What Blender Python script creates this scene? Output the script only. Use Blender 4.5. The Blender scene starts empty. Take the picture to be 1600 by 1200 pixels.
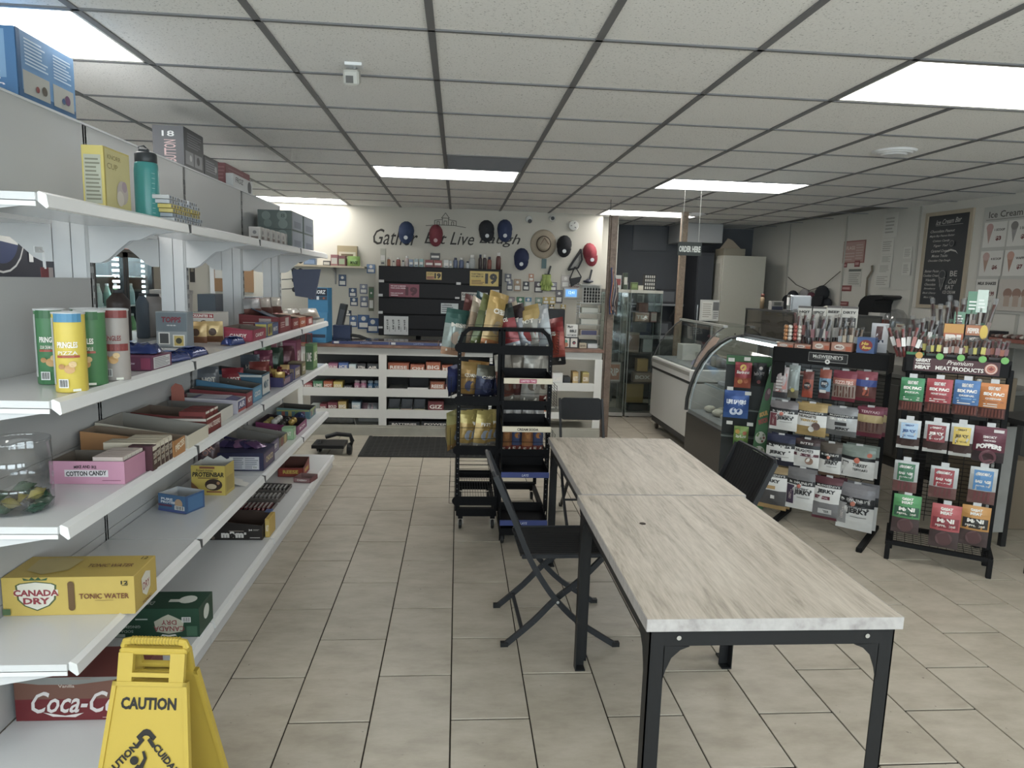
import bpy, math, random
from mathutils import Matrix, Vector
R = math.radians
col = bpy.context.scene.collection
scene = bpy.context.scene
random.seed(7)

# ---------------------------------------------------------------- camera, world, light, exposure
CAMH = 1.6014
cam_data = bpy.data.cameras.new('camera'); cam = bpy.data.objects.new('camera', cam_data); col.objects.link(cam)
yaw, pitch, roll = .0813, -.1442, .0305
cy_, sy_, cp_, sp_ = math.cos(yaw), math.sin(yaw), math.cos(pitch), math.sin(pitch)
fw = Vector((sy_*cp_, cy_*cp_, sp_)); rt = Vector((cy_, -sy_, 0)); up = rt.cross(fw)
r2 = rt*math.cos(roll)+up*math.sin(roll); u2 = -rt*math.sin(roll)+up*math.cos(roll)
cam.matrix_world = Matrix(((r2.x, u2.x, -fw.x, 0), (r2.y, u2.y, -fw.y, 0), (r2.z, u2.z, -fw.z, CAMH), (0, 0, 0, 1)))
cam_data.sensor_width = 36; cam_data.lens = 1074.85/1600*36; cam_data.clip_start = .05; cam_data.clip_end = 60
scene.camera = cam

w = bpy.data.worlds.new('overcast_sky'); scene.world = w; w.use_nodes = True
w.node_tree.nodes['Background'].inputs[0].default_value = (.86, .92, 1, 1)
w.node_tree.nodes['Background'].inputs[1].default_value = 7.5
LAMP = 6.8            # strength of the fluorescent diffusers
vs = scene.view_settings
vs.view_transform = 'Standard'; vs.look = 'None'; vs.gamma = 1; vs.use_curve_mapping = False
vs.exposure = 0.75

def portal(x, y, z, sx, sy, rx):
    l = bpy.data.lights.new('window_portal', 'AREA'); l.shape = 'RECTANGLE'; l.size = sx; l.size_y = sy
    l.cycles.is_portal = True
    o = bpy.data.objects.new('window_portal', l); o.location = (x, y, z); o.rotation_euler = (rx, 0, 0); col.objects.link(o)

# ---------------------------------------------------------------- materials
def lin(h):
    h = h.lstrip('#')
    c = [int(h[i:i+2], 16)/255 for i in (0, 2, 4)]
    g_ = .3*c[0]+.55*c[1]+.15*c[2]; c = [v+(g_-v)*.30 for v in c]
    return tuple((v/12.92 if v <= .04045 else ((v+.055)/1.055)**2.4) for v in c)+(1,)
_m = {}
def K(h, rough=.55, metal=0, var=.06, scale=30, bump=0, trans=0, alpha=1, emit=0, ior=1.45, spec=.5):
    key = (h, rough, metal, var, scale, bump, trans, alpha, emit, spec)
    if key in _m: return _m[key]
    m = bpy.data.materials.new('mat_'+h.lstrip('#')); m.use_nodes = True; nt = m.node_tree; N = nt.nodes; L = nt.links
    b = N['Principled BSDF']; c = lin(h)
    b.inputs['Roughness'].default_value = rough; b.inputs['Metallic'].default_value = metal
    b.inputs['IOR'].default_value = ior; b.inputs['Specular IOR Level'].default_value = spec
    b.inputs['Base Color'].default_value = c
    if var or bump:
        tc = N.new('ShaderNodeTexCoord'); n = N.new('ShaderNodeTexNoise'); n.inputs['Scale'].default_value = scale; n.inputs['Detail'].default_value = 3
        L.new(tc.outputs['Object'], n.inputs['Vector'])
        if var:
            mx = N.new('ShaderNodeMix'); mx.data_type = 'RGBA'
            mx.inputs[6].default_value = tuple(v*(1-var) for v in c[:3])+(1,); mx.inputs[7].default_value = tuple(min(1, v*(1+var)) for v in c[:3])+(1,)
            L.new(n.outputs['Fac'], mx.inputs[0]); L.new(mx.outputs[2], b.inputs['Base Color'])
        if bump:
            bp = N.new('ShaderNodeBump'); bp.inputs['Strength'].default_value = bump; bp.inputs['Distance'].default_value = .002
            L.new(n.outputs['Fac'], bp.inputs['Height']); L.new(bp.outputs[0], b.inputs['Normal'])
    if trans: b.inputs['Transmission Weight'].default_value = trans
    if alpha < 1: b.inputs['Alpha'].default_value = alpha
    if emit:
        b.inputs['Emission Color'].default_value = c; b.inputs['Emission Strength'].default_value = emit
    _m[key] = m
    return m
def glassy(name, h, fac, rough=.04):
    """thin clear sheet: mostly see-through with a glossy reflection"""
    m = bpy.data.materials.new(name); m.use_nodes = True; nt = m.node_tree; N = nt.nodes; L = nt.links
    N.remove(N['Principled BSDF']); out = N['Material Output']
    t = N.new('ShaderNodeBsdfTransparent'); t.inputs[0].default_value = lin(h)
    g = N.new('ShaderNodeBsdfGlossy'); g.inputs['Roughness'].default_value = rough
    fr = N.new('ShaderNodeLayerWeight'); fr.inputs[0].default_value = .5
    pw = N.new('ShaderNodeMath'); pw.operation = 'POWER'; pw.inputs[1].default_value = 4; L.new(fr.outputs['Facing'], pw.inputs[0])
    ad = N.new('ShaderNodeMath'); ad.operation = 'MULTIPLY_ADD'; ad.inputs[1].default_value = .6; ad.inputs[2].default_value = fac+.045
    mx = N.new('ShaderNodeMixShader'); L.new(pw.outputs[0], ad.inputs[0]); L.new(ad.outputs[0], mx.inputs[0])
    L.new(t.outputs[0], mx.inputs[1]); L.new(g.outputs[0], mx.inputs[2]); L.new(mx.outputs[0], out.inputs[0])
    return m
GLASS = glassy('clear_glass', '#eef4f2', .0)
GLASS_D = glassy('smoked_glass', '#bfbab6', .04)
FILM = glassy('plastic_film', '#e2dfdc', .02, .3)
PLAST = glassy('clear_plastic', '#eceef0', .07, .08)

def nodemat(name, build, rough=.5):
    m = bpy.data.materials.new(name); m.use_nodes = True; nt = m.node_tree
    b = nt.nodes['Principled BSDF']; b.inputs['Roughness'].default_value = rough
    build(nt, nt.nodes, nt.links, b); return m
def ramp(N, L, src, stops):
    r = N.new('ShaderNodeValToRGB'); cr = r.color_ramp
    while len(cr.elements) < len(stops): cr.elements.new(.5)
    for e, (p, c) in zip(cr.elements, stops): e.position = p; e.color = lin(c)
    L.new(src, r.inputs[0]); return r
def objrand(N, L, vec):
    oi = N.new('ShaderNodeObjectInfo'); a = N.new('ShaderNodeVectorMath'); a.operation = 'ADD'
    s = N.new('ShaderNodeVectorMath'); s.operation = 'SCALE'; s.inputs[3].default_value = 40
    cb = N.new('ShaderNodeCombineXYZ')
    for i in range(3): L.new(oi.outputs['Random'], cb.inputs[i])
    L.new(cb.outputs[0], s.inputs[0]); L.new(vec, a.inputs[0]); L.new(s.outputs[0], a.inputs[1]); return a.outputs[0], oi
def b_tile(nt, N, L, b):
    tc = N.new('ShaderNodeTexCoord'); v, oi = objrand(N, L, tc.outputs['Object'])
    n = N.new('ShaderNodeTexNoise'); n.inputs['Scale'].default_value = 5; n.inputs['Detail'].default_value = 8; n.inputs['Roughness'].default_value = .65
    mp = N.new('ShaderNodeMapping'); mp.inputs['Scale'].default_value = (1.0, 2.2, 1); L.new(v, mp.inputs[0]); L.new(mp.outputs[0], n.inputs['Vector'])
    r = ramp(N, L, n.outputs['Fac'], [(.25, '#978b77'), (.5, '#ab9f8b'), (.75, '#b9ae9b')])
    n2 = N.new('ShaderNodeTexNoise'); n2.inputs['Scale'].default_value = 45; L.new(v, n2.inputs['Vector'])
    mr = N.new('ShaderNodeMapRange'); mr.inputs[1].default_value = .74; mr.inputs[2].default_value = .80; L.new(n2.outputs['Fac'], mr.inputs[0])
    mx = N.new('ShaderNodeMix'); mx.data_type = 'RGBA'; L.new(mr.outputs[0], mx.inputs[0]); L.new(r.outputs[0], mx.inputs[6]); mx.inputs[7].default_value = lin('#6a6255')
    L.new(mx.outputs[2], b.inputs['Base Color'])
    rr = N.new('ShaderNodeMapRange'); rr.inputs[3].default_value = .30; rr.inputs[4].default_value = .5; L.new(n.outputs['Fac'], rr.inputs[0]); L.new(rr.outputs[0], b.inputs['Roughness'])
TILE = nodemat('porcelain_floor_tile', b_tile)
def b_ceil(nt, N, L, b):
    tc = N.new('ShaderNodeTexCoord'); v, oi = objrand(N, L, tc.outputs['Object'])
    n = N.new('ShaderNodeTexNoise'); n.inputs['Scale'].default_value = 130; n.inputs['Detail'].default_value = 2; L.new(v, n.inputs['Vector'])
    r = ramp(N, L, n.outputs['Fac'], [(.30, '#a3a2a0'), (.355, '#e3e2df'), (.6, '#e8e7e4')])
    L.new(r.outputs[0], b.inputs['Base Color'])
CEIL = nodemat('mineral_fibre_tile', b_ceil, .9)
def b_wood(c1, c2, c3, sx=1.6, sy=14):
    def f(nt, N, L, b):
        tc = N.new('ShaderNodeTexCoord'); mp = N.new('ShaderNodeMapping'); mp.inputs['Scale'].default_value = (sy, sx, sy); L.new(tc.outputs['Object'], mp.inputs[0])
        n = N.new('ShaderNodeTexNoise'); n.inputs['Scale'].default_value = 1.3; n.inputs['Detail'].default_value = 7; n.inputs['Roughness'].default_value = .62; n.inputs['Distortion'].default_value = 1.2; L.new(mp.outputs[0], n.inputs['Vector'])
        n2 = N.new('ShaderNodeTexNoise'); n2.inputs['Scale'].default_value = 9; n2.inputs['Detail'].default_value = 5; L.new(mp.outputs[0], n2.inputs['Vector'])
        a = N.new('ShaderNodeMath'); a.operation = 'MULTIPLY_ADD'; a.inputs[1].default_value = .45; L.new(n2.outputs['Fac'], a.inputs[0]); L.new(n.outputs['Fac'], a.inputs[2])
        r = ramp(N, L, a.outputs[0], [(.45, c1), (.68, c2), (.95, c3)]); L.new(r.outputs[0], b.inputs['Base Color'])
        bp = N.new('ShaderNodeBump'); bp.inputs['Strength'].default_value = .15; bp.inputs['Distance'].default_value = .001; L.new(a.outputs[0], bp.inputs['Height']); L.new(bp.outputs[0], b.inputs['Normal'])
    return f
OAK = nodemat('grey_oak_laminate', b_wood('#7d715f', '#aa9d8a', '#c3b7a5', 1.6, 16), .42)
OAKEDGE = nodemat('grey_oak_edge', b_wood('#857e7c', '#a29c99', '#b3aeab', 40, 6), .5)
POSTW = nodemat('stained_wood', b_wood('#4a382c', '#6b5443', '#7d6553', 10, 10), .5)
POSTL = nodemat('pale_wood', b_wood('#6f5b49', '#93785f', '#a88c70', 10, 10), .55)
WHITE = K('#d9dadc', .32, var=.02); WHITE2 = K('#c6c8cb', .35, var=.03)
PAINT = K('#bfb9aa', .75, var=.03, scale=4); PAINTR = K('#bdb9ae', .7, var=.03, scale=3)
BLACK = K('#1d1e20', .45, var=.1, spec=.3); BLACKM = K('#26272a', .35, .3, var=.1); CHROME = K('#c9cccd', .22, 1, var=.02)
CARDK = K('#8c7d69', .85); CARDG = K('#8b8883', .85); CARDW = K('#c9c6bf', .8)

# ---------------------------------------------------------------- mesh helpers
def tag(o, label=None, cat=None, group=None, kind=None):
    if label: o['label'] = label
    if cat: o['category'] = cat
    if group: o['group'] = group
    if kind: o['kind'] = kind
    return o
def thing(name, label, cat, loc=(0, 0, 0), rz=0, group=None, rx=0, ry=0):
    o = bpy.data.objects.new(name, None); col.objects.link(o); o.empty_display_size = .05
    o.location = loc; o.rotation_euler = (rx, ry, rz); return tag(o, label, cat, group)
def clone(o, parent=None, loc=None, rz=None, label=None, group=None):
    c = o.copy(); col.objects.link(c)
    if parent: c.parent = parent
    if loc is not None: c.location = loc
    if rz is not None: c.rotation_euler.z = rz
    if label: c['label'] = label
    if group: c['group'] = group
    for ch in list(o.children): clone(ch, c)
    return c
class MB:
    def __init__(s, T=None): s.v = []; s.f = []; s.mi = []; s.ms = []; s.T = T or Matrix()
    def m(s, mat):
        if mat not in s.ms: s.ms.append(mat)
        return s.ms.index(mat)
    def add(s, vs, fs, mat):
        n = len(s.v); T = s.T
        s.v += [tuple(T @ Vector(p)) for p in vs]; k = s.m(mat)
        for f in fs: s.f.append([i+n for i in f]); s.mi.append(k)
        return s
    def box(s, x0, x1, y0, y1, z0, z1, mat, bev=0):
        if bev:
            b = min(bev, (x1-x0)/2.1, (y1-y0)/2.1, (z1-z0)/2.1); vs = []
            # chamfered box: 24 vertices
            idx = {}
            for ax in range(3):
                for sx in (0, 1):
                    for sy in (0, 1):
                        for sz in (0, 1):
                            p = [(x0, x1)[sx], (y0, y1)[sy], (z0, z1)[sz]]; sg = (sx, sy, sz)
                            for a in range(3):
                                if a != ax: p[a] += b if sg[a] == 0 else -b
                            idx[(ax, sx, sy, sz)] = len(vs); vs.append(tuple(p))
            fs = []
            for sgn in (0, 1):
                q = [(0, 0), (1, 0), (1, 1), (0, 1)]
                fs.append([idx[(0, sgn, a, c)] for a, c in q]); fs.append([idx[(1, a, sgn, c)] for a, c in q]); fs.append([idx[(2, a, c, sgn)] for a, c in q])
            for a in (0, 1):
                for c in (0, 1):
                    fs.append([idx[(0, a, c, 0)], idx[(0, a, c, 1)], idx[(1, a, c, 1)], idx[(1, a, c, 0)]])
                    fs.append([idx[(0, a, 0, c)], idx[(0, a, 1, c)], idx[(2, a, 1, c)], idx[(2, a, 0, c)]])
                    fs.append([idx[(1, 0, a, c)], idx[(1, 1, a, c)], idx[(2, 1, a, c)], idx[(2, 0, a, c)]])
                    for d in (0, 1): fs.append([idx[(k, a, c, d)] for k in range(3)])
            return s.add(vs, fs, mat)
        vs = [(x, y, z) for x in (x0, x1) for y in (y0, y1) for z in (z0, z1)]
        return s.add(vs, [(0, 1, 3, 2), (4, 6, 7, 5), (0, 4, 5, 1), (2, 3, 7, 6), (0, 2, 6, 4), (1, 5, 7, 3)], mat)
    def prism(s, pts, a, b, mat, ax='y'):
        """outline pts in the plane normal to ax, extruded from a to b"""
        n = len(pts)
        def P(p, t): return {'y': (p[0], t, p[1]), 'x': (t, p[0], p[1]), 'z': (p[0], p[1], t)}[ax]
        vs = [P(p, a) for p in pts]+[P(p, b) for p in pts]
        return s.add(vs, [list(range(n))[::-1], list(range(n, 2*n))]+[(i, (i+1) % n, n+(i+1) % n, n+i) for i in range(n)], mat)
    def rev(s, prof, mat, seg=20, c=(0, 0, 0), ax='z', cap=True, sx=1, sy=1):
        """lathe profile [(r,z)]"""
        vs = []; n = len(prof)
        for i in range(seg):
            a = 2*math.pi*i/seg
            for r, z in prof:
                p = (r*math.cos(a)*sx, r*math.sin(a)*sy, z)
                if ax == 'x': p = (p[2], p[0], p[1])
                if ax == 'y': p = (p[0], p[2], p[1])
                vs.append((p[0]+c[0], p[1]+c[1], p[2]+c[2]))
        fs = [(i*n+j, ((i+1) % seg)*n+j, ((i+1) % seg)*n+j+1, i*n+j+1) for i in range(seg) for j in range(n-1)]
        if cap:
            fs.append([i*n for i in range(seg)][::-1]); fs.append([i*n+n-1 for i in range(seg)])
        return s.add(vs, fs, mat)
    def tube(s, pts, r, mat, seg=6, closed=False, flat=1.0):
        pts = [Vector(p) for p in pts]; n = len(pts); vs = []
        prev = None
        for i, p in enumerate(pts):
            if closed: d = pts[(i+1) % n]-pts[i-1]
            else: d = pts[min(i+1, n-1)]-pts[max(i-1, 0)]
            d.normalize()
            if prev is None:
                ref = Vector((0, 0, 1)) if abs(d.z) < .9 else Vector((0, 1, 0)); a = d.cross(ref).normalized()
            else: a = (prev-d*prev.dot(d)).normalized()
            prev = a; b = d.cross(a)
            for k in range(seg):
                t = 2*math.pi*(k+.5)/seg; vs.append(tuple(p+a*(r*math.cos(t))+b*(r*flat*math.sin(t))))
        fs = [(i*seg+k, ((i+1) % n)*seg+k, ((i+1) % n)*seg+(k+1) % seg, i*seg+(k+1) % seg) for i in range(n if closed else n-1) for k in range(seg)]
        if not closed: fs += [list(range(seg))[::-1], [(n-1)*seg+k for k in range(seg)]]
        return s.add(vs, fs, mat)
    def bar(s, p, q, wx, wy, mat, upv=(0, 0, 1)):
        p, q = Vector(p), Vector(q); d = (q-p).normalized(); a = d.cross(Vector(upv))
        if a.length < 1e-4: a = d.cross(Vector((0, 1, 0)))
        a.normalize(); b = d.cross(a)
        vs = [tuple(c+a*i*wx/2+b*j*wy/2) for c in (p, q) for i, j in ((-1, -1), (1, -1), (1, 1), (-1, 1))]
        return s.add(vs, [(0, 1, 2, 3), (7, 6, 5, 4)]+[(i, i+4, (i+1) % 4+4, (i+1) % 4) for i in range(4)], mat)
    def ball(s, c, r, mat, seg=10, rings=6, sz=1, sx=1, sy=1):
        prof = [(r*math.sin(math.pi*j/rings)+1e-5, -r*sz*math.cos(math.pi*j/rings)) for j in range(rings+1)]
        return s.rev(prof, mat, seg, c, cap=False, sx=sx, sy=sy)
    def build(s, name, parent=None, smooth=False, kind=None, label=None):
        me = bpy.data.meshes.new(name); me.from_pydata(s.v, [], s.f)
        for m_ in s.ms: me.materials.append(m_)
        me.polygons.foreach_set('material_index', s.mi)
        if smooth: me.polygons.foreach_set('use_smooth', [True]*len(s.f))
        me.update()
        o = bpy.data.objects.new(name, me); col.objects.link(o)
        if parent: o.parent = parent
        if kind: o['kind'] = kind
        if label: o['label'] = label
        return o
def inst(src, name, parent=None, loc=(0, 0, 0), rot=(0, 0, 0), scale=None):
    o = bpy.data.objects.new(name, src.data if hasattr(src, 'data') else src); col.objects.link(o)
    o.location = loc; o.rotation_euler = rot
    if scale: o.scale = scale
    if parent: o.parent = parent
    return o

# ---------------------------------------------------------------- lettering
_t = {}
def glyphs(s, shear=0, bold=.012):
    k = (s, shear, bold)
    if k in _t: return _t[k]
    cu = bpy.data.curves.new('lettering', 'FONT'); cu.body = s; cu.size = 1; cu.resolution_u = 2; cu.shear = shear; cu.offset = bold; cu.align_x = 'LEFT'
    o = bpy.data.objects.new('lettering', cu); me = bpy.data.meshes.new_from_object(o)
    vs = [v.co.copy() for v in me.vertices]; fs = [list(p.vertices) for p in me.polygons]
    x0 = min(v.x for v in vs); x1 = max(v.x for v in vs); y0 = min(v.y for v in vs); y1 = max(v.y for v in vs)
    out = [((v.x-x0)/(x1-x0)-.5, (v.y-y0)/(y1-y0)-.5) for v in vs], fs, (x1-x0)/(y1-y0)
    bpy.data.objects.remove(o); bpy.data.curves.remove(cu); bpy.data.meshes.remove(me)
    _t[k] = out; return out
class Art:
    """flat print on a surface: S(u, v, n) maps u in -.5...5, v in 0..1 and height n to a point"""
    def __init__(s, mb, S, W, H, n=.0008): s.mb = mb; s.S = S; s.W = W; s.H = H; s.n = n
    def lay(s): s.n += .0004; return s.n
    def poly(s, pts, c): n = s.lay(); s.mb.add([s.S(u, v, n) for u, v in pts], [list(range(len(pts)))], mk(c)); return s
    def rect(s, u0, v0, u1, v1, c, nu=1, nv=1):
        n = s.lay(); vs = [s.S(u0+(u1-u0)*i/nu, v0+(v1-v0)*j/nv, n) for j in range(nv+1) for i in range(nu+1)]
        s.mb.add(vs, [(j*(nu+1)+i, j*(nu+1)+i+1, (j+1)*(nu+1)+i+1, (j+1)*(nu+1)+i) for j in range(nv) for i in range(nu)], mk(c)); return s
    def disc(s, u, v, ru, c, rv=None, seg=16):
        rv = rv or ru*s.W/s.H; return s.poly([(u+ru*math.cos(2*math.pi*i/seg), v+rv*math.sin(2*math.pi*i/seg)) for i in range(seg)], c)
    def text(s, t, u, v, wu, hv, c, shear=0, rot=0, bold=.012, arc=0):
        """lettering fitted to a box wu x hv (fractions of the face)"""
        P, F, asp = glyphs(t, shear, bold); n = s.lay()
        ca, sa = math.cos(R(rot)), math.sin(R(rot)); out = []
        for x, y in P:
            X = x*wu*s.W; Y = y*hv*s.H+arc*(1-4*x*x)*hv*s.H
            X, Y = X*ca-Y*sa, X*sa+Y*ca
            out.append(s.S(u+X/s.W, v+Y/s.H, n))
        s.mb.add(out, F, mk(c)); return s
    def lines(s, u0, v0, u1, v1, k, c, frac=.45):
        """k rows of small print that the photograph does not resolve"""
        h = (v1-v0)/k
        for i in range(k):
            e = u1-(u1-u0)*random.choice((0, .1, .25)); s.n -= .0004 if i else 0
            s.rect(u0, v0+h*i+h*(1-frac)/2, e, v0+h*i+h*(1+frac)/2, c)
        return s
    def barcode(s, u, v, wu, hv):
        s.rect(u-wu/2, v-hv/2, u+wu/2, v+hv/2, '#dcdcda')
        for i in range(9): s.rect(u-wu*.42+wu*.84*i/9, v-hv*.38, u-wu*.42+wu*.84*(i+.3+.35*(i % 3)/2)/9, v+hv*.42, '#1a1a1a'); s.n -= .0004
        s.n += .0004; return s
def mk(c): return c if not isinstance(c, str) else K(c, .45, var=.03)
def boxface(face, w, d, h, cx=0, cy=0, cz=0):
    if face == 'front': return (lambda u, v, n: (cx+u*w, cy-d/2-n, cz+v*h)), w, h
    if face == 'back': return (lambda u, v, n: (cx-u*w, cy+d/2+n, cz+v*h)), w, h
    if face == 'right': return (lambda u, v, n: (cx+w/2+n, cy+u*d, cz+v*h)), d, h
    if face == 'left': return (lambda u, v, n: (cx-w/2-n, cy-u*d, cz+v*h)), d, h
    if face == 'top': return (lambda u, v, n: (cx+u*w, cy-d/2+v*d, cz+h+n)), w, d
    if face == 'bottom': return (lambda u, v, n: (cx+u*w, cy+d/2-v*d, cz-n)), w, d
def art_on(mb, face, w, d, h, **k):
    S, W, H = boxface(face, w, d, h, **k); return Art(mb, S, W, H)

# ---------------------------------------------------------------- room shell
HC = 2.496; YB = 8.75
def rwx(y): return 4.28+(9.9-y)*.1024           # the right wall runs slightly askew
def struct(mb, name, parent=None): o = mb.build(name, parent); o['kind'] = 'structure'; return o
GROUT = K('#2f281f', .95)
fl = struct(MB().box(-4.2, 5.4, -2.4, 10.2, -.03, -.006, GROUT), 'floor')
TW, TL = .2946, .5911
tm = MB().box(-TW/2+.0026, TW/2-.0026, -TL/2+.0042, TL/2-.0042, -.006, 0, TILE, bev=.0015).build('tile_source'); tmesh = tm.data; bpy.data.objects.remove(tm)
near = []; far = []
for a in range(-13, 18):
    for k in range(-16, 36):
        odd = (a % 2 == 0)
        yc = 2.6428+(k*2+(1 if odd else 0))*TL/2-TL/2*0+TL/2
        xc = .0009+TW*(a+.5)
        if yc > 9.9 or yc < -2.2: continue
        if xc > rwx(yc)+.1: continue
        vis = (yc > 1.5 and xc > -1.2 and xc < .9*yc+.3 and not (yc > 7.4 and xc < 1.5) and not (xc > 3.4))
        (near if vis else far).append((yc, xc))
near.sort(); far += near[300:]; near = near[:300]
for y, x in near: inst(tmesh, 'floor_tile', fl, (x, y, 0), (0, 0, random.choice((0, math.pi))))
fm = MB()
for y, x in far: fm.T = Matrix.Translation((x, y, 0)); fm.box(-TW/2+.0026, TW/2-.0026, -TL/2+.0042, TL/2-.0042, -.006, 0, TILE)
fm.build('floor_tile', fl, kind='stuff')

GX, GY, GS = -.1135, 2.6406, .6096
ce = struct(MB().box(-4.2, 5.4, -2.4, 10.2, HC+.03, HC+.06, K('#6b6a66', .9)), 'ceiling')
TEE = K('#6d6d70', .5, var=.03); TEEL = K('#bdbbb5', .5, var=.03)
lights = [(-4, 0), (3, 0), (-5, 5), (-1, 5), (3, 5), (-4, 9), (3, 9), (-1, -5), (3, -5), (-5, -5)]
lit = {(i+d, j) for i, j in lights for d in (0, 1)}
cmesh = MB().box(-GS/2+.006, GS/2-.006, -GS/2+.006, GS/2-.006, 0, .012, CEIL).build('s'); cm_ = cmesh.data; bpy.data.objects.remove(cmesh)
rest = MB(); cnt = 0
for j in range(-8, 13):
    for i in range(-7, 9):
        if (i, j) in lit or (i, j) == (0, 4): continue
        x = GX+GS*(i+.5); y = GY+GS*(j+.5)
        if x > rwx(y)-.1 or y > 10: continue
        if j >= -1 and cnt < 299 and abs(x-.6) < .9*y+.4 and not (j > 9 and i < 3): inst(cm_, 'ceiling_tile', ce, (x, y, HC)); cnt += 1
        else: rest.T = Matrix.Translation((x, y, HC)); rest.box(-GS/2+.006, GS/2-.006, -GS/2+.006, GS/2-.006, 0, .012, CEIL)
rest.build('ceiling_tile', ce, kind='stuff')
def tee(mb, x0, x1, y0, y1, m):
    mb.box(x0, x1, y0, y1, HC-.006, HC+.001, m)
for i in range(-7, 10):
    x = GX+GS*i
    y0 = -2.2; segs = []
    for j in sorted(jj for ii, jj in lights if ii+1 == i):
        if GY+GS*j > y0: segs.append((y0, GY+GS*j))
        y0 = max(y0, GY+GS*(j+1))
    segs.append((y0, 8.75 if i < 3 else 10.1))
    for q0, q1 in segs: mb = MB(); tee(mb, x-.0135, x+.0135, q0, q1, TEE); mb.build('main_tee', ce)
for j in range(-7, 13):
    y = GY+GS*j; mb = MB()
    x0 = GX-GS*7 if y < 8.7 else GX+3*GS
    tee(mb, x0, rwx(y)+.05, y-.008, y+.008, TEE); mb.build('cross_tee', ce)
# return-air grille
mb = MB(); x0, y0 = GX, GY+4*GS
mb.box(x0+.01, x0+GS-.01, y0+.01, y0+GS-.01, HC+.016, HC+.02, K('#3c3c40', .8))
for k in range(20): mb.box(x0+.015, x0+GS-.015, y0+.02+k*.0292, y0+.032+k*.0292, HC-.001, HC+.012, K('#77777c', .6))
tag(mb.build('ceiling_vent'), 'grey louvred return air grille in the ceiling behind the middle light', 'vent')

def lampmat():
    def f(nt, N, L, b):
        tc = N.new('ShaderNodeTexCoord'); sp = N.new('ShaderNodeSeparateXYZ'); L.new(tc.outputs['Object'], sp.inputs[0])
        m1 = N.new('ShaderNodeMath'); m1.operation = 'MULTIPLY'; m1.inputs[1].default_value = 2*math.pi/.19; L.new(sp.outputs[1], m1.inputs[0])
        m2 = N.new('ShaderNodeMath'); m2.operation = 'COSINE'; L.new(m1.outputs[0], m2.inputs[0])
        m3 = N.new('ShaderNodeMapRange'); m3.inputs[1].default_value = -1; m3.inputs[2].default_value = 1; m3.inputs[3].default_value = LAMP*.8; m3.inputs[4].default_value = LAMP*1.2; L.new(m2.outputs[0], m3.inputs[0])
        b.inputs['Emission Color'].default_value = (1, .985, .94, 1); L.new(m3.outputs[0], b.inputs['Emission Strength']); b.inputs['Base Color'].default_value = (.8, .8, .78, 1)
    return nodemat('prismatic_diffuser', f, .4)
LAMPM = lampmat()
LL = {(-4, 0): 'fluorescent ceiling light above the near end of the shelving, top left', (3, 0): 'large bright fluorescent ceiling light nearest on the right, top right',
      (-5, 5): 'fluorescent ceiling light half hidden behind the shelving top', (-1, 5): 'fluorescent ceiling light in the middle of the room with a vent beside it',
      (3, 5): 'fluorescent ceiling light above the table side right of the middle one', (-4, 9): 'fluorescent ceiling light against the back wall at left',
      (3, 9): 'fluorescent ceiling light at the kitchen opening behind the order sign'}
for i, j in lights:
    x0, y0 = GX+GS*i, GY+GS*j
    t = thing('ceiling_light', LL.get((i, j), 'fluorescent ceiling light behind the photographer'), 'light', (x0+GS, y0+GS/2, HC), group=None if (i, j) in LL else 'ceiling lights behind the photographer')
    mb = MB(); W2, D2 = GS-.012, GS/2-.010
    for a, b_, c, d in ((-W2, W2, -D2, -D2+.018), (-W2, W2, D2-.018, D2), (-W2, -W2+.018, -D2, D2), (W2-.018, W2, -D2, D2)): mb.box(a, b_, c, d, -.003, .02, K('#d8d8d2', .5))
    mb.build('frame', t)
    MB().box(-W2+.016, W2-.016, -D2+.016, D2-.016, .004, .012, LAMPM).build('diffuser', t)

# walls
mb = MB(); mb.box(-4.2, 1.80, YB, YB+.12, 0, HC+.03, PAINT); wb = struct(mb, 'wall_back')
mb = MB(); mb.box(-4.2, -4.1, -2.3, YB, 0, HC+.03, PAINT); struct(mb, 'wall_left')
mb = MB(); mb.prism([(rwx(-2.3), -2.3), (rwx(-2.3)+.12, -2.3), (rwx(10.1)+.12, 10.1), (rwx(10.1), 10.1)], 0, HC+.03, PAINTR, 'z'); wr = struct(mb, 'wall_right')
mb = MB()
FRONTY = -2.3
wins = [(-3.6, -1.5), (-1.1, .9), (1.4, 3.2), (3.5, 5.0)]
xs = [-4.2]
for a, b_ in wins: xs += [a, b_]
xs.append(5.6)
for k in range(0, len(xs), 2): mb.box(xs[k], xs[k+1], FRONTY-.12, FRONTY, 0, HC+.03, PAINT)
for a, b_ in wins: mb.box(a, b_, FRONTY-.12, FRONTY, 0, .75, PAINT); mb.box(a, b_, FRONTY-.12, FRONTY, 2.25, HC+.03, PAINT)
struct(mb, 'wall_front')
for n_, (a, b_) in enumerate(wins):
    mb = MB()
    for q in ((a, a+.05, .75, 2.25), (b_-.05, b_, .75, 2.25), (a, b_, .75, .8), (a, b_, 2.2, 2.25)): mb.box(q[0], q[1], FRONTY-.08, FRONTY-.03, q[2], q[3], K('#55585a', .4))
    o = struct(mb, 'window_%d' % (n_+1)); MB().box(a+.05, b_-.05, FRONTY-.058, FRONTY-.052, .8, 2.2, GLASS).build('pane', o)
    portal((a+b_)/2, FRONTY-.02, 1.5, b_-a-.1, 1.4, R(90))
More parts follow.
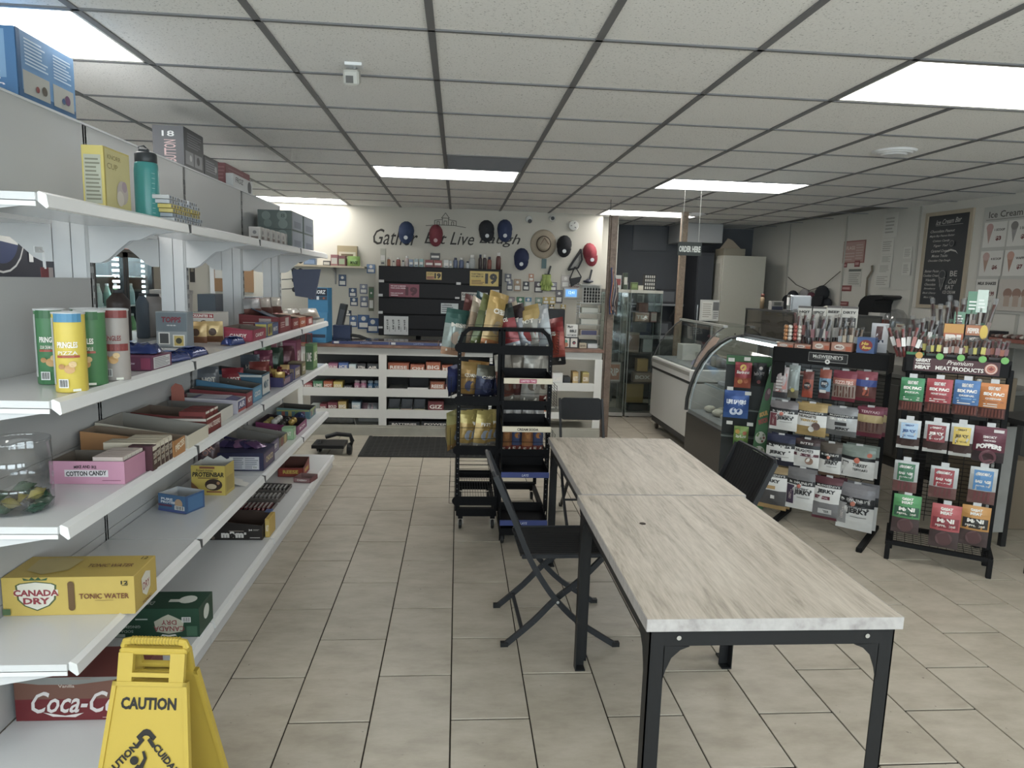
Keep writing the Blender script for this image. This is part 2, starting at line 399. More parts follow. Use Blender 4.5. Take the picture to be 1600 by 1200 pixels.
# kitchen beyond the opening
mb = MB(); mb.box(1.80, 2.07, 9.05, 9.12, 0, HC+.03, PAINT); struct(mb, 'wall_partition')
KD = K('#4b4e54', .8, var=.05, scale=3)
mb = MB(); mb.box(1.6, 5.4, 9.95, 10.07, 0, HC+.03, KD); struct(mb, 'wall_kitchen')
mb = MB(); mb.box(1.78, 1.80, YB+.12, 9.95, 0, HC+.03, KD); struct(mb, 'wall_kitchen_left')
# ---------------------------------------------------------------- dining tables
def table(x, y, label):
    t = thing('dining_table', label, 'table', (x, y, 0), group=None)
    W, D = .70, 1.06
    MB().box(-W/2, W/2, -D/2, D/2, .716, .75, OAK, bev=.0012).build('tabletop', t)
    mb = MB()
    for s in (-1, 1): mb.box(-W/2-.0008, W/2+.0008, min(s*(D/2), s*(D/2+.0015)), max(s*(D/2), s*(D/2+.0015)), .7155, .7495, OAKEDGE)
    mb.box(-W/2-.0018, -W/2-.0005, -D/2, D/2, .7155, .7495, OAKEDGE); mb.box(W/2+.0005, W/2+.0018, -D/2, D/2, .7155, .7495, OAKEDGE)
    mb.build('edge_band', t)
    lx, ly = W/2-.012, D/2-.012
    for sx in (-1, 1):
        for sy in (-1, 1):
            mb = MB(); a = sx*lx; b = sy*ly
            mb.box(min(a, a-sx*.042), max(a, a-sx*.042), min(b, b-sy*.004), max(b, b-sy*.004), .004, .7155, BLACK)      # L-section leg
            mb.box(min(a, a-sx*.004), max(a, a-sx*.004), min(b, b-sy*.042), max(b, b-sy*.042), .004, .7155, BLACK)
            mb.box(min(a, a-sx*.042), max(a, a-sx*.042), min(b, b-sy*.042), max(b, b-sy*.042), .0, .006, BLACK)
            mb.prism([(a-sx*.04, .668), (a-sx*.11, .666), (a-sx*.085, .656), (a-sx*.062, .634), (a-sx*.047, .596), (a-sx*.04, .566)], min(b, b-sy*.004), max(b, b-sy*.004), BLACK)
            mb.prism([(b-sy*.04, .668), (b-sy*.11, .666), (b-sy*.085, .656), (b-sy*.062, .634), (b-sy*.047, .596), (b-sy*.04, .566)], min(a, a-sx*.004), max(a, a-sx*.004), BLACK, 'x')
            leg = mb.build('leg', t)
            sc = MB(); sc.rev([(.0065, 0), (.0065, .003), (.002, .0045)], CHROME, 10, (a-sx*.02, b+sy*.0005, .10), 'y' )
            sc.build('screw', leg)
    for s in (-1, 1):
        mb = MB(); b = s*ly; mb.box(-lx+.042, lx-.042, min(b, b-s*.004), max(b, b-s*.004), .668, .7155, BLACK); mb.box(-lx+.042, lx-.042, min(b-s*.004, b-s*.03), max(b-s*.004, b-s*.03), .711, .7155, BLACK)
        ap = mb.build('apron', t)
        sc = MB()
        for xx in (-.26, .26): sc.rev([(.0065, 0), (.0065, .003), (.002, .004)], CHROME, 10, (xx, b+(s*.004 if s < 0 else .001), .692), 'y')
        sc.build('screw', ap)
        mb = MB(); a = s*lx; mb.box(min(a, a-s*.004), max(a, a-s*.004), -ly+.042, ly-.042, .668, .7155, BLACK); mb.build('apron', t)
    return t
t1 = table(.857, 2.178, 'wooden top dining table with black angle legs, nearest the camera')
t2 = table(.876, 3.252, 'wooden top dining table with black angle legs, butted behind the nearest one')
mb = MB(); mb.rev([(.012, 0), (.012, .0008)], K('#3c3128', .8), 14, (-.17, .19, .75)); mb.build('knot_hole', t1)

# ---------------------------------------------------------------- gondola shelving
XS, XB, XC = -1.07, -1.455, -1.525
ys = [1.92, 2.90, 3.88, 4.86, 5.84]
ZS = [('A', 1.80), ('B', 1.25), ('C', .895), ('D', .485)]
SH = K('#cfd1d3', .16, var=.015, scale=3); SHE = K('#dcdddd', .3, var=.015); PANEL = K('#b4b5b5', .38, var=.02, scale=2); SLOT = K('#3a3b3d', .6)
g = thing('gondola_shelving', 'long white metal gondola of four shelf levels filling the left side', 'shelving', (XC, 3.88, 0))
gx = XC; gy = 3.88
def gm(): return MB(Matrix.Translation((-gx, -gy, 0)))
for s in range(4):
    y0, y1 = ys[s], ys[s+1]
    def panel(z0, z1, x=XB):
        gm().box(x-.014, x-.002, y0+.003, y1-.003, z0, z1, PANEL).build('back_panel', g)
    panel(.11, .52); panel(.523, .93); panel(.933, 1.235)
    if s == 0: panel(1.238, 1.575)
    panel(1.79, 2.16)
    for sd in (1, -1):            # aisle side and rear side
        def X(x): return x if sd == 1 else 2*XC-x
        for nm, z in ZS:
            if sd == -1 and nm in 'CD' and s > 0: continue
            mb = gm(); a, b = sorted((X(XB+.004), X(XS-.028)))
            mb.box(a, b, y0+.004, y1-.004, z-.022, z, SH)
            mb.box(a, b, y0+.004, y0+.007, z-.035, z-.02, SHE); mb.box(a, b, y1-.007, y1-.004, z-.035, z-.02, SHE)
            sh = mb.build('shelf', g)
            mb = gm(); P = [(X(XS-.027), z+.001), (X(XS-.022), z+.004), (X(XS-.004), z-.004), (X(XS), z-.036), (X(XS-.006), z-.040), (X(XS-.027), z-.022)]
            mb.prism(P, y0+.012, y1-.012, SHE, 'y'); mb.build('price_rail', sh)
            # brackets at both ends of the shelf
            for yb, dd in ((y0+.012, 1), (y1-.016, 1)):
                mb = gm()
                if nm == 'A':
                    Q = [(XB, z-.022), (XS-.05, z-.022), (XS-.05, z-.032), (XS-.14, z-.045), (XS-.19, z-.07), (XS-.23, z-.075), (XS-.26, z-.10), (XB+.07, z-.15), (XB+.04, z-.165), (XB, z-.165)]
                else:
                    Q = [(XB, z-.022), (XS-.04, z-.022), (XS-.04, z-.034), (XB+.06, z-.085), (XB, z-.12)]
                mb.prism([(X(p), q) for p, q in Q], yb, yb+.003, WHITE2, 'y'); mb.build('bracket', sh)
        # base deck
        mb = gm(); a, b = sorted((X(XB+.004), X(-1.05)))
        mb.box(a, b, y0+.003, y1-.003, .095, .11, SH); dk = mb.build('base_deck', g)
        mb = gm(); a, b = sorted((X(-1.052), X(-1.03))); mb.prism([(X(-1.052), .112), (X(-1.034), .108), (X(-1.028), .076), (X(-1.040), .070), (X(-1.052), .074)], y0+.01, y1-.01, SHE, 'y'); mb.build('price_rail', dk)
        mb = gm(); a, b = sorted((X(-1.06), X(-1.048))); mb.box(a, b, y0+.002, y1-.002, .002, .072, WHITE2); mb.build('kick_plate', g)
for s in range(5):
    y = ys[s]; top = 2.16
    mb = gm(); yy = y+.0
    mb.box(XC-.068, XC-.002, yy-.012, yy+.012, .0, top, WHITE2); mb.box(XC+.002, XC+.054, yy-.012, yy+.012, .0, top, WHITE2)
    mb.build('upright_post', g)
    mb = gm(); mb.box(XC+.056, XC+.068, yy-.014, yy+.014, .0, top, K('#a9abad', .4))
    for k in range(40): mb.box(XC+.0675, XC+.0690, yy-.009, yy-.005, .12+k*.05, .145+k*.05, SLOT); mb.box(XC+.0675, XC+.0690, yy+.005, yy+.009, .12+k*.05, .145+k*.05, SLOT)
    mb.build('slotted_standard', g)
# end closure plates
mb = gm(); mb.box(XC-.07, XC+.07, 5.853, 5.858, .0, 2.16, WHITE2); mb.build('end_panel', g)
# ---------------------------------------------------------------- product builders
def carton(name, label, cat, x0, x1, y0, y1, z, h, c, arts=(), rz=0, group=None, tabs=None):
    """closed carton; arts = [(face, function(Art))]"""
    w, d = x1-x0, y1-y0
    t = thing(name, label, cat, ((x0+x1)/2, (y0+y1)/2, z+.0008), rz, group)
    mb = MB(); mb.box(-w/2, w/2, -d/2, d/2, 0, h, mk(c), bev=.0015); mb.build('carton_body', t)
    if arts:
        mb = MB()
        for f, fn in arts: fn(art_on(mb, f, w, d, h))
        mb.build('printed_artwork', t)
    return t
def tray(name, label, cat, x0, x1, y0, y1, z, hb, hf, c, ci=CARDG, arts=(), rz=0, group=None, back='left', flap=None):
    """open display tray: high wall hb at the back side, low wall hf at the front, sloping sides"""
    w, d = x1-x0, y1-y0; th = .003
    t = thing(name, label, cat, ((x0+x1)/2, (y0+y1)/2, z+.0008), rz, group)
    mo = mk(c); mi = mk(ci); mb = MB()
    H = {'left': (hb, hf, hf, hb), 'back': (hf, hf, hb, hb), 'flat': (hf,)*4}[back]       # heights at corners (-,-) (+,-) (+,+) (-,+)
    P = [(-w/2, -d/2), (w/2, -d/2), (w/2, d/2), (-w/2, d/2)]; Q = [(-w/2+th, -d/2+th), (w/2-th, -d/2+th), (w/2-th, d/2-th), (-w/2+th, d/2-th)]
    vo = [(p[0], p[1], 0) for p in P]+[(P[i][0], P[i][1], H[i]) for i in range(4)]
    mb.add(vo, [(i, (i+1) % 4, (i+1) % 4+4, i+4) for i in range(4)]+[(3, 2, 1, 0)], mo)
    vi = [(q[0], q[1], th) for q in Q]+[(Q[i][0], Q[i][1], H[i]) for i in range(4)]
    mb.add(vi, [(i+4, (i+1) % 4+4, (i+1) % 4, i) for i in range(4)]+[(0, 1, 2, 3)], mi)
    mb.add(vo[4:]+vi[4:], [(i, (i+1) % 4, (i+1) % 4+4, i+4) for i in range(4)], mi)
    mb.build('tray_body', t)
    if flap:
        fx, fz, fa = flap; mb = MB(); mb.T = Matrix.Translation((-w/2, 0, hb)) @ Matrix.Rotation(fa, 4, 'Y')
        mb.box(-.002, 0, -d/2+.004, d/2-.004, 0, fz, mi); mb.build('header_flap', t)
    if arts:
        mb = MB()
        for f, fn in arts:
            hh = {'front': min(H[0], H[1]), 'right': min(H[1], H[2]), 'left': H[0], 'back': min(H[2], H[3])}.get(f, hf)
            S, W_, H_ = boxface(f, w, d, hh); fn(Art(mb, S, W_, H_))
        mb.build('printed_artwork', t)
    return t
def can(name, label, cat, x, y, z, r, h, c, fn=None, rz=0, group=None, lid=None, lidc='#b9bcbd'):
    t = thing(name, label, cat, (x, y, z+.0008), rz, group)
    mb = MB(); mb.rev([(r*.96, 0), (r, .003), (r, h-.006), (r*.99, h-.003)], mk(c), 24); mb.build('can_body', t, smooth=True)
    mb = MB(); mb.rev([(r*1.03, h-.006), (r*1.04, h-.004), (r*1.04, h), (r*.9, h+.001), (r*.88, h-.002)], mk(lidc), 24); mb.build('lid', t)
    if fn:
        mb = MB(); S = lambda u, v, n: ((r+n)*math.sin(u*2*math.pi), -(r+n)*math.cos(u*2*math.pi), v*h)
        fn(Art(mb, S, 2*math.pi*r, h)); mb.build('printed_artwork', t)
    return t
def lathe_item(name, label, cat, x, y, z, parts, group=None, rz=0):
    """parts = [(part name, profile, colour)]"""
    t = thing(name, label, cat, (x, y, z+.0008), rz, group)
    for pn, prof, c in parts: MB().rev(prof, mk(c), 20).build(pn, t, smooth=True)
    return t
def pillowS(w, h, th, seal=.07, side=.0):
    """surface of a filled pouch standing in the plane y=0: front at -y"""
    def S(u, v, n, sgn=-1):
        a = max(0.0, 1-(2*abs(u))**2.6); vv = (v-seal)/(1-2*seal); b = 0 if vv <= 0 or vv >= 1 else min(1, (4*vv*(1-vv))**.55*1.0)
        t_ = th/2*a*b+.0006
        wr = .0035*math.sin(u*19+v*7)*math.sin(v*13+u*5)*a*b*(th/.03)
        return (u*w*(1-.05*b*a), sgn*(t_+wr*1.0+n), v*h)
    return S
def pouch_mesh(w, h, th, bands, nu=8, nv=10, seal=.07):
    """bands = [(v1, colour), ...] going up; returns mesh"""
    mb = MB(); S = pillowS(w, h, th, seal); vals = sorted(set([j/nv for j in range(nv+1)]+[b[0] for b in bands if 0 < b[0] < 1]))
    for sgn in (-1, 1):
        for j in range(len(vals)-1):
            mid = (vals[j]+vals[j+1])/2; c = next(b[1] for b in bands if mid < b[0])
            row = [S(-.5+i/nu, vals[j], 0, sgn) for i in range(nu+1)]+[S(-.5+i/nu, vals[j+1], 0, sgn) for i in range(nu+1)]
            mb.add(row, [(i, i+1, i+nu+2, i+nu+1) for i in range(nu)], mk(c))
    return mb, S
def pouch(name, label, cat, loc, rz, w, h, th, bands, fn=None, group=None, rx=0, seal=.07, ry=0, body='pouch_body'):
    t = thing(name, label, cat, loc, rz, group, rx=rx, ry=ry)
    mb, S = pouch_mesh(w, h, th, bands, seal=seal); mb.build(body, t, smooth=True)
    if fn:
        m2 = MB(); fn(Art(m2, lambda u, v, n: S(u, v, n+.0012), w, h)); m2.build('printed_artwork', t)
    return t
def foil(c, rough=.28): return K(c, rough, .25, var=.12, scale=40, bump=.5)

# ---------------------------------------------------------------- things on the gondola
A_, B_, C_, D_, E_ = 1.80, 1.25, .895, .485, .11
# --- top of the gondola
g_cap = gm(); g_cap.box(XC-.072, XC+.072, 1.90, 5.86, 2.16, 2.168, WHITE2); g_cap.build('top_cap', g)
TZ = 2.168
def a(A):
    A.rect(-.5, 0, .5, .12, '#2f639a').rect(-.5, .12, .5, 1, '#5a8fc8'); A.rect(-.42, .07, .02, .42, '#a9a9a2').rect(.08, .07, .46, .42, '#a9a9a2'); A.rect(-.5, 0, -.44, 1, '#2f639a')
    A.lines(-.38, .5, .0, .92, 8, '#b5cfe6'); A.lines(.1, .5, .42, .9, 8, '#b5cfe6'); A.disc(-.08, .22, .045, '#5b5145').disc(-.2, .2, .03, '#8e3d3d').disc(.33, .24, .05, '#6d3f6a').disc(.25, .2, .03, '#3f5d8e')
def a2(A): A.rect(-.5, 0, .5, 1, '#3b74b0'); A.rect(-.28, .25, .3, .95, '#6c9ccb'); A.text('JOURS', .1, .33, .5, .25, '#e0d5df', rot=90)
carton('cereal_carton', 'light blue printed carton on top of the shelving at the near end', 'box', -1.62, -1.456, 2.50, 2.845, TZ, .215, '#3b74b0', [('right', a), ('front', a2)])
def a(A): A.rect(-.5, 0, .5, .98, '#4c4d52'); A.rect(-.45, .08, -.05, .42, '#8f9094').rect(.0, .08, .4, .42, '#8f9094'); A.lines(-.35, .52, .38, .9, 6, '#7d7f85'); A.disc(-.2, .26, .06, '#c9c9c9').disc(.18, .26, .08, '#3a3b3f')
def a2(A): A.rect(-.5, 0, .5, 1, '#55565c'); A.text('BUTTON', .05, .38, .7, .3, '#c99f9f', rot=90); A.text('18', 0, .8, .4, .14, '#d8d8d8')
carton('packing_carton', 'tall dark grey printed carton on top of the shelving', 'box', -1.62, -1.462, 3.91, 4.19, TZ, .205, '#414247', [('right', a), ('front', a2)])
def a(A): A.rect(-.48, .05, .48, .95, '#4a4b50'); A.lines(-.4, .2, .4, .85, 5, '#7f8187'); A.disc(.3, .5, .08, '#a2a4a8')
carton('packing_carton', 'low dark grey carton behind the tall dark grey one on top of the shelving', 'box', -1.62, -1.462, 4.20, 4.43, TZ, .105, '#43444a', [('right', a)])
def a(A): A.rect(-.49, .02, .49, .98, '#8d4b50'); A.lines(-.4, .3, .4, .9, 4, '#9f6468')
carton('packing_carton', 'dull red carton on top of the shelving towards its far end', 'box', -1.60, -1.51, 4.72, 5.24, TZ, .15, '#8b464b', [('right', a), ('front', a)])
def a(A): A.text('FROZ', -.2, .6, .4, .4, '#3b3b3f', shear=.2); A.disc(.32, .4, .1, '#55585e')
carton('paper_packet', 'white printed packet leaning before the dull red carton', 'packet', -1.505, -1.458, 4.70, 5.12, TZ, .085, '#c5c6c8', [('right', a)])

# --- level A
def a(A): A.rect(-.4, .12, .38, .86, '#a8a890'); A.lines(-.34, .16, .33, .82, 11, '#77775f')
def a2(A): A.rect(-.46, .04, .46, .97, '#cabc6e'); A.text('KNORR', -.12, .86, .5, .07, '#8a7a3a'); A.text('CUP', -.2, .72, .4, .09, '#9c8c46'); A.disc(.15, .35, .22, '#b9a9a0').disc(.05, .25, .14, '#cbbfae').disc(.22, .45, .1, '#a98f9a')
carton('food_carton', 'yellow carton on the top shelf beside the teal bottle', 'box', -1.255, -1.185, 2.47, 2.655, A_, .215, '#cbb44a', [('front', a), ('right', a2)])
def ring(r): return [(r, 0)]
t = lathe_item('water_bottle', 'teal plastic water bottle with dark cap at the front of the top shelf', 'bottle', -1.18, 2.78, A_,
    [('bottle_body', [(.030, 0), (.040, .004), (.043, .02), (.043, .18), (.040, .205), (.036, .212)], K('#2c8f8d', .3)), ('screw_cap', [(.037, .209), (.0385, .212), (.0385, .24), (.034, .246)], '#2d3236')])
mb = MB(); mb.box(-.024, .012, -.009, .009, .246, .262, mk('#2a2e32'), bev=.004); mb.tube([(-.02, 0, .255), (-.026, 0, .268), (-.006, 0, .272), (.008, 0, .258)], .003, mk('#2a2e32')); mb.build('spout', t)
mb = MB(); A = Art(mb, lambda u, v, n: ((.0432+n)*math.sin(u*2*math.pi), -(.0432+n)*math.cos(u*2*math.pi), v*.2), .27, .2)
for k in range(9): A.rect(.12, .12+k*.09, .16, .125+k*.09, '#bcd8d8')
mb.build('volume_scale', t)
# stacked trading card packs, fanned
cols = ['#b9bcc0', '#9aa6b4', '#cbb65b', '#d0ba55', '#b3b9c2']
n = 0
for lay in range(6):
    for q in range(3):
        c = cols[(lay) % 5]; x = -1.13+random.uniform(-.006, .006); y = 2.84+q*.105+lay*-.008
        def a(A, c=c):
            for k in range(4): A.rect(-.44+k*.24, .15, -.34+k*.24, .8, '#4a4b4d' if k % 2 else '#5f7391')
        carton('playing_card_pack', ['front', 'middle', 'rear'][q]+' small card pack in the '+['lowest', 'second', 'third', 'fourth', 'fifth', 'topmost'][lay]+' layer of the pile on the top shelf', 'card pack', x-.036, x+.036, y-.05, y+.048, A_+lay*.0158, .0145, c, [('right', a)], rz=R(random.uniform(-3, 3)), group='card packs piled on the top shelf'); n += 1
# row of small grey packets
for k in range(8):
    y = 4.36+k*.125
    def a(A): A.rect(-.36, .1, .36, .9, '#a9a49f'); A.disc(0, .66, .16, '#6f6d70'); A.rect(-.3, .2, .3, .42, '#6a5a52')
    carton('snack_packet', ['nearest', 'second', 'third', 'fourth', 'fifth', 'sixth', 'seventh', 'farthest'][k]+' of the small grey packets standing in a row on the top shelf', 'packet', -1.27, -1.20, y, y+.085, A_, .098, '#b3aea8', [('right', a), ('front', a)], group='grey packets in a row on the top shelf')
def a(A): A.disc(-.25, .7, .13, '#73827c').disc(.22, .72, .15, '#73827c').disc(-.2, .3, .12, '#6d7d77').disc(.25, .28, .14, '#73827c'); A.text('8', .25, .72, .12, .2, '#4e5b57')
def a2(A): A.rect(-.45, .05, .45, .95, '#7f8793'); A.rect(-.3, .15, .3, .5, '#636c79')
for k, (yy, zz, wd) in enumerate([(5.02, 0, 'lower front'), (5.02, 1, 'upper front'), (5.40, 0, 'lower rear'), (5.40, 1, 'upper rear')]):
    carton('drink_pod_carton', wd+' of four grey green cartons stacked at the far end of the top shelf', 'box', -1.40, -1.17, yy, yy+.36, A_+zz*.131, .13, '#5a6763', [('front', a), ('right', a2)], group='grey green cartons at the far end of the top shelf')

# --- level B: crisps tubes
def tube(x, y, c, band, rz, label, flavour):
    def a(A):
        A.rect(-.27, .10, -.13, .93, '#b8bcb8', nu=4); A.lines(-.26, .42, -.14, .92, 14, '#7d827d'); A.lines(-.26, .14, -.14, .38, 8, '#7d827d')
        A.rect(-.11, .88, .17, .985, band, nu=6)
        A.text('PRINGLES', .02, .60, .19, .075, '#e8e4dc', bold=.03, arc=.0); A.text(flavour, .02, .50, .18, .045, '#e3dccb'); A.rect(-.08, .44, .13, .47, '#b2452f', nu=4)
        if flavour == 'ALL DRESSED': A.rect(-.1, .42, .2, .52, '#8e3432', nu=6).rect(-.1, .88, .2, .985, '#8e3432', nu=6).text('PRINGLES', .02, .60, .19, .075, '#8e3432', bold=.03)
        A.disc(.03, .30, .05, '#c9914a').disc(.06, .36, .035, '#d8b070').disc(-.04, .33, .03, '#b77b3c'); A.barcode(-.03, .12, .09, .11); A.rect(.05, .02, .12, .05, '#d8d8c8')
    can('crisps_tube', label, 'crisps', x, y, B_, .0415, .232, c, a, rz=rz)
tube(-1.262, 2.245, '#3d7f4a', '#2f6b3c', R(14), 'green crisps tube standing leftmost in the group of tubes', 'SOUR CREAM & ONION')
tube(-1.203, 2.335, '#3b7a4b', '#2f6b3c', R(8), 'green crisps tube hidden partly behind the yellow one', 'SOUR CREAM')
tube(-1.128, 2.098, '#d6b92e', '#3b86b5', R(12), 'yellow crisps tube with a blue rim at the shelf front', 'PIZZA')
tube(-1.133, 2.225, '#3d7d45', '#2f6b3c', R(-6), 'green crisps tube just right of the yellow one', 'DILL PICKLE')
tube(-1.118, 2.345, '#a39a94', '#8e3a38', R(5), 'red and white crisps tube rightmost in the group of tubes', 'ALL DRESSED')
# cookie packs
def a(A):
    A.rect(-.5, .02, .5, .98, '#6d3150'); A.rect(-.5, .02, -.12, .98, '#3d3f78'); A.text('CHIPS', -.36, .68, .22, .32, '#e8e8ee', rot=4, bold=.03); A.text('AHOY!', -.35, .32, .24, .32, '#e8e8ee', rot=4, bold=.03)
    A.disc(-.12, .5, .12, '#b98a52'); [A.disc(-.12+.07*math.cos(k*1.3), .5+.25*math.sin(k*1.3), .016, '#4b2f22') for k in range(5)]; A.text('RAINBOW', .12, .5, .22, .14, '#d9cbe0', shear=.2)
    A.rect(.33, .1, .5, .9, '#8e3052')
def a2(A): A.rect(-.4, .1, .4, .9, '#c9c7c9'); A.lines(-.36, .15, .36, .85, 6, '#84858a')
tb = carton('cookie_box', 'purple and blue cookie box at the front of the Pringles shelf'.replace('Pringles', 'tube'), 'cookies', -1.30, -1.10, 2.56, 2.74, B_, .052, '#743154', [('front', a), ('right', a2)])
for k, (x, y, rz, lb, zz, ln) in enumerate([(-1.23, 2.66, 4, 'shiny blue cookie pack lying on the purple cookie box', .054, .24), (-1.16, 2.86, 78, 'shiny blue cookie pack just behind the purple cookie box', .0, .2), (-1.15, 3.06, 84, 'smaller blue pack lying on the shelf edge before the orange packets', .0, .17), (-1.145, 3.62, 75, 'small dark blue packet on the shelf before the red trays', .0, .14)]):
    t = thing('cookie_pack', lb, 'cookies', (x, y, B_+.001+zz), R(rz)); L_ = ln; W_ = .09 if k < 3 else .06; mb = MB(); nn = 14; vs = []
    for i in range(nn+1):
        u = i/nn-.5; e = 1 if abs(u) < .42 else max(.08, 1-(abs(u)-.42)/.08)
        for q in range(9):
            an = math.pi*q/8; vs.append((u*L_, math.cos(an)*W_/2*(.9+.1*e), .002+math.sin(an)**.6*(.034+.006*math.sin(u*40+q))*e))
    mb.add(vs, [(i*9+q, i*9+q+1, (i+1)*9+q+1, (i+1)*9+q) for i in range(nn) for q in range(8)], foil('#26397e', .22)); mb.build('wrapper', t, smooth=True)
    mb = MB(); mb.box(-L_*.3, L_*.1, -.02, .02, .0425, .0432, mk('#4a69b0')); mb.build('printed_artwork', t)
# trading card box and behind
def a(A):
    A.rect(-.48, .45, .48, .97, '#66747f'); A.rect(-.48, .02, .48, .45, '#8e979c'); A.text('TOPPS', 0, .78, .62, .16, '#8e2f3f', bold=.04, shear=.1); A.text('***', 0, .62, .3, .04, '#d8d8d8')
    A.rect(-.42, .08, -.06, .42, '#d5d6d2').rect(-.38, .11, -.1, .39, '#4b4f52'); A.rect(.04, .02, .42, .36, '#d8d7cf').rect(.08, .05, .38, .33, '#c4a94e').disc(.23, .19, .1, '#3e4033')
carton('trading_card_box', 'silver blue trading card box with two card pictures', 'box', -1.44, -1.295, 3.42, 3.50, B_, .17, '#7f8b93', [('front', a)])
def a(A): A.rect(-.5, .82, .5, .98, '#a12f36'); A.text('PACK/UNITES 16', 0, .9, .9, .1, '#e6e0da', bold=.03); A.disc(.12, .6, .14, '#4c4438'); A.rect(-.5, .66, -.1, .7, '#a5a096')
carton('snack_carton', 'white carton with a red band reading pack unites', 'box', -1.475, -1.335, 3.90, 4.15, B_, .142, '#c9c5bd', [('front', a)])
for k, (x, y, c) in enumerate([(-1.37, 3.55, '#8d5a37'), (-1.34, 3.66, '#b5904f'), (-1.28, 3.72, '#c0a060')]):
    pouch('snack_packet', ['brown snack packet standing right of the trading card box', 'gold snack packet leaning right of the trading card box', 'gold snack packet nearest the red trays'][k], 'packet', (x+.0, y, B_+.002), R(-8+12*k), .10, .11 if k else .15, .03, [(.3, foil('#7c4a2b')), (2, foil(c))], lambda A: A.disc(0, .5, .2, '#4e3526'))
# red and mixed trays along B
def strip(c, w, tcol='#e2d9cf', t='bar'):
    def a(A): A.rect(-.46, .08, .46, .92, c); A.text(w, 0, .5, .6, .34, tcol, bold=.03)
    return a
def bars(prefix, label, cat, x0, x1, y0, y1, z, n, c, c2=None, h=.02, group=None, along='y', lift=0):
    """candy bars lying side by side"""
    ords = ['nearest', 'second', 'third', 'fourth', 'fifth', 'sixth', 'seventh', 'eighth', 'ninth', 'tenth', 'eleventh', 'farthest']
    for k in range(n):
        s_ = (y1-y0)/n; yc = y0+s_*(k+.5); L_ = x1-x0
        t = thing(prefix, ords[min(k, 11) if k < n-1 else 11]+' of the '+label, cat, ((x0+x1)/2, yc, z+.001+lift), R(random.uniform(-3, 3)), group)
        mb = MB(); nn = 6; vs = []
        for i in range(nn+1):
            u = i/nn-.5; e = 1 if abs(u) < .4 else .25
            for q in range(6): an = math.pi*q/5; vs.append((u*L_, math.cos(an)*s_*.46, .001+math.sin(an)*h*e))
        mb.add(vs, [(i*6+q, i*6+q+1, (i+1)*6+q+1, (i+1)*6+q) for i in range(nn) for q in range(5)], mk(c)); mb.build('wrapper', t, smooth=True)
        if c2: MB().box(-L_*.25, L_*.3, -s_*.26, s_*.26, h+.0006, h+.0015, mk(c2)).build('printed_artwork', t)
tray('candy_tray', 'crimson candy tray nearest on the upper mid shelf', 'tray', -1.25, -1.10, 3.80, 4.06, B_, .078, .062, '#a0263f', '#6c5a50', [('front', strip('#a8324a', 'CANDY')), ('right', strip('#a8324a', 'CANDY')), ])
def a(A): A.rect(-.44, .1, .44, .9, '#b9a93e'); A.disc(.2, .5, .2, '#6e7a35'); A.rect(-.3, .2, 0, .7, '#7b3550')
carton('candy_carton', 'yellow and blue candy carton right of the crimson tray', 'candy', -1.17, -1.10, 4.09, 4.20, B_, .085, '#4a5a86', [('front', a), ('right', a)])
carton('candy_carton', 'navy candy carton with a white label right of the yellow one', 'candy', -1.18, -1.11, 4.23, 4.38, B_, .075, '#39456b', [('right', strip('#4b5a88', 'MINTS')), ('front', strip('#c9ccd0', 'MINTS', '#39456b'))])
def a2(A): A.rect(-.45, .1, .45, .9, '#8e3136'); A.rect(.0, .35, .3, .9, '#b8a6a0'); A.lines(-.4, .3, -.05, .7, 3, '#c9a7a0')
tray('candy_tray', 'long dark red cardboard tray with a navy lid leaning in it', 'tray', -1.36, -1.115, 4.42, 4.72, B_, .115, .10, '#86292e', '#5d4038', [('front', a2), ('right', a2)])
mb = MB(); mb.T = Matrix.Translation((-1.27, 4.62, B_+.118)) @ Matrix.Rotation(R(10), 4, 'Z') @ Matrix.Rotation(R(24), 4, 'Y'); mb.box(-.11, .11, -.09, .09, 0, .006, mk('#2f3f58'), bev=.001); tag(mb.build('navy_carton'), 'navy blue flattened carton lying tilted on the dark red tray', 'lid')
tray('candy_tray', 'red tray of small foil packs after the dark red one', 'tray', -1.33, -1.11, 4.75, 4.93, B_, .10, .075, '#8b2b2b', '#4d3a33', [('right', strip('#993a35', 'CHOC')), ('front', strip('#993a35', 'CHOC'))])
tray('candy_tray', 'orange red notched tray on the upper mid shelf', 'tray', -1.27, -1.11, 4.96, 5.16, B_, .09, .07, '#b0452c', '#d8b9a0', [('right', strip('#bd5a3a', 'OH')), ('front', strip('#bd5a3a', 'OH'))])
tray('candy_tray', 'bright red tray with white square beside the fruit gum bag', 'tray', -1.24, -1.11, 5.19, 5.40, B_, .075, .06, '#a93a31', '#7d5a4a', [('right', lambda A: A.rect(-.2, .2, .3, .8, '#d6b7b0'))])
for k in range(7):
    x, y = -1.30+random.uniform(-.04, .05), 4.55+k*.11
    pouch('candy_bag', ['first', 'second', 'third', 'fourth', 'fifth', 'sixth', 'seventh'][k]+' foil bag from the front in the jumble behind the red trays', 'candy', (x, y, B_+(.1 if k < 5 else .002)), R(60+25*math.sin(k*3)), .14, .11, .035, [(.4, foil('#6a3a33')), (2, foil(['#8b8b8e', '#7c2f2a', '#a59a90', '#5e5558', '#b5aca0', '#8d3b36', '#b9b0a5'][k]))], rx=R(-10), group='foil bags jumbled behind the red trays')
tray('shallow_tray', 'shallow tray holding two clear bags at the far shelf end', 'tray', -1.36, -1.10, 5.48, 5.80, B_, .03, .025, '#b8b5ae', '#a09d97')
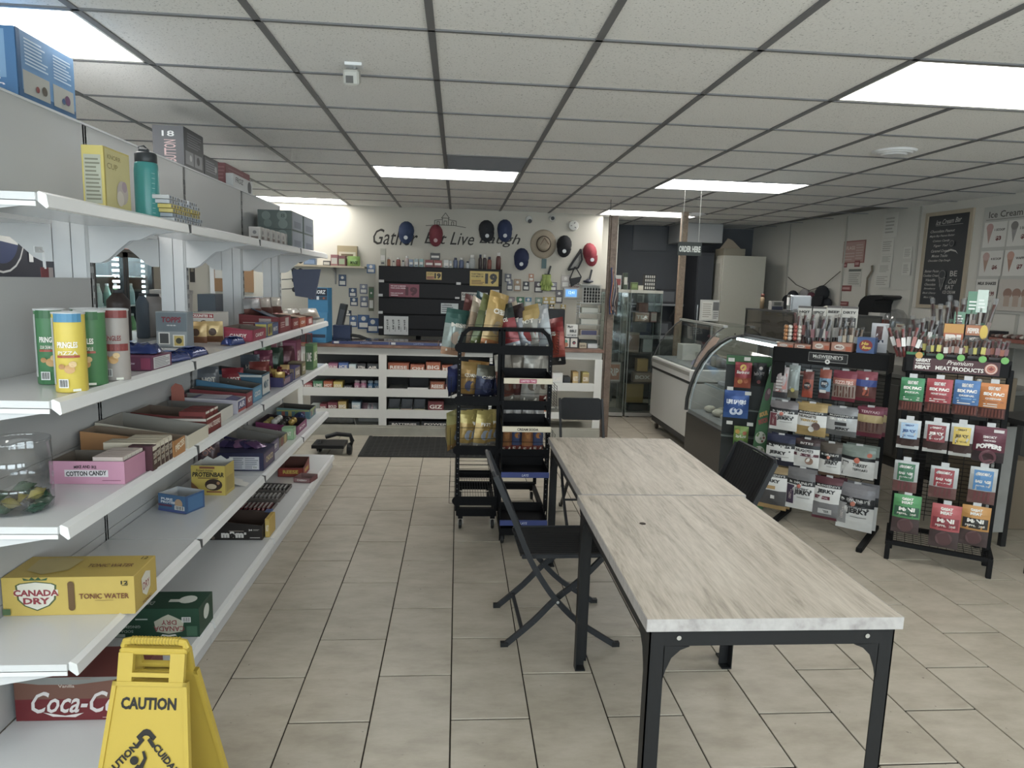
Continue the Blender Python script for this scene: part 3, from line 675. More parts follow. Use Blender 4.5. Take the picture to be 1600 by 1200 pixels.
for k in range(2):
    pouch('candy_bag', ['clear bag of brown sweets at the far end of the upper mid shelf', 'clear bag of pale sweets at the very corner of the shelf'][k], 'candy', (-1.27+.09*k, 5.56+.14*k, B_+.032), R(70-20*k), .17, .09, .07, [(.35, foil('#75503f' if k == 0 else '#b3a291')), (2, foil('#c4bfb6'))], rx=R(-35))
# jugs and bottles on the rear shelf, seen through the gap
def jug(x, y, r, h, c, label, cap='#3a3d42', mat='jug'):
    return lathe_item('plastic_'+mat, label, mat, x, y, B_, [('body', [(r*.9, 0), (r, .008), (r, h*.62), (r*.97, h*.66), (r, h*.7), (r*.98, h*.8), (r*.45, h*.94), (r*.4, h*.95)], c), ('screw_cap', [(r*.42, h*.94), (r*.42, h), (r*.3, h+.002)], cap)])
jug(-1.72, 3.66, .055, .26, '#3a2b28', 'dark brown syrup jug on the rear shelf behind the tubes')
jug(-1.70, 3.88, .033, .24, '#4a5a6b', 'slim blue grey bottle behind the jugs on the rear shelf', mat='bottle')
jug(-1.70, 4.02, .075, .235, '#a29b98', 'pale washer fluid jug with a dark cap seen through the gap')
lathe_item('pail', 'pale tub with printed side seen through the gap', 'tub', -1.76, 4.42, B_, [('tub_body', [(.105, 0), (.115, .01), (.118, .22), (.12, .235)], K('#b9b3ae', .35, alpha=1)), ('lid', [(.121, .232), (.121, .25), (.11, .252)], '#a9a5a2')])
jug(-1.80, 3.46, .05, .2, '#b9bdbf', 'clear white jug low behind the crisps tubes')

# --- level C
t = thing('plastic_jar', 'large clear open plastic jar at the near end of the lower mid shelf', 'jar', (-1.285, 2.075, C_+.001))
r = .088; MB().rev([(r*.90, .0005), (r*.96, .004), (r, .03), (r, .075), (r*.985, .08), (r, .085), (r, .155), (r*.985, .16), (r, .165), (r*.99, .205), (r*1.0, .206), (r*1.0, .214), (r*.97, .215)], PLAST, 36, cap=False).build('jar_wall', t, smooth=True)
MB().rev([(.001, .003), (r*.9, .003)], PLAST, 36, cap=False).build('jar_base', t)
for k in range(16):
    cs = ['#2f5b40', '#b7a544', '#2f5b40', '#3c3b36', '#9c8f3d', '#2c5340']; an = k*2.4; rr_ = (.05, .03, .055)[k % 3]
    pouch('wrapped_candy', ['first', 'second', 'third', 'fourth', 'fifth', 'sixth', 'seventh', 'eighth', 'ninth', 'tenth', 'eleventh', 'twelfth', 'thirteenth', 'fourteenth', 'fifteenth', 'sixteenth'][k]+' green or gold foil sweet lying in the clear jar', 'candy', (-1.285+rr_*math.cos(an), 2.075+rr_*math.sin(an), C_+.012+.015*(k//6)), R(k*50), .055, .045, .028, [(2, foil(cs[k % 6], .2))], rx=R(-70), group='foil sweets in the clear jar')
def a(A): A.rect(-.5, .0, .5, 1, '#c27d9b'); A.rect(-.3, .32, .28, .62, '#c9c3c6'); A.text('COTTON CANDY', -.01, .47, .54, .21, '#2a2328', bold=.035, rot=2); A.text('MIKE AND IKE', -.02, .74, .3, .13, '#3b2a35', bold=.03, arc=.2); A.rect(.2, .15, .45, .18, '#8e4d6b')
tray('candy_tray', 'pink cotton candy tray on the lower mid shelf', 'tray', -1.345, -1.105, 2.335, 2.49, C_, .078, .078, '#c27d9b', '#6b5f52', [('front', a)], back='flat')
def a(A): A.rect(-.46, .03, .46, .97, '#b88a9c'); A.text('COTTON', 0, .66, .8, .26, '#35282e', bold=.03, rot=8); A.text('CANDY', 0, .36, .7, .24, '#35282e', bold=.03, rot=8); A.rect(-.46, .03, .46, .14, '#b0557c'); A.rect(-.5, .88, .5, 1, '#c9c3b4')
for k in range(5):
    y = 2.342+k*.0285
    carton('candy_box', ['nearest', 'second', 'third', 'fourth', 'fifth'][k]+' pink candy box in the pink tray', 'candy', -1.21, -1.112, y, y+.026, C_+.003, .088, '#bda9a0', [('right', a)], group='pink candy boxes in the pink tray')
def a(A): A.rect(-.48, .03, .48, .97, '#4b3029'); A.rect(-.48, .8, .48, .97, '#c9bfa9'); A.text('COOKIE', 0, .6, .8, .24, '#cbbfa8', shear=.3, rot=8, bold=.03); A.text('DOUGH', 0, .34, .6, .16, '#cbbfa8', rot=8, bold=.03); A.disc(.2, .5, .12, '#8a5a3c')
carton('candy_box', 'brown cookie candy box standing apart right of the pink tray', 'candy', -1.165, -1.082, 2.495, 2.53, C_, .092, '#4e2630', [('right', a)])
for k in range(4):
    y = 2.535+k*.036
    carton('candy_box', ['nearest', 'second', 'third', 'fourth'][k]+' of the brown cream topped candy boxes before the orange box', 'candy', -1.27+.05*(k > 1), -1.086, y, y+.032, C_, .094, '#c3b59a', [('right', a)], group='brown cream topped candy boxes')
def a(A): A.rect(-.46, .05, .46, .95, '#b8763a'); A.text('PIECES', 0, .6, .8, .4, '#e0d4b8', bold=.03, rot=10)
tray('candy_tray', 'orange open candy tray behind the brown boxes', 'tray', -1.43, -1.085, 2.69, 2.80, C_, .10, .065, '#b8793f', '#86705a', [('right', a)])
def a(A): A.disc(-.05, .6, .05, '#2c2a28').disc(-.3, .35, .03, '#2c2a28').disc(.3, .35, .03, '#2c2a28'); A.lines(-.42, .55, -.25, .85, 3, '#6b675f')
tray('cardboard_tray', 'big cream cardboard tray with black dots, empty inside', 'tray', -1.445, -1.085, 2.83, 3.06, C_, .105, .055, '#c8bfa8', '#8a857c', [('front', a)])
def a(A): A.rect(-.48, .05, .48, .95, '#7e231f'); A.text('MALTESERS', 0, .5, .85, .3, '#d9c7b8', shear=.2, bold=.03); A.rect(-.5, .9, .5, 1, '#cfc6b7')
tray('candy_tray', 'dark red open candy tray behind the cream tray', 'tray', -1.42, -1.10, 3.08, 3.27, C_, .10, .075, '#6e2321', '#6a5648', [('front', lambda A: A.rect(-.5, .85, .5, 1, '#bdb5a9')), ('right', a)])
for k in range(3):
    carton('candy_box', ['nearest', 'middle', 'farthest'][k]+' red candy box standing in the dark red tray', 'candy', -1.22, -1.106, 3.09+k*.055, 3.135+k*.055, C_+.004, .10, '#852d2a', [('right', a), ('front', lambda A: A.rect(-.4, .2, .4, .8, '#5e1f1e'))], group='red candy boxes in the dark red tray')
tray('cardboard_tray', 'white torn cardboard tray, empty, behind the dark red tray', 'tray', -1.45, -1.13, 3.32, 3.54, C_, .075, .06, '#c4bfb2', '#7d7a75')
def a(A): A.rect(-.45, .1, .45, .9, '#4a4f86'); A.text('AIR', 0, .6, .7, .4, '#d6d2dc', bold=.03); A.rect(-.45, .1, .45, .3, '#b8433c')
tray('candy_tray', 'white and red tray filled with purple wrapped bars', 'tray', -1.42, -1.12, 3.58, 3.72, C_, .085, .07, '#c9c4c8', '#8e8a86', [('right', a), ('front', lambda A: A.rect(-.5, .0, .5, 1, '#a9a4b4'))])
bars('candy_bar', 'purple and white bars in the white and red tray', 'candy', -1.40, -1.13, 3.585, 3.715, C_, 6, '#6d6890', '#cfc9d2', .022, 'purple and white bars', lift=.055)
mb = MB(); mb.prism([(-.03, 0), (.03, 0), (.03, .12), (.02, .15), (-.01, .16), (-.03, .14)], -.003, .003, mk('#b0533f')); o = tag(mb.build('header_card'), 'tall orange red header card standing at the wall behind purple bars', 'card'); o.location = (-1.40, 3.545, C_+.002); o.rotation_euler.z = R(10)
carton('candy_carton', 'small maroon carton at the panel behind the purple bars', 'candy', -1.448, -1.40, 3.56, 3.66, C_, .09, '#5f2a35', [])
tray('candy_tray', 'red tray with a dark inside behind the purple bars', 'tray', -1.42, -1.125, 3.75, 3.86, C_, .10, .08, '#8e2f35', '#4e4440', [('right', strip('#9c3940', 'KIT')), ])
tray('candy_tray', 'sky blue candy tray with a dark inside', 'tray', -1.44, -1.135, 3.90, 4.08, C_, .13, .085, '#3f7ba3', '#56534f', [('right', strip('#5a98bb', 'COCO')), ('front', lambda A: A.rect(-.5, .75, .5, .95, '#24506c'))])
tray('candy_tray', 'teal edged deep tray with a pale top strip', 'tray', -1.44, -1.145, 4.12, 4.29, C_, .16, .13, '#2c5a76', '#4a4c4e', [('right', strip('#c2c2bd', 'MINT', '#2c5a76')), ('front', lambda A: A.rect(-.5, .9, .5, 1, '#b8bbb8'))])
def a(A): A.rect(-.45, .05, .45, .95, '#8c3027'); A.rect(-.2, .15, .3, .5, '#c9843f')
for k, (x, y, s_, c, lb) in enumerate([(-1.30, 4.10, .13, '#8f1f2a', 'tall red snack bag'), (-1.22, 4.36, .13, '#7d2a24', 'red and gold snack bag'), (-1.40, 3.98, .16, '#5f646c', 'grey blue snack bag'), (-1.33, 4.55, .15, '#4c5562', 'dark blue snack bag'), (-1.30, 4.75, .14, '#7a2f4a', 'plum coloured snack bag')]):
    pouch('snack_bag', lb+' propped upright on the lower mid shelf', 'snack', (x, y, C_+.002), R(30), .12, .17+.01*k, .04, [(.3, foil(c)), (2, foil(c))], lambda A: (A.text('HOT', 0, .6, .6, .16, '#d8cfc2', bold=.03), A.disc(0, .35, .2, '#c2913f')), rx=R(-8))
tray('candy_tray', 'navy tray heaped with small red and gold foil packs', 'tray', -1.36, -1.12, 4.50, 4.78, C_, .07, .06, '#39356b', '#4a4038', [('right', lambda A: A.rect(-.4, .2, .2, .8, '#8d6a7a'))])
for k in range(14):
    pouch('foil_candy_pack', ['first', 'second', 'third', 'fourth', 'fifth', 'sixth', 'seventh', 'eighth', 'ninth', 'tenth', 'eleventh', 'twelfth', 'thirteenth', 'fourteenth'][k]+' red or gold foil pack heaped in the navy tray, front to back', 'candy', (-1.31+.055*(k % 4), 4.53+.07*(k//4), C_+.035+.012*(k % 3)), R(k*67), .06, .07, .02, [(.5, foil(['#a5772e', '#8d2430', '#6a2c3a'][k % 3], .2)), (2, foil(['#b8923c', '#a5303c', '#c49b5a'][k % 3], .2))], rx=R(-20), group='red and gold foil packs in the navy tray')
carton('candy_carton', 'blue and tan candy carton beyond the foil packs', 'candy', -1.24, -1.12, 4.83, 5.00, C_, .085, '#4c4a86', [('right', strip('#8b7560', 'FUDGE')), ('front', strip('#8b7560', 'FUDGE'))])
carton('candy_carton', 'brown and olive candy carton near the far end of the lower mid shelf', 'candy', -1.22, -1.12, 5.06, 5.18, C_, .095, '#6d6443', [('right', strip('#8a8050', 'CRISP')), ('front', strip('#4e3a2c', 'CRISP'))])
carton('candy_carton', 'tall green candy carton at the far end of the lower mid shelf', 'candy', -1.17, -1.11, 5.40, 5.56, C_, .20, '#4f7a45', [('right', strip('#6f9a55', 'LIME')), ('front', strip('#3f6a3c', 'LIME'))])
carton('candy_carton', 'magenta display carton behind the green one', 'candy', -1.30, -1.20, 5.24, 5.40, C_, .24, '#8b3152', [('right', strip('#9c4a66', 'GUM')), ('front', strip('#a2526e', 'GUM'))])
carton('candy_carton', 'white and pink upright box at the far panel', 'candy', -1.40, -1.33, 5.2, 5.3, C_, .26, '#b9aaa8', [('front', strip('#b86a78', 'GUM'))])
for k in range(3):
    pouch('snack_bag', ['green', 'dark green', 'maroon'][k]+' bag peeking above the magenta carton', 'snack', (-1.36+.05*k, 4.92+.14*k, C_+.12*(k == 0)+.002), R(25), .12, .2, .04, [(.3, foil('#3a4a3a')), (2, foil(['#4d6b45', '#2c4636', '#5e2a35'][k]))], rx=R(-6))

# --- level D
def cd(A, ginger=False):
    pass
def a(A):
    A.rect(-.5, 0, .5, 1, '#c6a43a'); A.poly([(-.40, .80), (-.37, .85), (-.245, .90), (-.12, .85), (-.09, .80), (-.1, .42), (-.15, .25), (-.245, .12), (-.34, .25), (-.39, .42)], '#4b5d2f'); A.poly([(-.385, .79), (-.36, .83), (-.245, .875), (-.13, .83), (-.105, .79), (-.115, .43), (-.16, .27), (-.245, .155), (-.33, .27), (-.375, .43)], '#cfcab8')
    A.poly([(-.41, .52), (-.08, .52), (-.08, .68), (-.41, .68)], '#cfcab8'); A.text('CANADA', -.245, .60, .34, .17, '#9e2f3a', bold=.04); A.text('DRY', -.245, .39, .2, .17, '#9e2f3a', bold=.04)
    A.poly([(-.33, .93), (-.34, 1.0), (-.29, .95), (-.27, 1.02), (-.245, .95), (-.22, 1.02), (-.2, .95), (-.15, 1.0), (-.16, .93)], '#2f5b34')
    A.rect(-.005, .2, .045, .82, '#6b4a24').disc(.02, .82, .025, '#6b4a24').disc(.02, .2, .025, '#6b4a24'); A.text('TONIC WATER', .27, .5, .38, .14, '#7a3c22', bold=.02); A.text('12', .43, .85, .055, .1, '#20281e', bold=.03); A.rect(.41, .77, .455, .785, '#20281e'); A.rect(.2, .385, .34, .395, '#8a6a30')
    A.rect(-.5, .04, -.44, .2, '#4b6a3f')
def a2(A): A.text('CANADA', -.22, .6, .3, .2, '#6b5a4a'); A.text('DRY', -.22, .35, .17, .18, '#6b5a4a'); A.text('TONIC WATER', .23, .5, .36, .16, '#7a4a2a'); A.text('12', .44, .85, .05, .12, '#20281e'); A.poly([(-.4, .8), (-.22, .92), (-.04, .8), (-.06, .3), (-.22, .1), (-.38, .3)], '#b9a25c')
def a3(A): A.poly([(-.2, .75), (0, .85), (.2, .75), (.18, .35), (0, .18), (-.18, .35)], '#cfcab8'); A.text('DRY', 0, .5, .3, .2, '#9e2f3a'); A.text('TONIC', 0, .08, .4, .08, '#7a3c22')
carton('soda_case', 'long yellow tonic water case on the lowest hung shelf', 'drinks case', -1.452, -1.046, 2.225, 2.40, D_, .13, '#c2a038', [('front', a), ('top', a2), ('right', a3)], rz=R(1.5))
def a(A): A.rect(-.5, .02, .5, .98, '#3f6da0'); A.text('PURE', -.18, .72, .42, .14, '#dfe4ea', bold=.04); A.text('PROTEIN', -.1, .55, .6, .14, '#dfe4ea', bold=.04); A.rect(-.5, .3, .0, .42, '#6d3a5c'); A.disc(.25, .55, .14, '#c59a72'); A.barcode(.28, .3, .36, .24); A.rect(-.5, .02, .5, .16, '#4a5aa0')
tray('protein_box', 'small open blue protein box on the lowest hung shelf', 'box', -1.385, -1.225, 3.24, 3.36, D_, .085, .085, '#35568a', '#b9bcc0', [('front', a), ('right', lambda A: A.rect(-.4, .1, .4, .9, '#3f6da0'))], back='flat', rz=R(-22))
def a(A): A.rect(-.5, 0, .5, 1, '#c6a838'); A.text('PROTEINBAR', 0, .70, .94, .16, '#22201c', bold=.04, shear=.15); A.text('Robert Irvines', -.1, .84, .5, .09, '#4a3a22', shear=.2); A.rect(-.25, .9, .2, .97, '#8d4a2e'); A.rect(-.3, .56, .3, .6, '#8a6a2c'); A.disc(.16, .36, .26, '#3b2a22', rv=.2).disc(.1, .3, .15, '#c9b28c', rv=.09).disc(.3, .42, .05, '#a5764a'); A.rect(-.05, .1, .4, .15, '#8d4a2e'); A.poly([(-.5, 0), (-.2, 0), (-.3, .25), (-.5, .45)], '#8a5a34')
def a2(A): A.rect(-.5, 0, .5, 1, '#bda03a'); A.rect(-.4, .1, .4, .6, '#a58a34')
t = tray('protein_box', 'yellow protein bar box with torn top', 'box', -1.335, -1.165, 3.51, 3.63, D_, .155, .155, '#b99d38', '#bbb7ae', [('front', a), ('right', a2)], back='flat', rz=R(-3))
mb = MB(); mb.add([(-.08, .058, .15), (-.05, .058, .175), (-.02, .058, .158), (.02, .058, .18), (.05, .058, .16), (.082, .058, .172), (.082, .058, .14), (-.08, .058, .14)], [(0, 1, 2, 3, 4, 5, 6, 7)], CARDW); mb.build('torn_flap', t)
mb = MB()
for k in range(4): mb.T = Matrix.Translation((-1.17-.05*k, 3.70+.03*k, D_+.012+.008*k)) @ Matrix.Rotation(R(20*k), 4, 'Z') @ Matrix.Rotation(R(14), 4, 'Y'); mb.box(-.07, .07, -.035, .035, 0, .002, CARDW); mb.box(-.07, -.068, -.035, .035, 0, .02, CARDW)
tag(mb.build('torn_cardboard'), 'scraps of torn white cardboard behind the yellow protein box', 'cardboard', kind='stuff')
def a(A): A.rect(-.48, .04, .48, .96, '#27284f'); A.rect(-.15, .08, .42, .8, '#b9bac2'); A.lines(-.13, .12, .12, .76, 6, '#7d7f8c'); A.lines(.15, .12, .4, .76, 6, '#7d7f8c'); A.barcode(.34, .2, .1, .16)
carton('candy_carton', 'navy carton with a white nutrition panel facing out', 'box', -1.40, -1.105, 3.97, 4.22, D_, .105, '#2a2b55', [('front', a), ('right', strip('#5a4a6b', 'CHOCO', '#cdb77c'))])
def a(A): A.rect(-.5, 0, .5, 1, '#272349'); A.text('Cadbury Dairy Milk', 0, .7, .6, .12, '#c9b9cf', shear=.3); A.rect(-.4, .1, .4, .45, '#5d3a75')
t = tray('candy_tray', 'large purple chocolate tray with its back flap raised', 'tray', -1.42, -1.15, 4.26, 4.50, D_, .14, .085, '#332b5e', '#75716c', [('right', strip('#7a6a86', 'DAIRY')), ('front', a)])
for k in range(5):
    pouch('chocolate_bag', ['first', 'second', 'third', 'fourth', 'fifth'][k]+' purple foil bag lying on the navy carton, left to right', 'candy', (-1.37+.055*k, 4.10, D_+.108), R(15*k), .09, .10, .03, [(2, foil(['#4b3a72', '#352a5c', '#8e5a8c', '#453a6e', '#5e3a6a'][k], .22))], rx=R(-74), group='purple foil bags on the navy carton')
pouch('snack_bag', 'dark bag with red lettering leaning at the panel left of the purple tray', 'snack', (-1.41, 3.95, D_+.002), R(20), .13, .17, .04, [(2, foil('#4a3238'))], lambda A: (A.text('OH', 0, .7, .5, .2, '#c98a7a', rot=40), A.disc(0, .35, .2, '#5f2f66')), rx=R(-6))
def a(A): A.rect(-.45, .1, .45, .9, '#7a6a52'); A.disc(-.2, .5, .15, '#8e4a3c').disc(.2, .5, .15, '#b59a5a')
tray('candy_tray', 'beige tray with brown picture strip past the purple tray', 'tray', -1.45, -1.155, 4.53, 4.74, D_, .11, .06, '#8b7c64', '#8f8b84', [('right', a)])
carton('gum_carton', 'light green small carton at the shelf edge', 'gum', -1.20, -1.12, 4.77, 4.84, D_, .085, '#7fae7c', [('front', strip('#93bd8a', 'MINT')), ('right', strip('#93bd8a', 'MINT'))])
t = tray('candy_bowl', 'magenta printed bowl tray heaped with foil balls', 'bowl', -1.42, -1.13, 4.93, 5.24, D_, .09, .06, '#8a2f66', '#3c2a33', [('front', lambda A: (A.rect(-.45, .1, .45, .9, '#963c70'), A.text('ROCHER', .2, .4, .4, .3, '#d8b8cc'))), ('right', strip('#963c70', 'BON'))])
for k in range(11):
    mb = MB(); mb.ball((0, 0, .024), .024, foil(['#b9a24c', '#c9c6bf', '#3e3a37', '#a9842f'][k % 4], .2), 9, 6); o = tag(mb.build('foil_ball', smooth=True), ['first', 'second', 'third', 'fourth', 'fifth', 'sixth', 'seventh', 'eighth', 'ninth', 'tenth', 'eleventh'][k]+' foil wrapped ball in the magenta tray, front to back', 'candy', 'foil balls in the magenta tray'); o.location = (-1.36+.06*(k % 4), 4.97+.075*(k//4), D_+.045+.014*(k % 2))
mb = MB(); mb.ball((0, 0, .045), .045, foil('#23315e', .15), 14, 9); o = tag(mb.build('foil_ball', smooth=True), 'large shiny dark blue ball beyond the magenta tray', 'candy'); o.location = (-1.20, 5.32, D_+.001)
def a(A): A.rect(-.48, .05, .48, .95, '#4f7f97'); [A.rect(-.35+.2*k, .2, -.25+.2*k, .8, ['#b35a4a', '#c9b25a', '#6a9a5a', '#8a4a7a'][k]) for k in range(4)]; A.rect(-.48, .82, .48, .95, '#a9b34e')
tray('candy_tray', 'blue and yellow green open tray at the far end of the lowest hung shelf', 'tray', -1.42, -1.16, 5.50, 5.72, D_, .09, .075, '#5c8a8c', '#4e4a44', [('front', a), ('right', a)])
# --- level E (base deck)
def a(A):
    A.rect(-.5, 0, .5, .5, '#7d1f25'); A.rect(-.5, .5, .5, 1, '#7a4a3a'); A.poly([(-.5, .90), (-.3, .84), (0, .83), (.22, .90), (.5, 1.0), (-.5, 1.0)], '#7f7f7b'); A.text('Vanilla', -.08, .80, .13, .07, '#c9b5a8'); A.rect(-.05, .955, .12, .975, '#8d6a5c')
    A.text('Coca-Cola', .04, .43, .82, .50, '#d5ccc9', shear=.45, bold=.015); A.poly([(-.28, .2), (-.1, .12), (.05, .18), (-.02, .08), (-.2, .1)], '#d5ccc9'); A.rect(.2, .06, .3, .075, '#c9a5a2')
carton('soda_case', 'dark red vanilla cola case on the base deck behind the yellow sign', 'drinks case', -1.44, -1.045, 2.225, 2.42, E_, .155, '#74302c', [('front', a)])
def a(A):
    A.rect(-.5, 0, .5, 1, '#1f4a33'); A.poly([(.02, .2), (.0, .55), (.1, .72), (.16, .8), (.22, .72), (.33, .55), (.31, .2), (.16, .12)], '#b9b7a0'); A.text('CANADA', .165, .3, .34, .18, '#9e2f3a', rot=180); A.text('DRY', .165, .52, .17, .16, '#9e2f3a', rot=180)
    A.poly([(.07, .06), (.09, .11), (.16, .08), (.23, .11), (.25, .06), (.16, .03)], '#d9d9cf'); A.text('GINGEMBRE', -.28, .38, .26, .09, '#a9bcae', rot=180); A.text('SODA', -.3, .22, .14, .09, '#a9bcae', rot=180); A.barcode(.36, .62, .1, .18); A.rect(.36, .05, .48, .4, '#3b6a4e'); A.rect(-.46, .03, -.32, .14, '#9fb0a4'); A.lines(-.2, .6, -.02, .7, 1, '#a9bcae')
def a2(A): A.text('DIET SODA', -.2, .3, .3, .2, '#b9c4b9', rot=180); A.disc(.3, .5, .1, '#c9cfc4'); A.rect(.1, .35, .26, .5, '#d0d3c8')
carton('soda_case', 'green ginger soda case lying upside down on the base deck', 'drinks case', -1.405, -1.045, 2.77, 2.93, E_, .125, '#1c4630', [('front', a), ('top', a2), ('right', lambda A: A.disc(0, .6, .2, '#c9cfc4'))])
lathe_item('beverage_can', 'black and white can lying beside the green soda case', 'can', -1.43, 2.83, E_, [('can_body', [(.022, 0), (.027, .006), (.027, .1), (.022, .108)], '#3a3a3c')])
def a(A):
    A.rect(-.5, 0, .5, 1, '#2c2522'); A.text('m&m', -.06, .38, .42, .46, '#ddd6cf', bold=.07); A.text('s', .18, .45, .05, .16, '#ddd6cf', bold=.04); A.text('24', .28, .7, .07, .12, '#ddd6cf', bold=.04); A.lines(.33, .64, .46, .76, 2, '#a9a29a'); A.rect(.27, .14, .46, .19, '#b5ada5'); A.rect(-.12, .6, .16, .66, '#8a7a70'); A.disc(-.42, .15, .035, '#6b5a50')
t = tray('candy_tray', 'black chocolate candy tray on the base deck with a brown inside', 'tray', -1.385, -1.09, 3.86, 4.08, E_, .115, .085, '#2b2421', '#4a3830', [('front', a)])
carton('candy_carton', 'narrow yellow carton standing at the end of the black candy tray', 'candy', -1.085, -1.06, 3.90, 4.03, E_, .11, '#c39a35', [('front', strip('#c9a545', 'NUT'))])
for r_, (y0_, y1_, c, c2, nm) in enumerate([(4.16, 4.28, '#5a4a48', '#8b8583', 'grey bars nearest the black tray'), (4.30, 4.50, '#6e2b30', '#a9a09c', 'dark red bars in the middle tray'), (4.54, 4.70, '#77706d', '#a9a5a2', 'silver bars in the third row'), (4.73, 4.90, '#514e4c', '#b0adaa', 'dark silver bars in the farthest row')]):
    tray('bar_tray', 'shallow tray under the '+nm, 'tray', -1.37, -1.165, y0_, y1_-.005, E_, .03, .022, '#6b625c', '#5d5752')
    for q in range(7):
        x = -1.355+q*.0275
        t = thing('candy_bar', ['first', 'second', 'third', 'fourth', 'fifth', 'sixth', 'seventh'][q]+' from the wall of the '+nm, 'candy', (x, (y0_+y1_)/2-.002, E_+.0045), R(90), nm)
        L_ = y1_-y0_-.016; mb = MB(); vs = []
        for i in range(6):
            u = i/5-.5; e = 1 if abs(u) < .4 else .3
            for k in range(5): an = math.pi*k/4; vs.append((u*L_, math.cos(an)*.0125, .001+math.sin(an)*.024*e))
        mb.add(vs, [(i*5+k, i*5+k+1, (i+1)*5+k+1, (i+1)*5+k) for i in range(5) for k in range(4)], foil(c, .25)); mb.build('wrapper', t)
        MB().box(-L_*.3, L_*.3, -.006, .006, .0245, .0255, mk(c2)).build('printed_artwork', t)
carton('candy_carton', 'small blue and white carton at the edge of the bar trays', 'candy', -1.155, -1.115, 4.14, 4.20, E_, .07, '#3d5a95', [('front', strip('#b9bfcc', 'BAR', '#3d5a95')), ('right', strip('#b9bfcc', 'BAR', '#3d5a95'))])
def a(A): A.rect(-.45, .1, .45, .9, '#a9372a'); A.text('REESE', 0, .55, .6, .4, '#d9b63c', bold=.04)
tray('candy_tray', 'red candy tray with a raised flap on the far base deck', 'tray', -1.33, -1.14, 5.15, 5.36, E_, .105, .07, '#8e3129', '#6a3a30', [('front', a), ('right', a)], back='back')
tray('candy_tray', 'low dark red open box on the front edge of the base deck', 'tray', -1.17, -1.04, 5.0, 5.13, E_, .035, .035, '#74353a', '#8e6a66', [('front', strip('#9c6a6c', 'CHERRY'))], back='flat', rz=R(-12))
for s in range(3): gm_ = None
# dark blocks drawn in place of the open gaps at shelf joints
mb = gm()
for nm, z in ZS:
    for y in ys[1:4]: mb.box(XS-.02, XS+.0006, y-.006, y+.006, z-.036, z-.002, K('#4a4b4d', .5))
mb.build('joint_gap', g, kind='stuff')
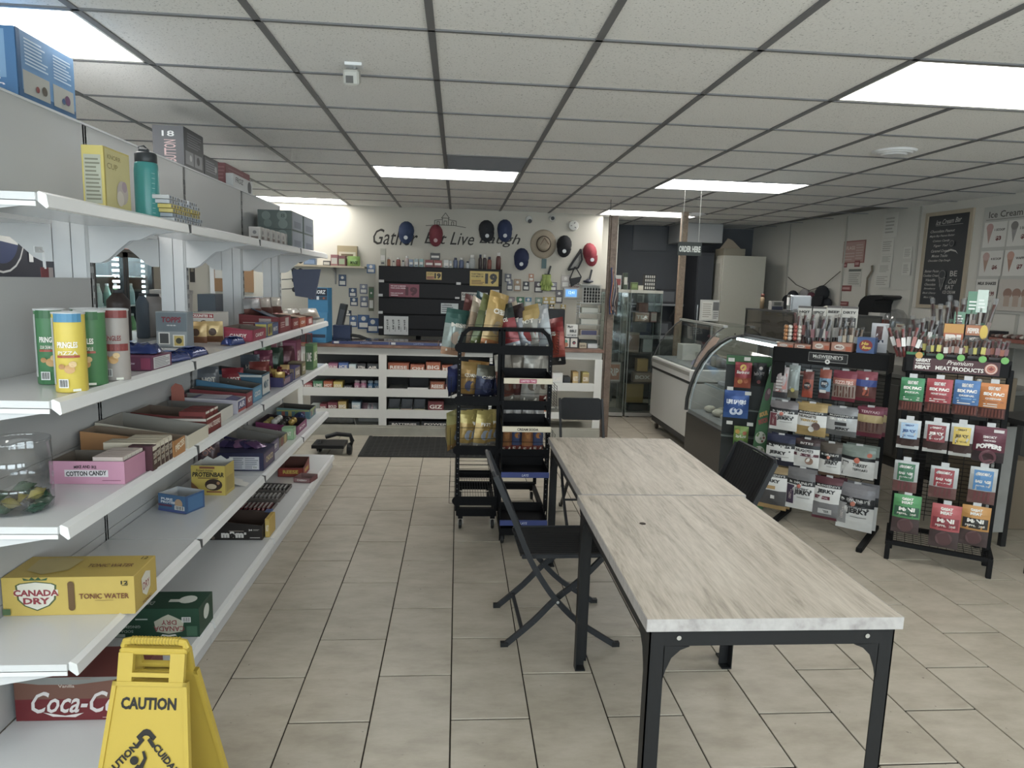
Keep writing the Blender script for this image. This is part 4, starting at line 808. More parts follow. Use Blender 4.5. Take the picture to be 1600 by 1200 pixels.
# ---------------------------------------------------------------- folding chairs
CHF = K('#2d2f33', .42, .15, var=.05, spec=.3); CHS = K('#222326', .6, var=.1, spec=.25)
def folding_chair(label, x, y, rz, wd=.43, low_back=False):
    t = thing('folding_chair', label, 'chair', (x, y, 0), rz)
    A = [(-.29, .79), (-.205, .60), (-.13, .42), (-.06, .30), (0, .22), (.10, .12), (.27, .006)]
    B = [(.20, .405), (.10, .30), (0, .22), (-.10, .115), (-.225, .006)]
    def sm(P):
        out = []
        for i in range(len(P)-1):
            p0 = P[max(i-1, 0)]; p1 = P[i]; p2 = P[i+1]; p3 = P[min(i+2, len(P)-1)]
            for k in range(3):
                u = k/3; out.append(tuple(.5*((2*p1[c])+(-p0[c]+p2[c])*u+(2*p0[c]-5*p1[c]+4*p2[c]-p3[c])*u*u+(-p0[c]+3*p1[c]-3*p2[c]+p3[c])*u**3) for c in (0, 1)))
        return out+[P[-1]]
    A = sm(A); B = sm(B)
    for s in (-1, 1):
        yo = s*wd/2; yi = s*(wd/2-.028)
        mb = MB()
        for i in range(len(A)-1): mb.bar((A[i][0], yo, A[i][1]), (A[i+1][0], yo, A[i+1][1]), .024, .016, CHF, upv=(0, 1, 0))
        mb.box(A[-1][0]-.014, A[-1][0]+.02, yo-.011, yo+.011, 0, .02, BLACK); mb.build('back_frame', t)
        mb = MB()
        for i in range(len(B)-1): mb.bar((B[i][0], yi, B[i][1]), (B[i+1][0], yi, B[i+1][1]), .024, .016, CHF, upv=(0, 1, 0))
        mb.box(B[-1][0]-.02, B[-1][0]+.014, yi-.011, yi+.011, 0, .02, BLACK); lg = mb.build('leg', t)
        MB().rev([(.007, 0), (.007, .004), (.003, .005)], CHROME, 10, (0, yo-(.0135 if s < 0 else -.0085), .22), 'y').build('pivot_bolt', lg)
    mb = MB(); mb.bar((-.15, -wd/2+.03, .073), (-.15, wd/2-.03, .073), .016, .012, CHF); mb.build('stretcher', t)
    mb = MB(); mb.box(-.16, .215, -wd/2+.03, -wd/2+.045, .405, .425, CHF, bev=.003); mb.box(-.16, .215, wd/2-.045, wd/2-.03, .405, .425, CHF, bev=.003); mb.box(.20, .225, -wd/2+.03, wd/2-.03, .402, .426, CHF, bev=.006); mb.build('seat_frame', t)
    mb = MB(); n = 15
    for k in range(n):
        y0 = -wd/2+.046+(wd-.092)*k/n; mb.box(-.165, .202, y0, y0+(wd-.092)/n-.003, .412, .421, CHS)
    o = mb.build('seat_slat', t, kind='stuff')
    mb = MB(); n = 15; zb, zt = (.645, .80) if low_back else (.50, .795)
    def bx(z): return -.29+(.79-z)*.435
    if low_back:
        mb.T = Matrix.Translation((-.262, 0, .72)) @ Matrix.Rotation(R(-20), 4, 'Y'); pts = []
        for cx, cz, a0 in ((wd/2-.03, .045, 0), (-wd/2+.03, .045, 90), (-wd/2+.03, -.045, 180), (wd/2-.03, -.045, 270)):
            for k in range(4): pts.append((cx+.028*math.cos(R(a0+30*k)), cz+.035*math.sin(R(a0+30*k))))
        mb.prism(pts, -.008, .008, CHS, 'x'); mb.build('backrest', t)
    else:
        for k in range(n):
            y0 = -wd/2+.012+(wd-.024)*k/n; w_ = (wd-.024)/n-.004
            for i in range(5):
                z0 = zb+(zt-zb)*i/5; z1 = zb+(zt-zb)*(i+1)/5; o_ = .012*math.sin(math.pi*i/5); o2 = .012*math.sin(math.pi*(i+1)/5)
                mb.add([(bx(z0)-o_, y0, z0), (bx(z0)-o_, y0+w_, z0), (bx(z1)-o2, y0+w_, z1), (bx(z1)-o2, y0, z1), (bx(z0)-o_+.006, y0, z0), (bx(z0)-o_+.006, y0+w_, z0), (bx(z1)-o2+.006, y0+w_, z1), (bx(z1)-o2+.006, y0, z1)],
                       [(3, 2, 1, 0), (4, 5, 6, 7), (0, 4, 7, 3), (1, 2, 6, 5)]+([(0, 1, 5, 4)] if i == 0 else [])+([(3, 7, 6, 2)] if i == 4 else []), CHS)
        mb.build('back_slat', t, kind='stuff')
        mb = MB(); mb.tube([(-.29, -wd/2+.0, .785), (-.297, -wd/2+.02, .80), (-.30, 0, .803), (-.297, wd/2-.02, .80), (-.29, wd/2, .785)], .009, CHF); mb.build('top_rail', t)
    return t
folding_chair('dark grey folding chair on the left side of the tables, seat facing them', .455, 3.06, R(2))
folding_chair('dark grey folding chair right of the tables, its back to the sweets display', 1.235, 3.31, R(180+1), .44)
folding_chair('small dark folding chair at the far end of the tables', .905, 4.60, R(-90), .31, low_back=True)

# ---------------------------------------------------------------- caution sign
YEL = K('#c09e20', .42, var=.05, scale=8); YEL2 = K('#ab8d1c', .5, var=.06, scale=8); INK = K('#1d1b18', .5)
t = thing('caution_sign', 'yellow folding plastic caution floor sign in the lower left corner', 'sign', ((lambda a, b: a)(-0.791, 0.623), 1.79, 0), R(-4)); t.scale = (.94, .94, .94)
tilt = R(13)
for s, nm in ((-1, 'front_panel'), (1, 'rear_panel')):
    T = Matrix.Translation((0, s*.012, .652)) @ Matrix.Rotation(s*tilt, 4, 'X')     # v runs down the slope as -z
    mb = MB(T)
    def hw(v): return .095+.062*(v/.655)
    th = .007
    def fr(pts, a=-th, b=th, m=YEL): mb.prism(pts, a, b, m, 'y')
    def L_(v): return -hw(v)
    fr([(-.093, -.012), (-.093, -.095), (-.052, -.095), (-.052, -.012)]); fr([(.052, -.012), (.052, -.095), (.093, -.095), (.093, -.012)])
    fr([(-.052, -.066), (.052, -.066), (.052, -.078), (-.052, -.078)])
    fr([(L_(.095), -.09), (L_(.64), -.64), (-L_(.64), -.64), (-L_(.095), -.09)], -.004, .004)
    for q in ((1, -1), (-1, 1)):
        pass
    for sg in (-1, 1):
        fr([(sg*hw(.09), -.09), (sg*hw(.655), -.655), (sg*(hw(.655)-.012), -.655), (sg*(hw(.09)-.012), -.09)][::sg], -.009, .009)
    fr([(-hw(.09), -.09), (-hw(.10), -.102), (hw(.10), -.102), (hw(.09), -.09)], -.009, .009)
    fr([(-hw(.60)+.01, -.60), (-hw(.655)+.012, -.655), (-.07, -.655), (-.05, -.62), (.05, -.62), (.07, -.655), (hw(.655)-.012, -.655), (hw(.60)-.01, -.60)], -.006, .006)
    p = mb.build(nm, t)
    S = (lambda T, s: lambda u, v, n: tuple(T @ Vector((u*-s, s*(.004+n), -(1-v)*.655))))(T, s)
    am = MB(); A = Art(am, S, 1, .655)
    def V(v): return 1-(v-(.022 if v > .2 else 0))/.655
    A.text('CAUTION', 0, V(.150), .155, .052, INK, bold=.045)
    for sg in (-1, 1):
        A.poly([(sg*.028, V(.262)), (sg*.010, V(.243)), (0, V(.240)), (0, V(.258)), (sg*.006, V(.259)), (sg*.02, V(.272))][::sg], INK)
    A.text('CAUTION', -.068, V(.330), .125, .032, INK, rot=48, bold=.04); A.text('CUIDADO', .068, V(.330), .125, .032, INK, rot=-48, bold=.04)
    A.poly([(-.012, V(.262)), (-.028, V(.285)), (-.020, V(.291)), (-.004, V(.27))], INK).poly([(.012, V(.262)), (.004, V(.27)), (.02, V(.291)), (.028, V(.285))], INK)
    A.disc(-.028, V(.325), .012, INK, rv=.012/.655); A.poly([(-.018, V(.335)), (.0, V(.345)), (.012, V(.365)), (.005, V(.385)), (-.02, V(.372)), (-.03, V(.35))], INK)
    A.poly([(-.012, V(.337)), (-.002, V(.318)), (-.008, V(.300)), (-.001, V(.298)), (.007, V(.318)), (-.002, V(.345))], INK); A.poly([(.006, V(.365)), (.03, V(.355)), (.045, V(.375)), (.038, V(.38)), (.028, V(.366)), (.008, V(.385))], INK)
    A.poly([(-.02, V(.372)), (.005, V(.385)), (.015, V(.42)), (.007, V(.423)), (-.005, V(.395)), (-.025, V(.385))], INK)
    A.poly([(-.07, V(.40)), (-.04, V(.44)), (0, V(.455)), (.04, V(.44)), (.07, V(.40)), (.055, V(.44)), (0, V(.475)), (-.055, V(.44))], INK)
    A.text('WET FLOOR', 0, V(.53), .15, .04, INK, bold=.04)
    am.build('printed_artwork', p)
mb = MB(); mb.box(-.095, .095, -.020, .020, .632, .652, YEL, bev=.006); mb.tube([(-.088, 0, .650), (-.084, 0, .664), (-.06, 0, .668), (.06, 0, .668), (.084, 0, .664), (.088, 0, .650)], .011, YEL, seg=8)
for k in range(16): mb.tube([(-.066+k*.0088, 0, .668), (-.0625+k*.0088, 0, .668)], .0125, YEL2, seg=8)
mb.build('carry_handle', t)

# ---------------------------------------------------------------- snack racks in the aisle
RK = K('#0d0d10', .6, var=.08, spec=.15); WIRE = K('#0f0f12', .5, var=.05, spec=.2)
def rack(label, x0, x1, y0, y1, round_left, levels, kind):
    t = thing('snack_rack', label, 'rack', ((x0+x1)/2, (y0+y1)/2, 0)); cx, cy = (x0+x1)/2, (y0+y1)/2
    def L(): return MB(Matrix.Translation((-cx, -cy, 0)))
    H_ = 1.315
    for yy in (y0, y1):
        P = [(x0, .12), (x0, H_-.09), (x0+.02, H_-.035), (x0+.06, H_), (x1, H_), (x1, .12)] if round_left else [(x0, .12), (x0, H_), (x1-.06, H_), (x1-.02, H_-.035), (x1, H_-.09), (x1, .12)]
        mb = L()
        for a_, b_ in zip(P, P[1:]): mb.bar((a_[0], yy, a_[1]), (b_[0], yy, b_[1]), .024, .018, RK, upv=(0, 1, 0))
        for q in P[1:-1]: mb.box(q[0]-.0115, q[0]+.0115, yy-.0085, yy+.0085, q[1]-.0115, q[1]+.0115, RK)
        if yy == y0:
            for k in range(30): mb.box((x0 if round_left else x1)-.003, (x0 if round_left else x1)+.003, yy-.0100, yy-.0088, .2+k*.034, .206+k*.034, K('#55575c', .5))
        mb.build('post_frame', t)
    for z in levels:
        mb = L(); mb.box(x0-.004, x1+.004, y0-.014, y0-.010, z-.03, z+.03, RK); mb.rev([(.03, 0), (.03, .004)], RK, 12, (x0-.002, y0-.0155, z), 'y')
        mb.box(x0-.004, x1+.004, y1+.010, y1+.014, z-.03, z+.03, RK)
        for xx in (x0, x1): mb.box(xx-.003, xx+.003, y0, y1, z-.012, z+.008, RK)
        mb.build('side_plate', t)
        mb = L(); n = 14
        for k in range(1, n): mb.tube([(x0+(x1-x0)*k/n, y0, z-.02), (x0+(x1-x0)*k/n, y1, z-.02)], .0018, WIRE, 4)
        for k in range(6): mb.tube([(x0, y0+(y1-y0)*k/5, z-.022), (x1, y0+(y1-y0)*k/5, z-.022)], .0018, WIRE, 4)
        mb.build('wire_shelf', t)
        mb = L()
        for q in (.075, .145):
            mb.tube([(x0, y0, z+q), (x1, y0, z+q)], .0018, WIRE, 4); mb.tube([(x0, y1, z+q), (x1, y1, z+q)], .0018, WIRE, 4)
        mb.build('guard_wire', t)
        mb = L()
        for xx, sg in ((x0 if round_left else x1, -1 if round_left else 1),):
            n = 9
            for k in range(n): mb.tube([(xx+sg*.05, y0, z-.02+k*.018), (xx+sg*.05, y1, z-.02+k*.018)], .0013, WIRE, 4)
            for k in range(6): yy = y0+(y1-y0)*k/5; mb.tube([(xx, yy, z-.02), (xx+sg*.05, yy, z-.02), (xx+sg*.05, yy, z+.13)], .0018, WIRE, 4)
        mb.build('wire_basket', t)
    mb = L()
    for k in range(34): mb.tube([(x0, y1, .2+k*.031), (x1, y1, .2+k*.031)], .0022, WIRE, 4)
    mb.build('rear_wire', t, kind='stuff')
    mb = L()
    mb.box(x0+.004, x1, y0-.012, y0+.03, .085, .135, RK); mb.box(x0+.004, x1, y1-.03, y1+.012, .085, .135, RK)
    for xx in (x0+.008, x1-.008): mb.box(xx-.012, xx+.012, y0, y1, .085, .12, RK)
    mb.build('base_beam', t)
    for xx in (x0+.025, x1-.02):
        for yy in (y0+.0, y1-.0):
            mb = L(); mb.rev([(.026, -.010), (.030, -.004), (.030, .004), (.026, .010)], K('#141416', .5), 16, (xx, yy, .030), 'x'); mb.box(xx-.015, xx-.012, yy-.012, yy+.012, .03, .075, CHROME); mb.box(xx+.012, xx+.015, yy-.012, yy+.012, .03, .075, CHROME); mb.box(xx-.015, xx+.015, yy-.014, yy+.014, .07, .085, RK); mb.build('caster', t)
    return t, L
rl, LL_ = rack('black wire snack rack with gold crisps bags, left one of the pair', .016, .272, 4.36, 4.98, True, [1.195, .855, .53, .19], 'L')
rr, LR_ = rack('black wire snack rack with sign strips on its trays, right one of the pair', .292, .598, 4.36, 4.98, False, [1.185, .83, .51], 'R')
CREAMS = K('#c6b99c', .5); BLUS = K('#303f86', .45)
for z, c, s_, sc in ((1.03, CREAMS, 'LIMITED TIME', '#b0405c'), (.735, CREAMS, 'CREAM SODA', '#3a2f28'), (.45, BLUS, 'LAYS', '#b9c0d8'), (.145, BLUS, 'LAYS', '#b9c0d8')):
    mb = LR_(); mb.box(.285, .572, 4.07, 4.33, z-.014, z-.010, RK)
    for q in ((.285, .289, 4.07, 4.33), (.568, .572, 4.07, 4.33), (.285, .572, 4.326, 4.33)): mb.box(*q, z-.014, z+.045 if q[2] > 4.3 else z+.03, RK)
    tr = mb.build('tray', rr)
    mb = LR_(); mb.box(.281, .576, 4.055, 4.068, z-.018, z+.016, c, bev=.002); mb.build('sign_strip', tr)
    mb = MB(Matrix.Translation((-(.292+.598)/2, -(4.36+4.98)/2, 0))); A = Art(mb, lambda u, v, n: (.4285+u*.295, 4.055-n, z-.018+v*.034), .295, .034)
    if c is CREAMS and z > 1: A.rect(-.18, .12, .17, .88, '#b0405c'); A.text(s_, 0, .5, .3, .36, '#d8a9b4', bold=.03)
    elif c is CREAMS: A.text(s_, .02, .5, .44, .45, sc, bold=.04)
    else: A.text(s_, 0, .5, .14, .45, sc, shear=.2)
    mb.build('printed_artwork', tr)
mb = LR_()
for xx in (.284, .573):
    for yy in (4.09,): mb.bar((xx, yy, .02), (xx, yy, 1.03), .007, .007, RK)
    mb.bar((xx, 4.09, .5), (xx, 4.36, .51), .006, .006, RK); mb.bar((xx, 4.09, .8), (xx, 4.36, .83), .006, .006, RK); mb.bar((xx, 4.09, .1), (xx, 4.36, .11), .006, .006, RK)
mb.box(.284, .573, 4.085, 4.36, .055, .10, RK); mb.build('tray_support', rr)
for xx in (.30, .56):
    mb = LR_(); mb.rev([(.026, -.010), (.030, -.004), (.030, .004), (.026, .010)], K('#141416', .5), 16, (xx, 4.10, .030), 'x'); mb.box(xx-.015, xx+.015, 4.088, 4.112, .03, .06, RK); mb.build('caster', rr)
def bag(label, x, y, z, w, h, th_, cols, rz, lean=0, group=None, txt=None, rx=0, tc='#d8d0c0', disc=None):
    t = thing('crisps_bag', label, 'crisps', (x, y, z), rz, group, rx=rx, ry=lean)
    c1, c2, c3 = (cols*3)[:3]; th = th_*1.5
    mb, S = pouch_mesh(w, h, th, [(.16, foil(c3, .3)), (.68, foil(c2, .3)), (2, foil(c1, .3))], seal=.04); mb.build('bag_body', t, smooth=True)
    m2 = MB(); A = Art(m2, lambda u, v, n: S(u, v, n+.0015), w, h)
    if disc: A.disc(0, .38, .26, disc)
    if txt: A.text(txt, 0, .66, .6, .09, tc, bold=.04)
    A.rect(-.35, .08, .35, .13, tc)
    m2.build('printed_artwork', t); return t
# top level of the left rack, leaning to the right
for k, (x, y, h, c, rz, ln, lb, tx) in enumerate([(-.03, 4.50, .30, ['#2c5a52', '#8d9a93', '#b5825f'], 20, 8, 'teal and pink crisps bag hanging over the left edge of the left rack', 'MISS'),
    (.05, 4.58, .34, ['#6e3a38', '#5c2b30', '#9a7468'], 50, 14, 'maroon crisps bag on top of the left rack', 'BBQ'), (.12, 4.72, .36, ['#24505a', '#30626a', '#203f48'], 55, 16, 'teal crisps bag at the rear top of the left rack', ''),
    (.09, 4.47, .33, ['#b9a58c', '#a08468', '#8e7358'], 60, 17, 'cream and pink crisps bag between the maroon and green ones', 'SALT'), (.14, 4.43, .35, ['#6b7038', '#4f5a2e', '#58602f'], 38, 18, 'green crisps bag leaning right on top of the left rack', 'DILL'),
    (.205, 4.42, .37, ['#b08a3c', '#a88548', '#a5602f'], 40, 13, 'gold crisps bag rightmost on top of the left rack', 'CHEESE')]):
    bag(lb, x, y, 1.182 if x > 0 else 1.13, .17, h, .055, c, R(rz), R(ln), txt=tx or None, disc='#8d7a5a' if k % 2 else '#b9a08a')
for k, (x, y, h, c, rz, ln, lb) in enumerate([(.345, 4.45, .30, ['#1f2a25', '#8d2428', '#8b9096'], -35, -16, 'red crisps bag nearest the middle on top of the right rack'), (.43, 4.48, .30, ['#3a2b2e', '#8d8f95', '#7d8088'], -40, -18, 'silver and red crisps bag second on top of the right rack'),
    (.40, 4.60, .31, ['#b9a78c', '#8b2b2c', '#6e2428'], -40, -18, 'red and cream crisps bag behind the silver one'), (.51, 4.45, .30, ['#ab8a45', '#8e8a80', '#77756f'], -30, -15, 'yellow tipped crisps bag fourth on top of the right rack'),
    (.565, 4.42, .30, ['#a5a8ab', '#9aa0a3', '#8d8f92'], -55, -14, 'silver crisps bag at the right post of the right rack')]):
    bag(lb, x, y, 1.172, .17, h, .055, c, R(rz), R(ln), txt='DORITOS' if k == 0 else 'HOT', disc='#a02c2c')
bag('bright red crisps bag hanging outside the right rack', .665, 4.50, 1.08, .18, .31, .06, ['#9c2a2a', '#a33a2a', '#2b2a2c'], R(-60), R(-10), txt='TAKIS', disc='#b9582f')
bag('second red crisps bag behind the bright red one outside the right rack', .68, 4.66, 1.06, .16, .27, .05, ['#8d8f92', '#8e2b2b', '#3a2b2c'], R(-50), R(-8), txt='HOT')
# middle levels
for k in range(4):
    bag(['amber', 'orange amber', 'dark blue', 'navy'][k]+' crisps bag on the second level of the left rack', .07+.055*k, 4.50+.07*(k % 2), .838, .14, .25 if k < 2 else .23, .05, [['#a87e3a', '#8e6424', '#3a3038'], ['#a86e2a', '#9a6a2a', '#2a2c3c'], ['#5c5a4c', '#262c4e', '#1f2440'], ['#22284c', '#262c4e', '#3a3a52']][k], R([15, -10, 25, 5][k]), R(5), txt='CORN', disc='#3a3f60')
for k in range(6):
    bag(['first', 'second', 'third', 'fourth', 'fifth', 'sixth'][k]+' gold crisps bag from the left, third level of the left rack', .055+.036*k, 4.46+.03*(k % 3), .513, .13, .255, .05, ['#b8a04a', '#b0893c', '#8f8c86'], R(35+10*(k % 3)), R(8), group='gold crisps bags on the left rack', txt='FRITO' if k % 2 else None, disc='#8f98a8')
bag('gold and silver crisps bag in the outer basket of the left rack', -.015, 4.52, .50, .15, .26, .05, ['#a8a05a', '#a0843c', '#a8762f'], R(60), R(-4), disc='#8f98a8')
bag('dark blue crisps bag in the outer basket of the left rack', -.015, 4.55, .86, .15, .2, .05, ['#26306a', '#1f2a5c', '#1f2440'], R(60), R(-4))
for k in range(4):
    bag(['brown and cream', 'maroon and tan', 'grey', 'cream and red'][k]+' crisps bag on the second level of the right rack', .335+.075*k, 4.50+.05*(k % 2), .813, .13, .34, .05, [['#a39a8c', '#6e3a2c', '#8b8578'], ['#8b7f70', '#5c2d28', '#9c9284'], ['#a5a096', '#9a948a', '#7c776d'], ['#b3aca0', '#a39b8c', '#7a342c']][k], R([30, -20, 10, 35][k]), R([-8, -5, 4, 2][k]), txt='ALL', disc='#5f4a3c')
for k in range(4):
    bag(['first', 'second', 'third', 'fourth'][k]+' small orange and blue snack bag from the left, right rack third level', .335+.07*k, 4.44+.02*(k % 2), .493+.0, .075, .32, .04, ['#a5a09c', '#b06a35' if k % 2 == 0 else '#4a5a8a', '#8e3a30'], R(5), 0, group='small snack bags on the right rack', txt='CHEETOS', disc='#b8702f')
# ---------------------------------------------------------------- service counter against the back
CW = K('#cfcdc6', .45, var=.03, scale=4); CWD = K('#9c9889', .7, var=.25, scale=6); CTOP = nodemat('counter_wood', b_wood('#5a3526', '#774a36', '#8e6048', 14, 2), .4)
YC = 7.12
t = thing('service_counter', 'long white counter with open shelves and brown wooden top along the back', 'counter', (0, 7.4, 0)); ct = t
def cm(): return MB(Matrix.Translation((0, -7.4, 0)))
cm().box(-1.62, 1.53, 7.07, 7.78, .915, .945, CTOP, bev=.004).build('countertop', t)
cm().box(-1.60, -.80, YC, YC+.02, .838, .914, CW).box(-.80, 1.52, YC, YC+.02, .838, .914, CW).build('top_rail', t)
for a_, b_ in ((-1.62, -1.57), (-.802, -.722), (.34, .42), (1.45, 1.53)): cm().box(a_, b_, YC-.004, YC+.016, .005, .838, CW).build('stile', t)
for bx0, bx1, rails in ((-1.57, -.802, ((.615, .692), (.405, .492), (.180, .270))), (-.722, .34, ((.615, .692), (.405, .492), (.180, .270))), (.42, 1.45, ((.500, .585), (.20, .27)))):
    for z0, z1 in rails:
        cm().box(bx0, bx1, YC, YC+.018, z0, z1, CW).build('shelf_rail', t); cm().box(bx0, bx1, YC+.018, 7.62, z1-.045, z1-.028, CW).build('shelf', t)
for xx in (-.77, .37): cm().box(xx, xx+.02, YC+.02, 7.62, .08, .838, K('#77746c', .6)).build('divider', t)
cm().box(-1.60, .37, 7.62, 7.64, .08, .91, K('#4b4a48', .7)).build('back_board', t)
cm().box(-1.62, 1.53, YC-.03, 7.6, 0, .085, CWD).box(-1.62, 1.53, YC-.015, YC+.01, .085, .105, CWD).build('plinth', t)
# stock on the counter shelves: (px0, px1, height, colour, name, label, second colour)
def cbox(x0, x1, z, h, c, label, kind='carton', c2=None, d=.14, y=7.15, word=None, cat='candy', arts=None, group=None):
    def a(A):
        A.rect(-.46, .1, .46, .9, c2 or c)
        if word: A.text(word, 0, .5, .8, .35, '#ddd4c8', bold=.03)
    return carton(kind, label, cat, x0, x1, y, y+d, z, h, c, [('front', arts or a)], group=group)
S1, S2, S3, S0 = .664, .464, .242, .0855
Sx = lambda px: (px-600)*.006625-.745
for px0, px1, z, h, c, c2, w_, lb in [
    (513, 528, S1, .075, '#8e4a68', '#b06a86', 'GUM', 'pink gum carton, first on the top left counter shelf'), (529, 544, S1, .085, '#35508e', '#4a6ab5', 'ICE', 'blue gum carton second on the top left counter shelf'), (545, 556, S1, .07, '#9fb5b8', '#c5d2d2', 'MINT', 'pale mint carton on the top left counter shelf'), (557, 571, S1, .08, '#26262a', '#3b3b40', 'XTRA', 'black gum carton on the top left counter shelf'), (573, 590, S1, .08, '#2a2b2c', '#45474a', 'AIR', 'dark grey gum carton by the white stile on the top left counter shelf'),
    (605, 638, S1, .095, '#8e3f26', '#b0522f', 'REESE', 'orange red peanut candy carton, first on the top middle counter shelf'), (640, 662, S1, .08, '#a04a33', '#b9613f', 'OH', 'orange red notched carton second on the top middle counter shelf'), (664, 687, S1, .11, '#8e3f26', '#b5572f', 'BIG', 'taller orange red carton third on the top middle counter shelf'), (689, 706, S1, .08, '#a0472c', '#b9613f', 'MR', 'orange red carton next to the snack rack on the top middle counter shelf'),
    (476, 489, S2, .07, '#8e2f36', '#a54a4a', 'RED', 'red candy carton, first on the second left counter shelf'), (490, 505, S2, .09, '#2f6b45', '#4a8a5c', 'LIME', 'green candy carton on the second left counter shelf'), (506, 520, S2, .09, '#a8432a', '#c4602f', 'HOT', 'orange candy carton on the second left counter shelf'), (521, 535, S2, .085, '#bfa23a', '#cdb352', 'SOUR', 'yellow candy carton on the second left counter shelf'), (537, 550, S2, .05, '#232326', '#35353a', 'TAR', 'black low carton on the second left counter shelf'),
    (671, 694, S2, .11, '#7a3a24', '#a3522f', 'REESE', 'orange open carton on the second middle counter shelf'), (695, 706, S2, .08, '#6e2528', '#7d3035', 'KIT', 'dark red carton by the rack on the second middle counter shelf'),
    (500, 511, S3, .07, '#7d2a35', '#8e3a45', 'MR', 'small red carton on the third left counter shelf'), (512, 527, S3, .09, '#6e2535', '#843545', 'BOLD', 'maroon candy carton on the third left counter shelf'), (528, 541, S3, .10, '#a8843a', '#b5954a', 'BIG', 'mustard candy carton on the third left counter shelf'), (549, 563, S3, .10, '#4a6a80', '#a9b9c0', 'MINT', 'blue and white candy carton on the third left counter shelf'),
    (668, 693, S3, .12, '#6a2024', '#7d2a2f', 'GIZ', 'dark red pack with blue side on the third middle counter shelf')]:
    cbox(Sx(px0), Sx(px1), z, h, c, lb, c2=c2, word=w_)
for k, px in enumerate((552, 562, 573, 583)):
    c = '#b56a8a' if k < 2 else '#3a6a95'
    x = (Sx(px)+Sx(px+9))/2; tt = lathe_item('gum_tub', ['left pink', 'right pink', 'left blue', 'right blue'][k]+' round gum tub on the second left counter shelf', 'gum', x, 7.20, S2, [('tub_body', [(.026, 0), (.031, .01), (.033, .05), (.028, .075)], c), ('lid', [(.028, .074), (.029, .09), (.02, .098)], '#c5aab5' if k < 2 else '#8fa9bd')])
    mb = MB(); A = Art(mb, lambda u, v, n: ((.0335+n)*math.sin(u*6.28), -(.0335+n)*math.cos(u*6.28), v*.07), .2, .07); A.text('ICE', 0, .5, .16, .3, '#e0dcd8', bold=.03); mb.build('printed_artwork', tt)
tray('black_tray', 'black display tray with white rim on the second middle counter shelf', 'tray', Sx(636), Sx(668), 7.14, 7.35, S2, .12, .04, '#c9c7c2', '#26252a', back='back')
for k in range(5): bag_ = pouch('candy_bag', ['first', 'second', 'third', 'fourth', 'fifth'][k]+' pink and grey candy bag heaped on the third left counter shelf', 'candy', (Sx(567+5*k), 7.19, S3+.002), R(10*k-20), .07, .085, .025, [(2, foil(['#8e6a75', '#9c9a9c', '#7a7c86', '#a58a92', '#8b8f95'][k]))], rx=R(-25), group='candy bags on the third left counter shelf')
for k in range(3):
    tray('gum_tray', ['left', 'middle', 'right'][k]+' grey flapped gum tray on the third middle counter shelf', 'tray', Sx(605+20*k), Sx(623+20*k), 7.15, 7.32, S3, .11, .035, ['#6f7a5c', '#8a7a6c', '#8e8a6a'][k], '#74767c', [('front', strip(['#8a9a66', '#a8846a', '#a59c6a'][k], 'GUM'))], back='back')
mb = MB(); vs = []
for i in range(11):
    for j in range(9):
        a_ = 2*math.pi*j/8; rr_ = (.06+.012*math.sin(i*2.1+j*1.7))*(1 if 0 < i < 10 else .5); vs.append((-.17+.034*i, math.cos(a_)*rr_, max(0.001, .055+math.sin(a_)*rr_*.85)))
mb.add(vs, [(i*9+j, i*9+j+1, (i+1)*9+j+1, (i+1)*9+j) for i in range(10) for j in range(8)], K('#7d7a76', .35, var=.3, bump=.4)); o = tag(mb.build('plastic_roll', smooth=True), 'crumpled grey plastic roll on the lowest left counter shelf', 'plastic'); o.location = (Sx(528), 7.26, S0)
mb = MB(); mb.prism([(-.12, .0), (-.14, .075), (-.135, .078), (-.115, .008), (.115, .008), (.135, .078), (.14, .075), (.12, 0), (.04, -.0), (-.04, .0)], -.1, .1, K('#a9a79f', .5)); mb.box(-.118, .118, .094, .1, .005, .07, K('#a9a79f', .5)); o = tag(mb.build('plastic_tub'), 'pale plastic tub on the lowest left counter shelf', 'tub'); o.location = (Sx(573), 7.26, S0+.001)
cbox(-.70, -.38, S0, .055, '#2b2b2e', 'black flat case with small lettering on the lowest middle counter shelf', kind='flat_case', c2='#323236', word='BATTERIES', cat='case')
cbox(-.36, -.06, S0, .06, '#26272a', 'second black flat case on the lowest middle counter shelf', kind='flat_case', c2='#2e2f33', word='POWER', cat='case')
# right bay
for x0, x1, z, h, c, c2, w_, lb in [(.80, .99, .555, .05, '#a06a5a', '#b5806c', 'SNACK', 'flat salmon box on the right counter shelf'), (1.01, 1.12, .555, .13, '#c5c3bd', '#cfcdc7', 'CAR', 'white box with a small car picture on the right counter shelf'), (1.13, 1.20, .555, .09, '#232427', '#2a2b2e', '', 'small black cube on the right counter shelf'), (1.225, 1.285, .555, .145, '#b5893f', '#c5a05a', 'NUTS', 'tan tall canister box left on the right counter shelf'), (1.33, 1.40, .555, .14, '#b3a24a', '#a98a4a', 'CORN', 'yellow tall canister box right on the right counter shelf'),
    (.62, .78, .242, .17, '#c5beb0', '#b9593a', 'SALT', 'white and orange carton on the lower right counter shelf'), (.80, .96, .242, .18, '#b5a99c', '#b9633f', 'CHIP', 'second white and orange carton on the lower right counter shelf')]:
    cbox(x0, x1, z, h, c, lb, c2=c2, word=w_ or None)
mb = MB(); mb.prism([(-.2, 0), (-.16, .26), (.12, .26), (.19, .05), (.2, 0)], -.15, .12, K('#222328', .6), 'y'); o = tag(mb.build('black_bag'), 'black bin bag under the counter top at the right', 'bag'); o.location = (.82, 7.42, .558)
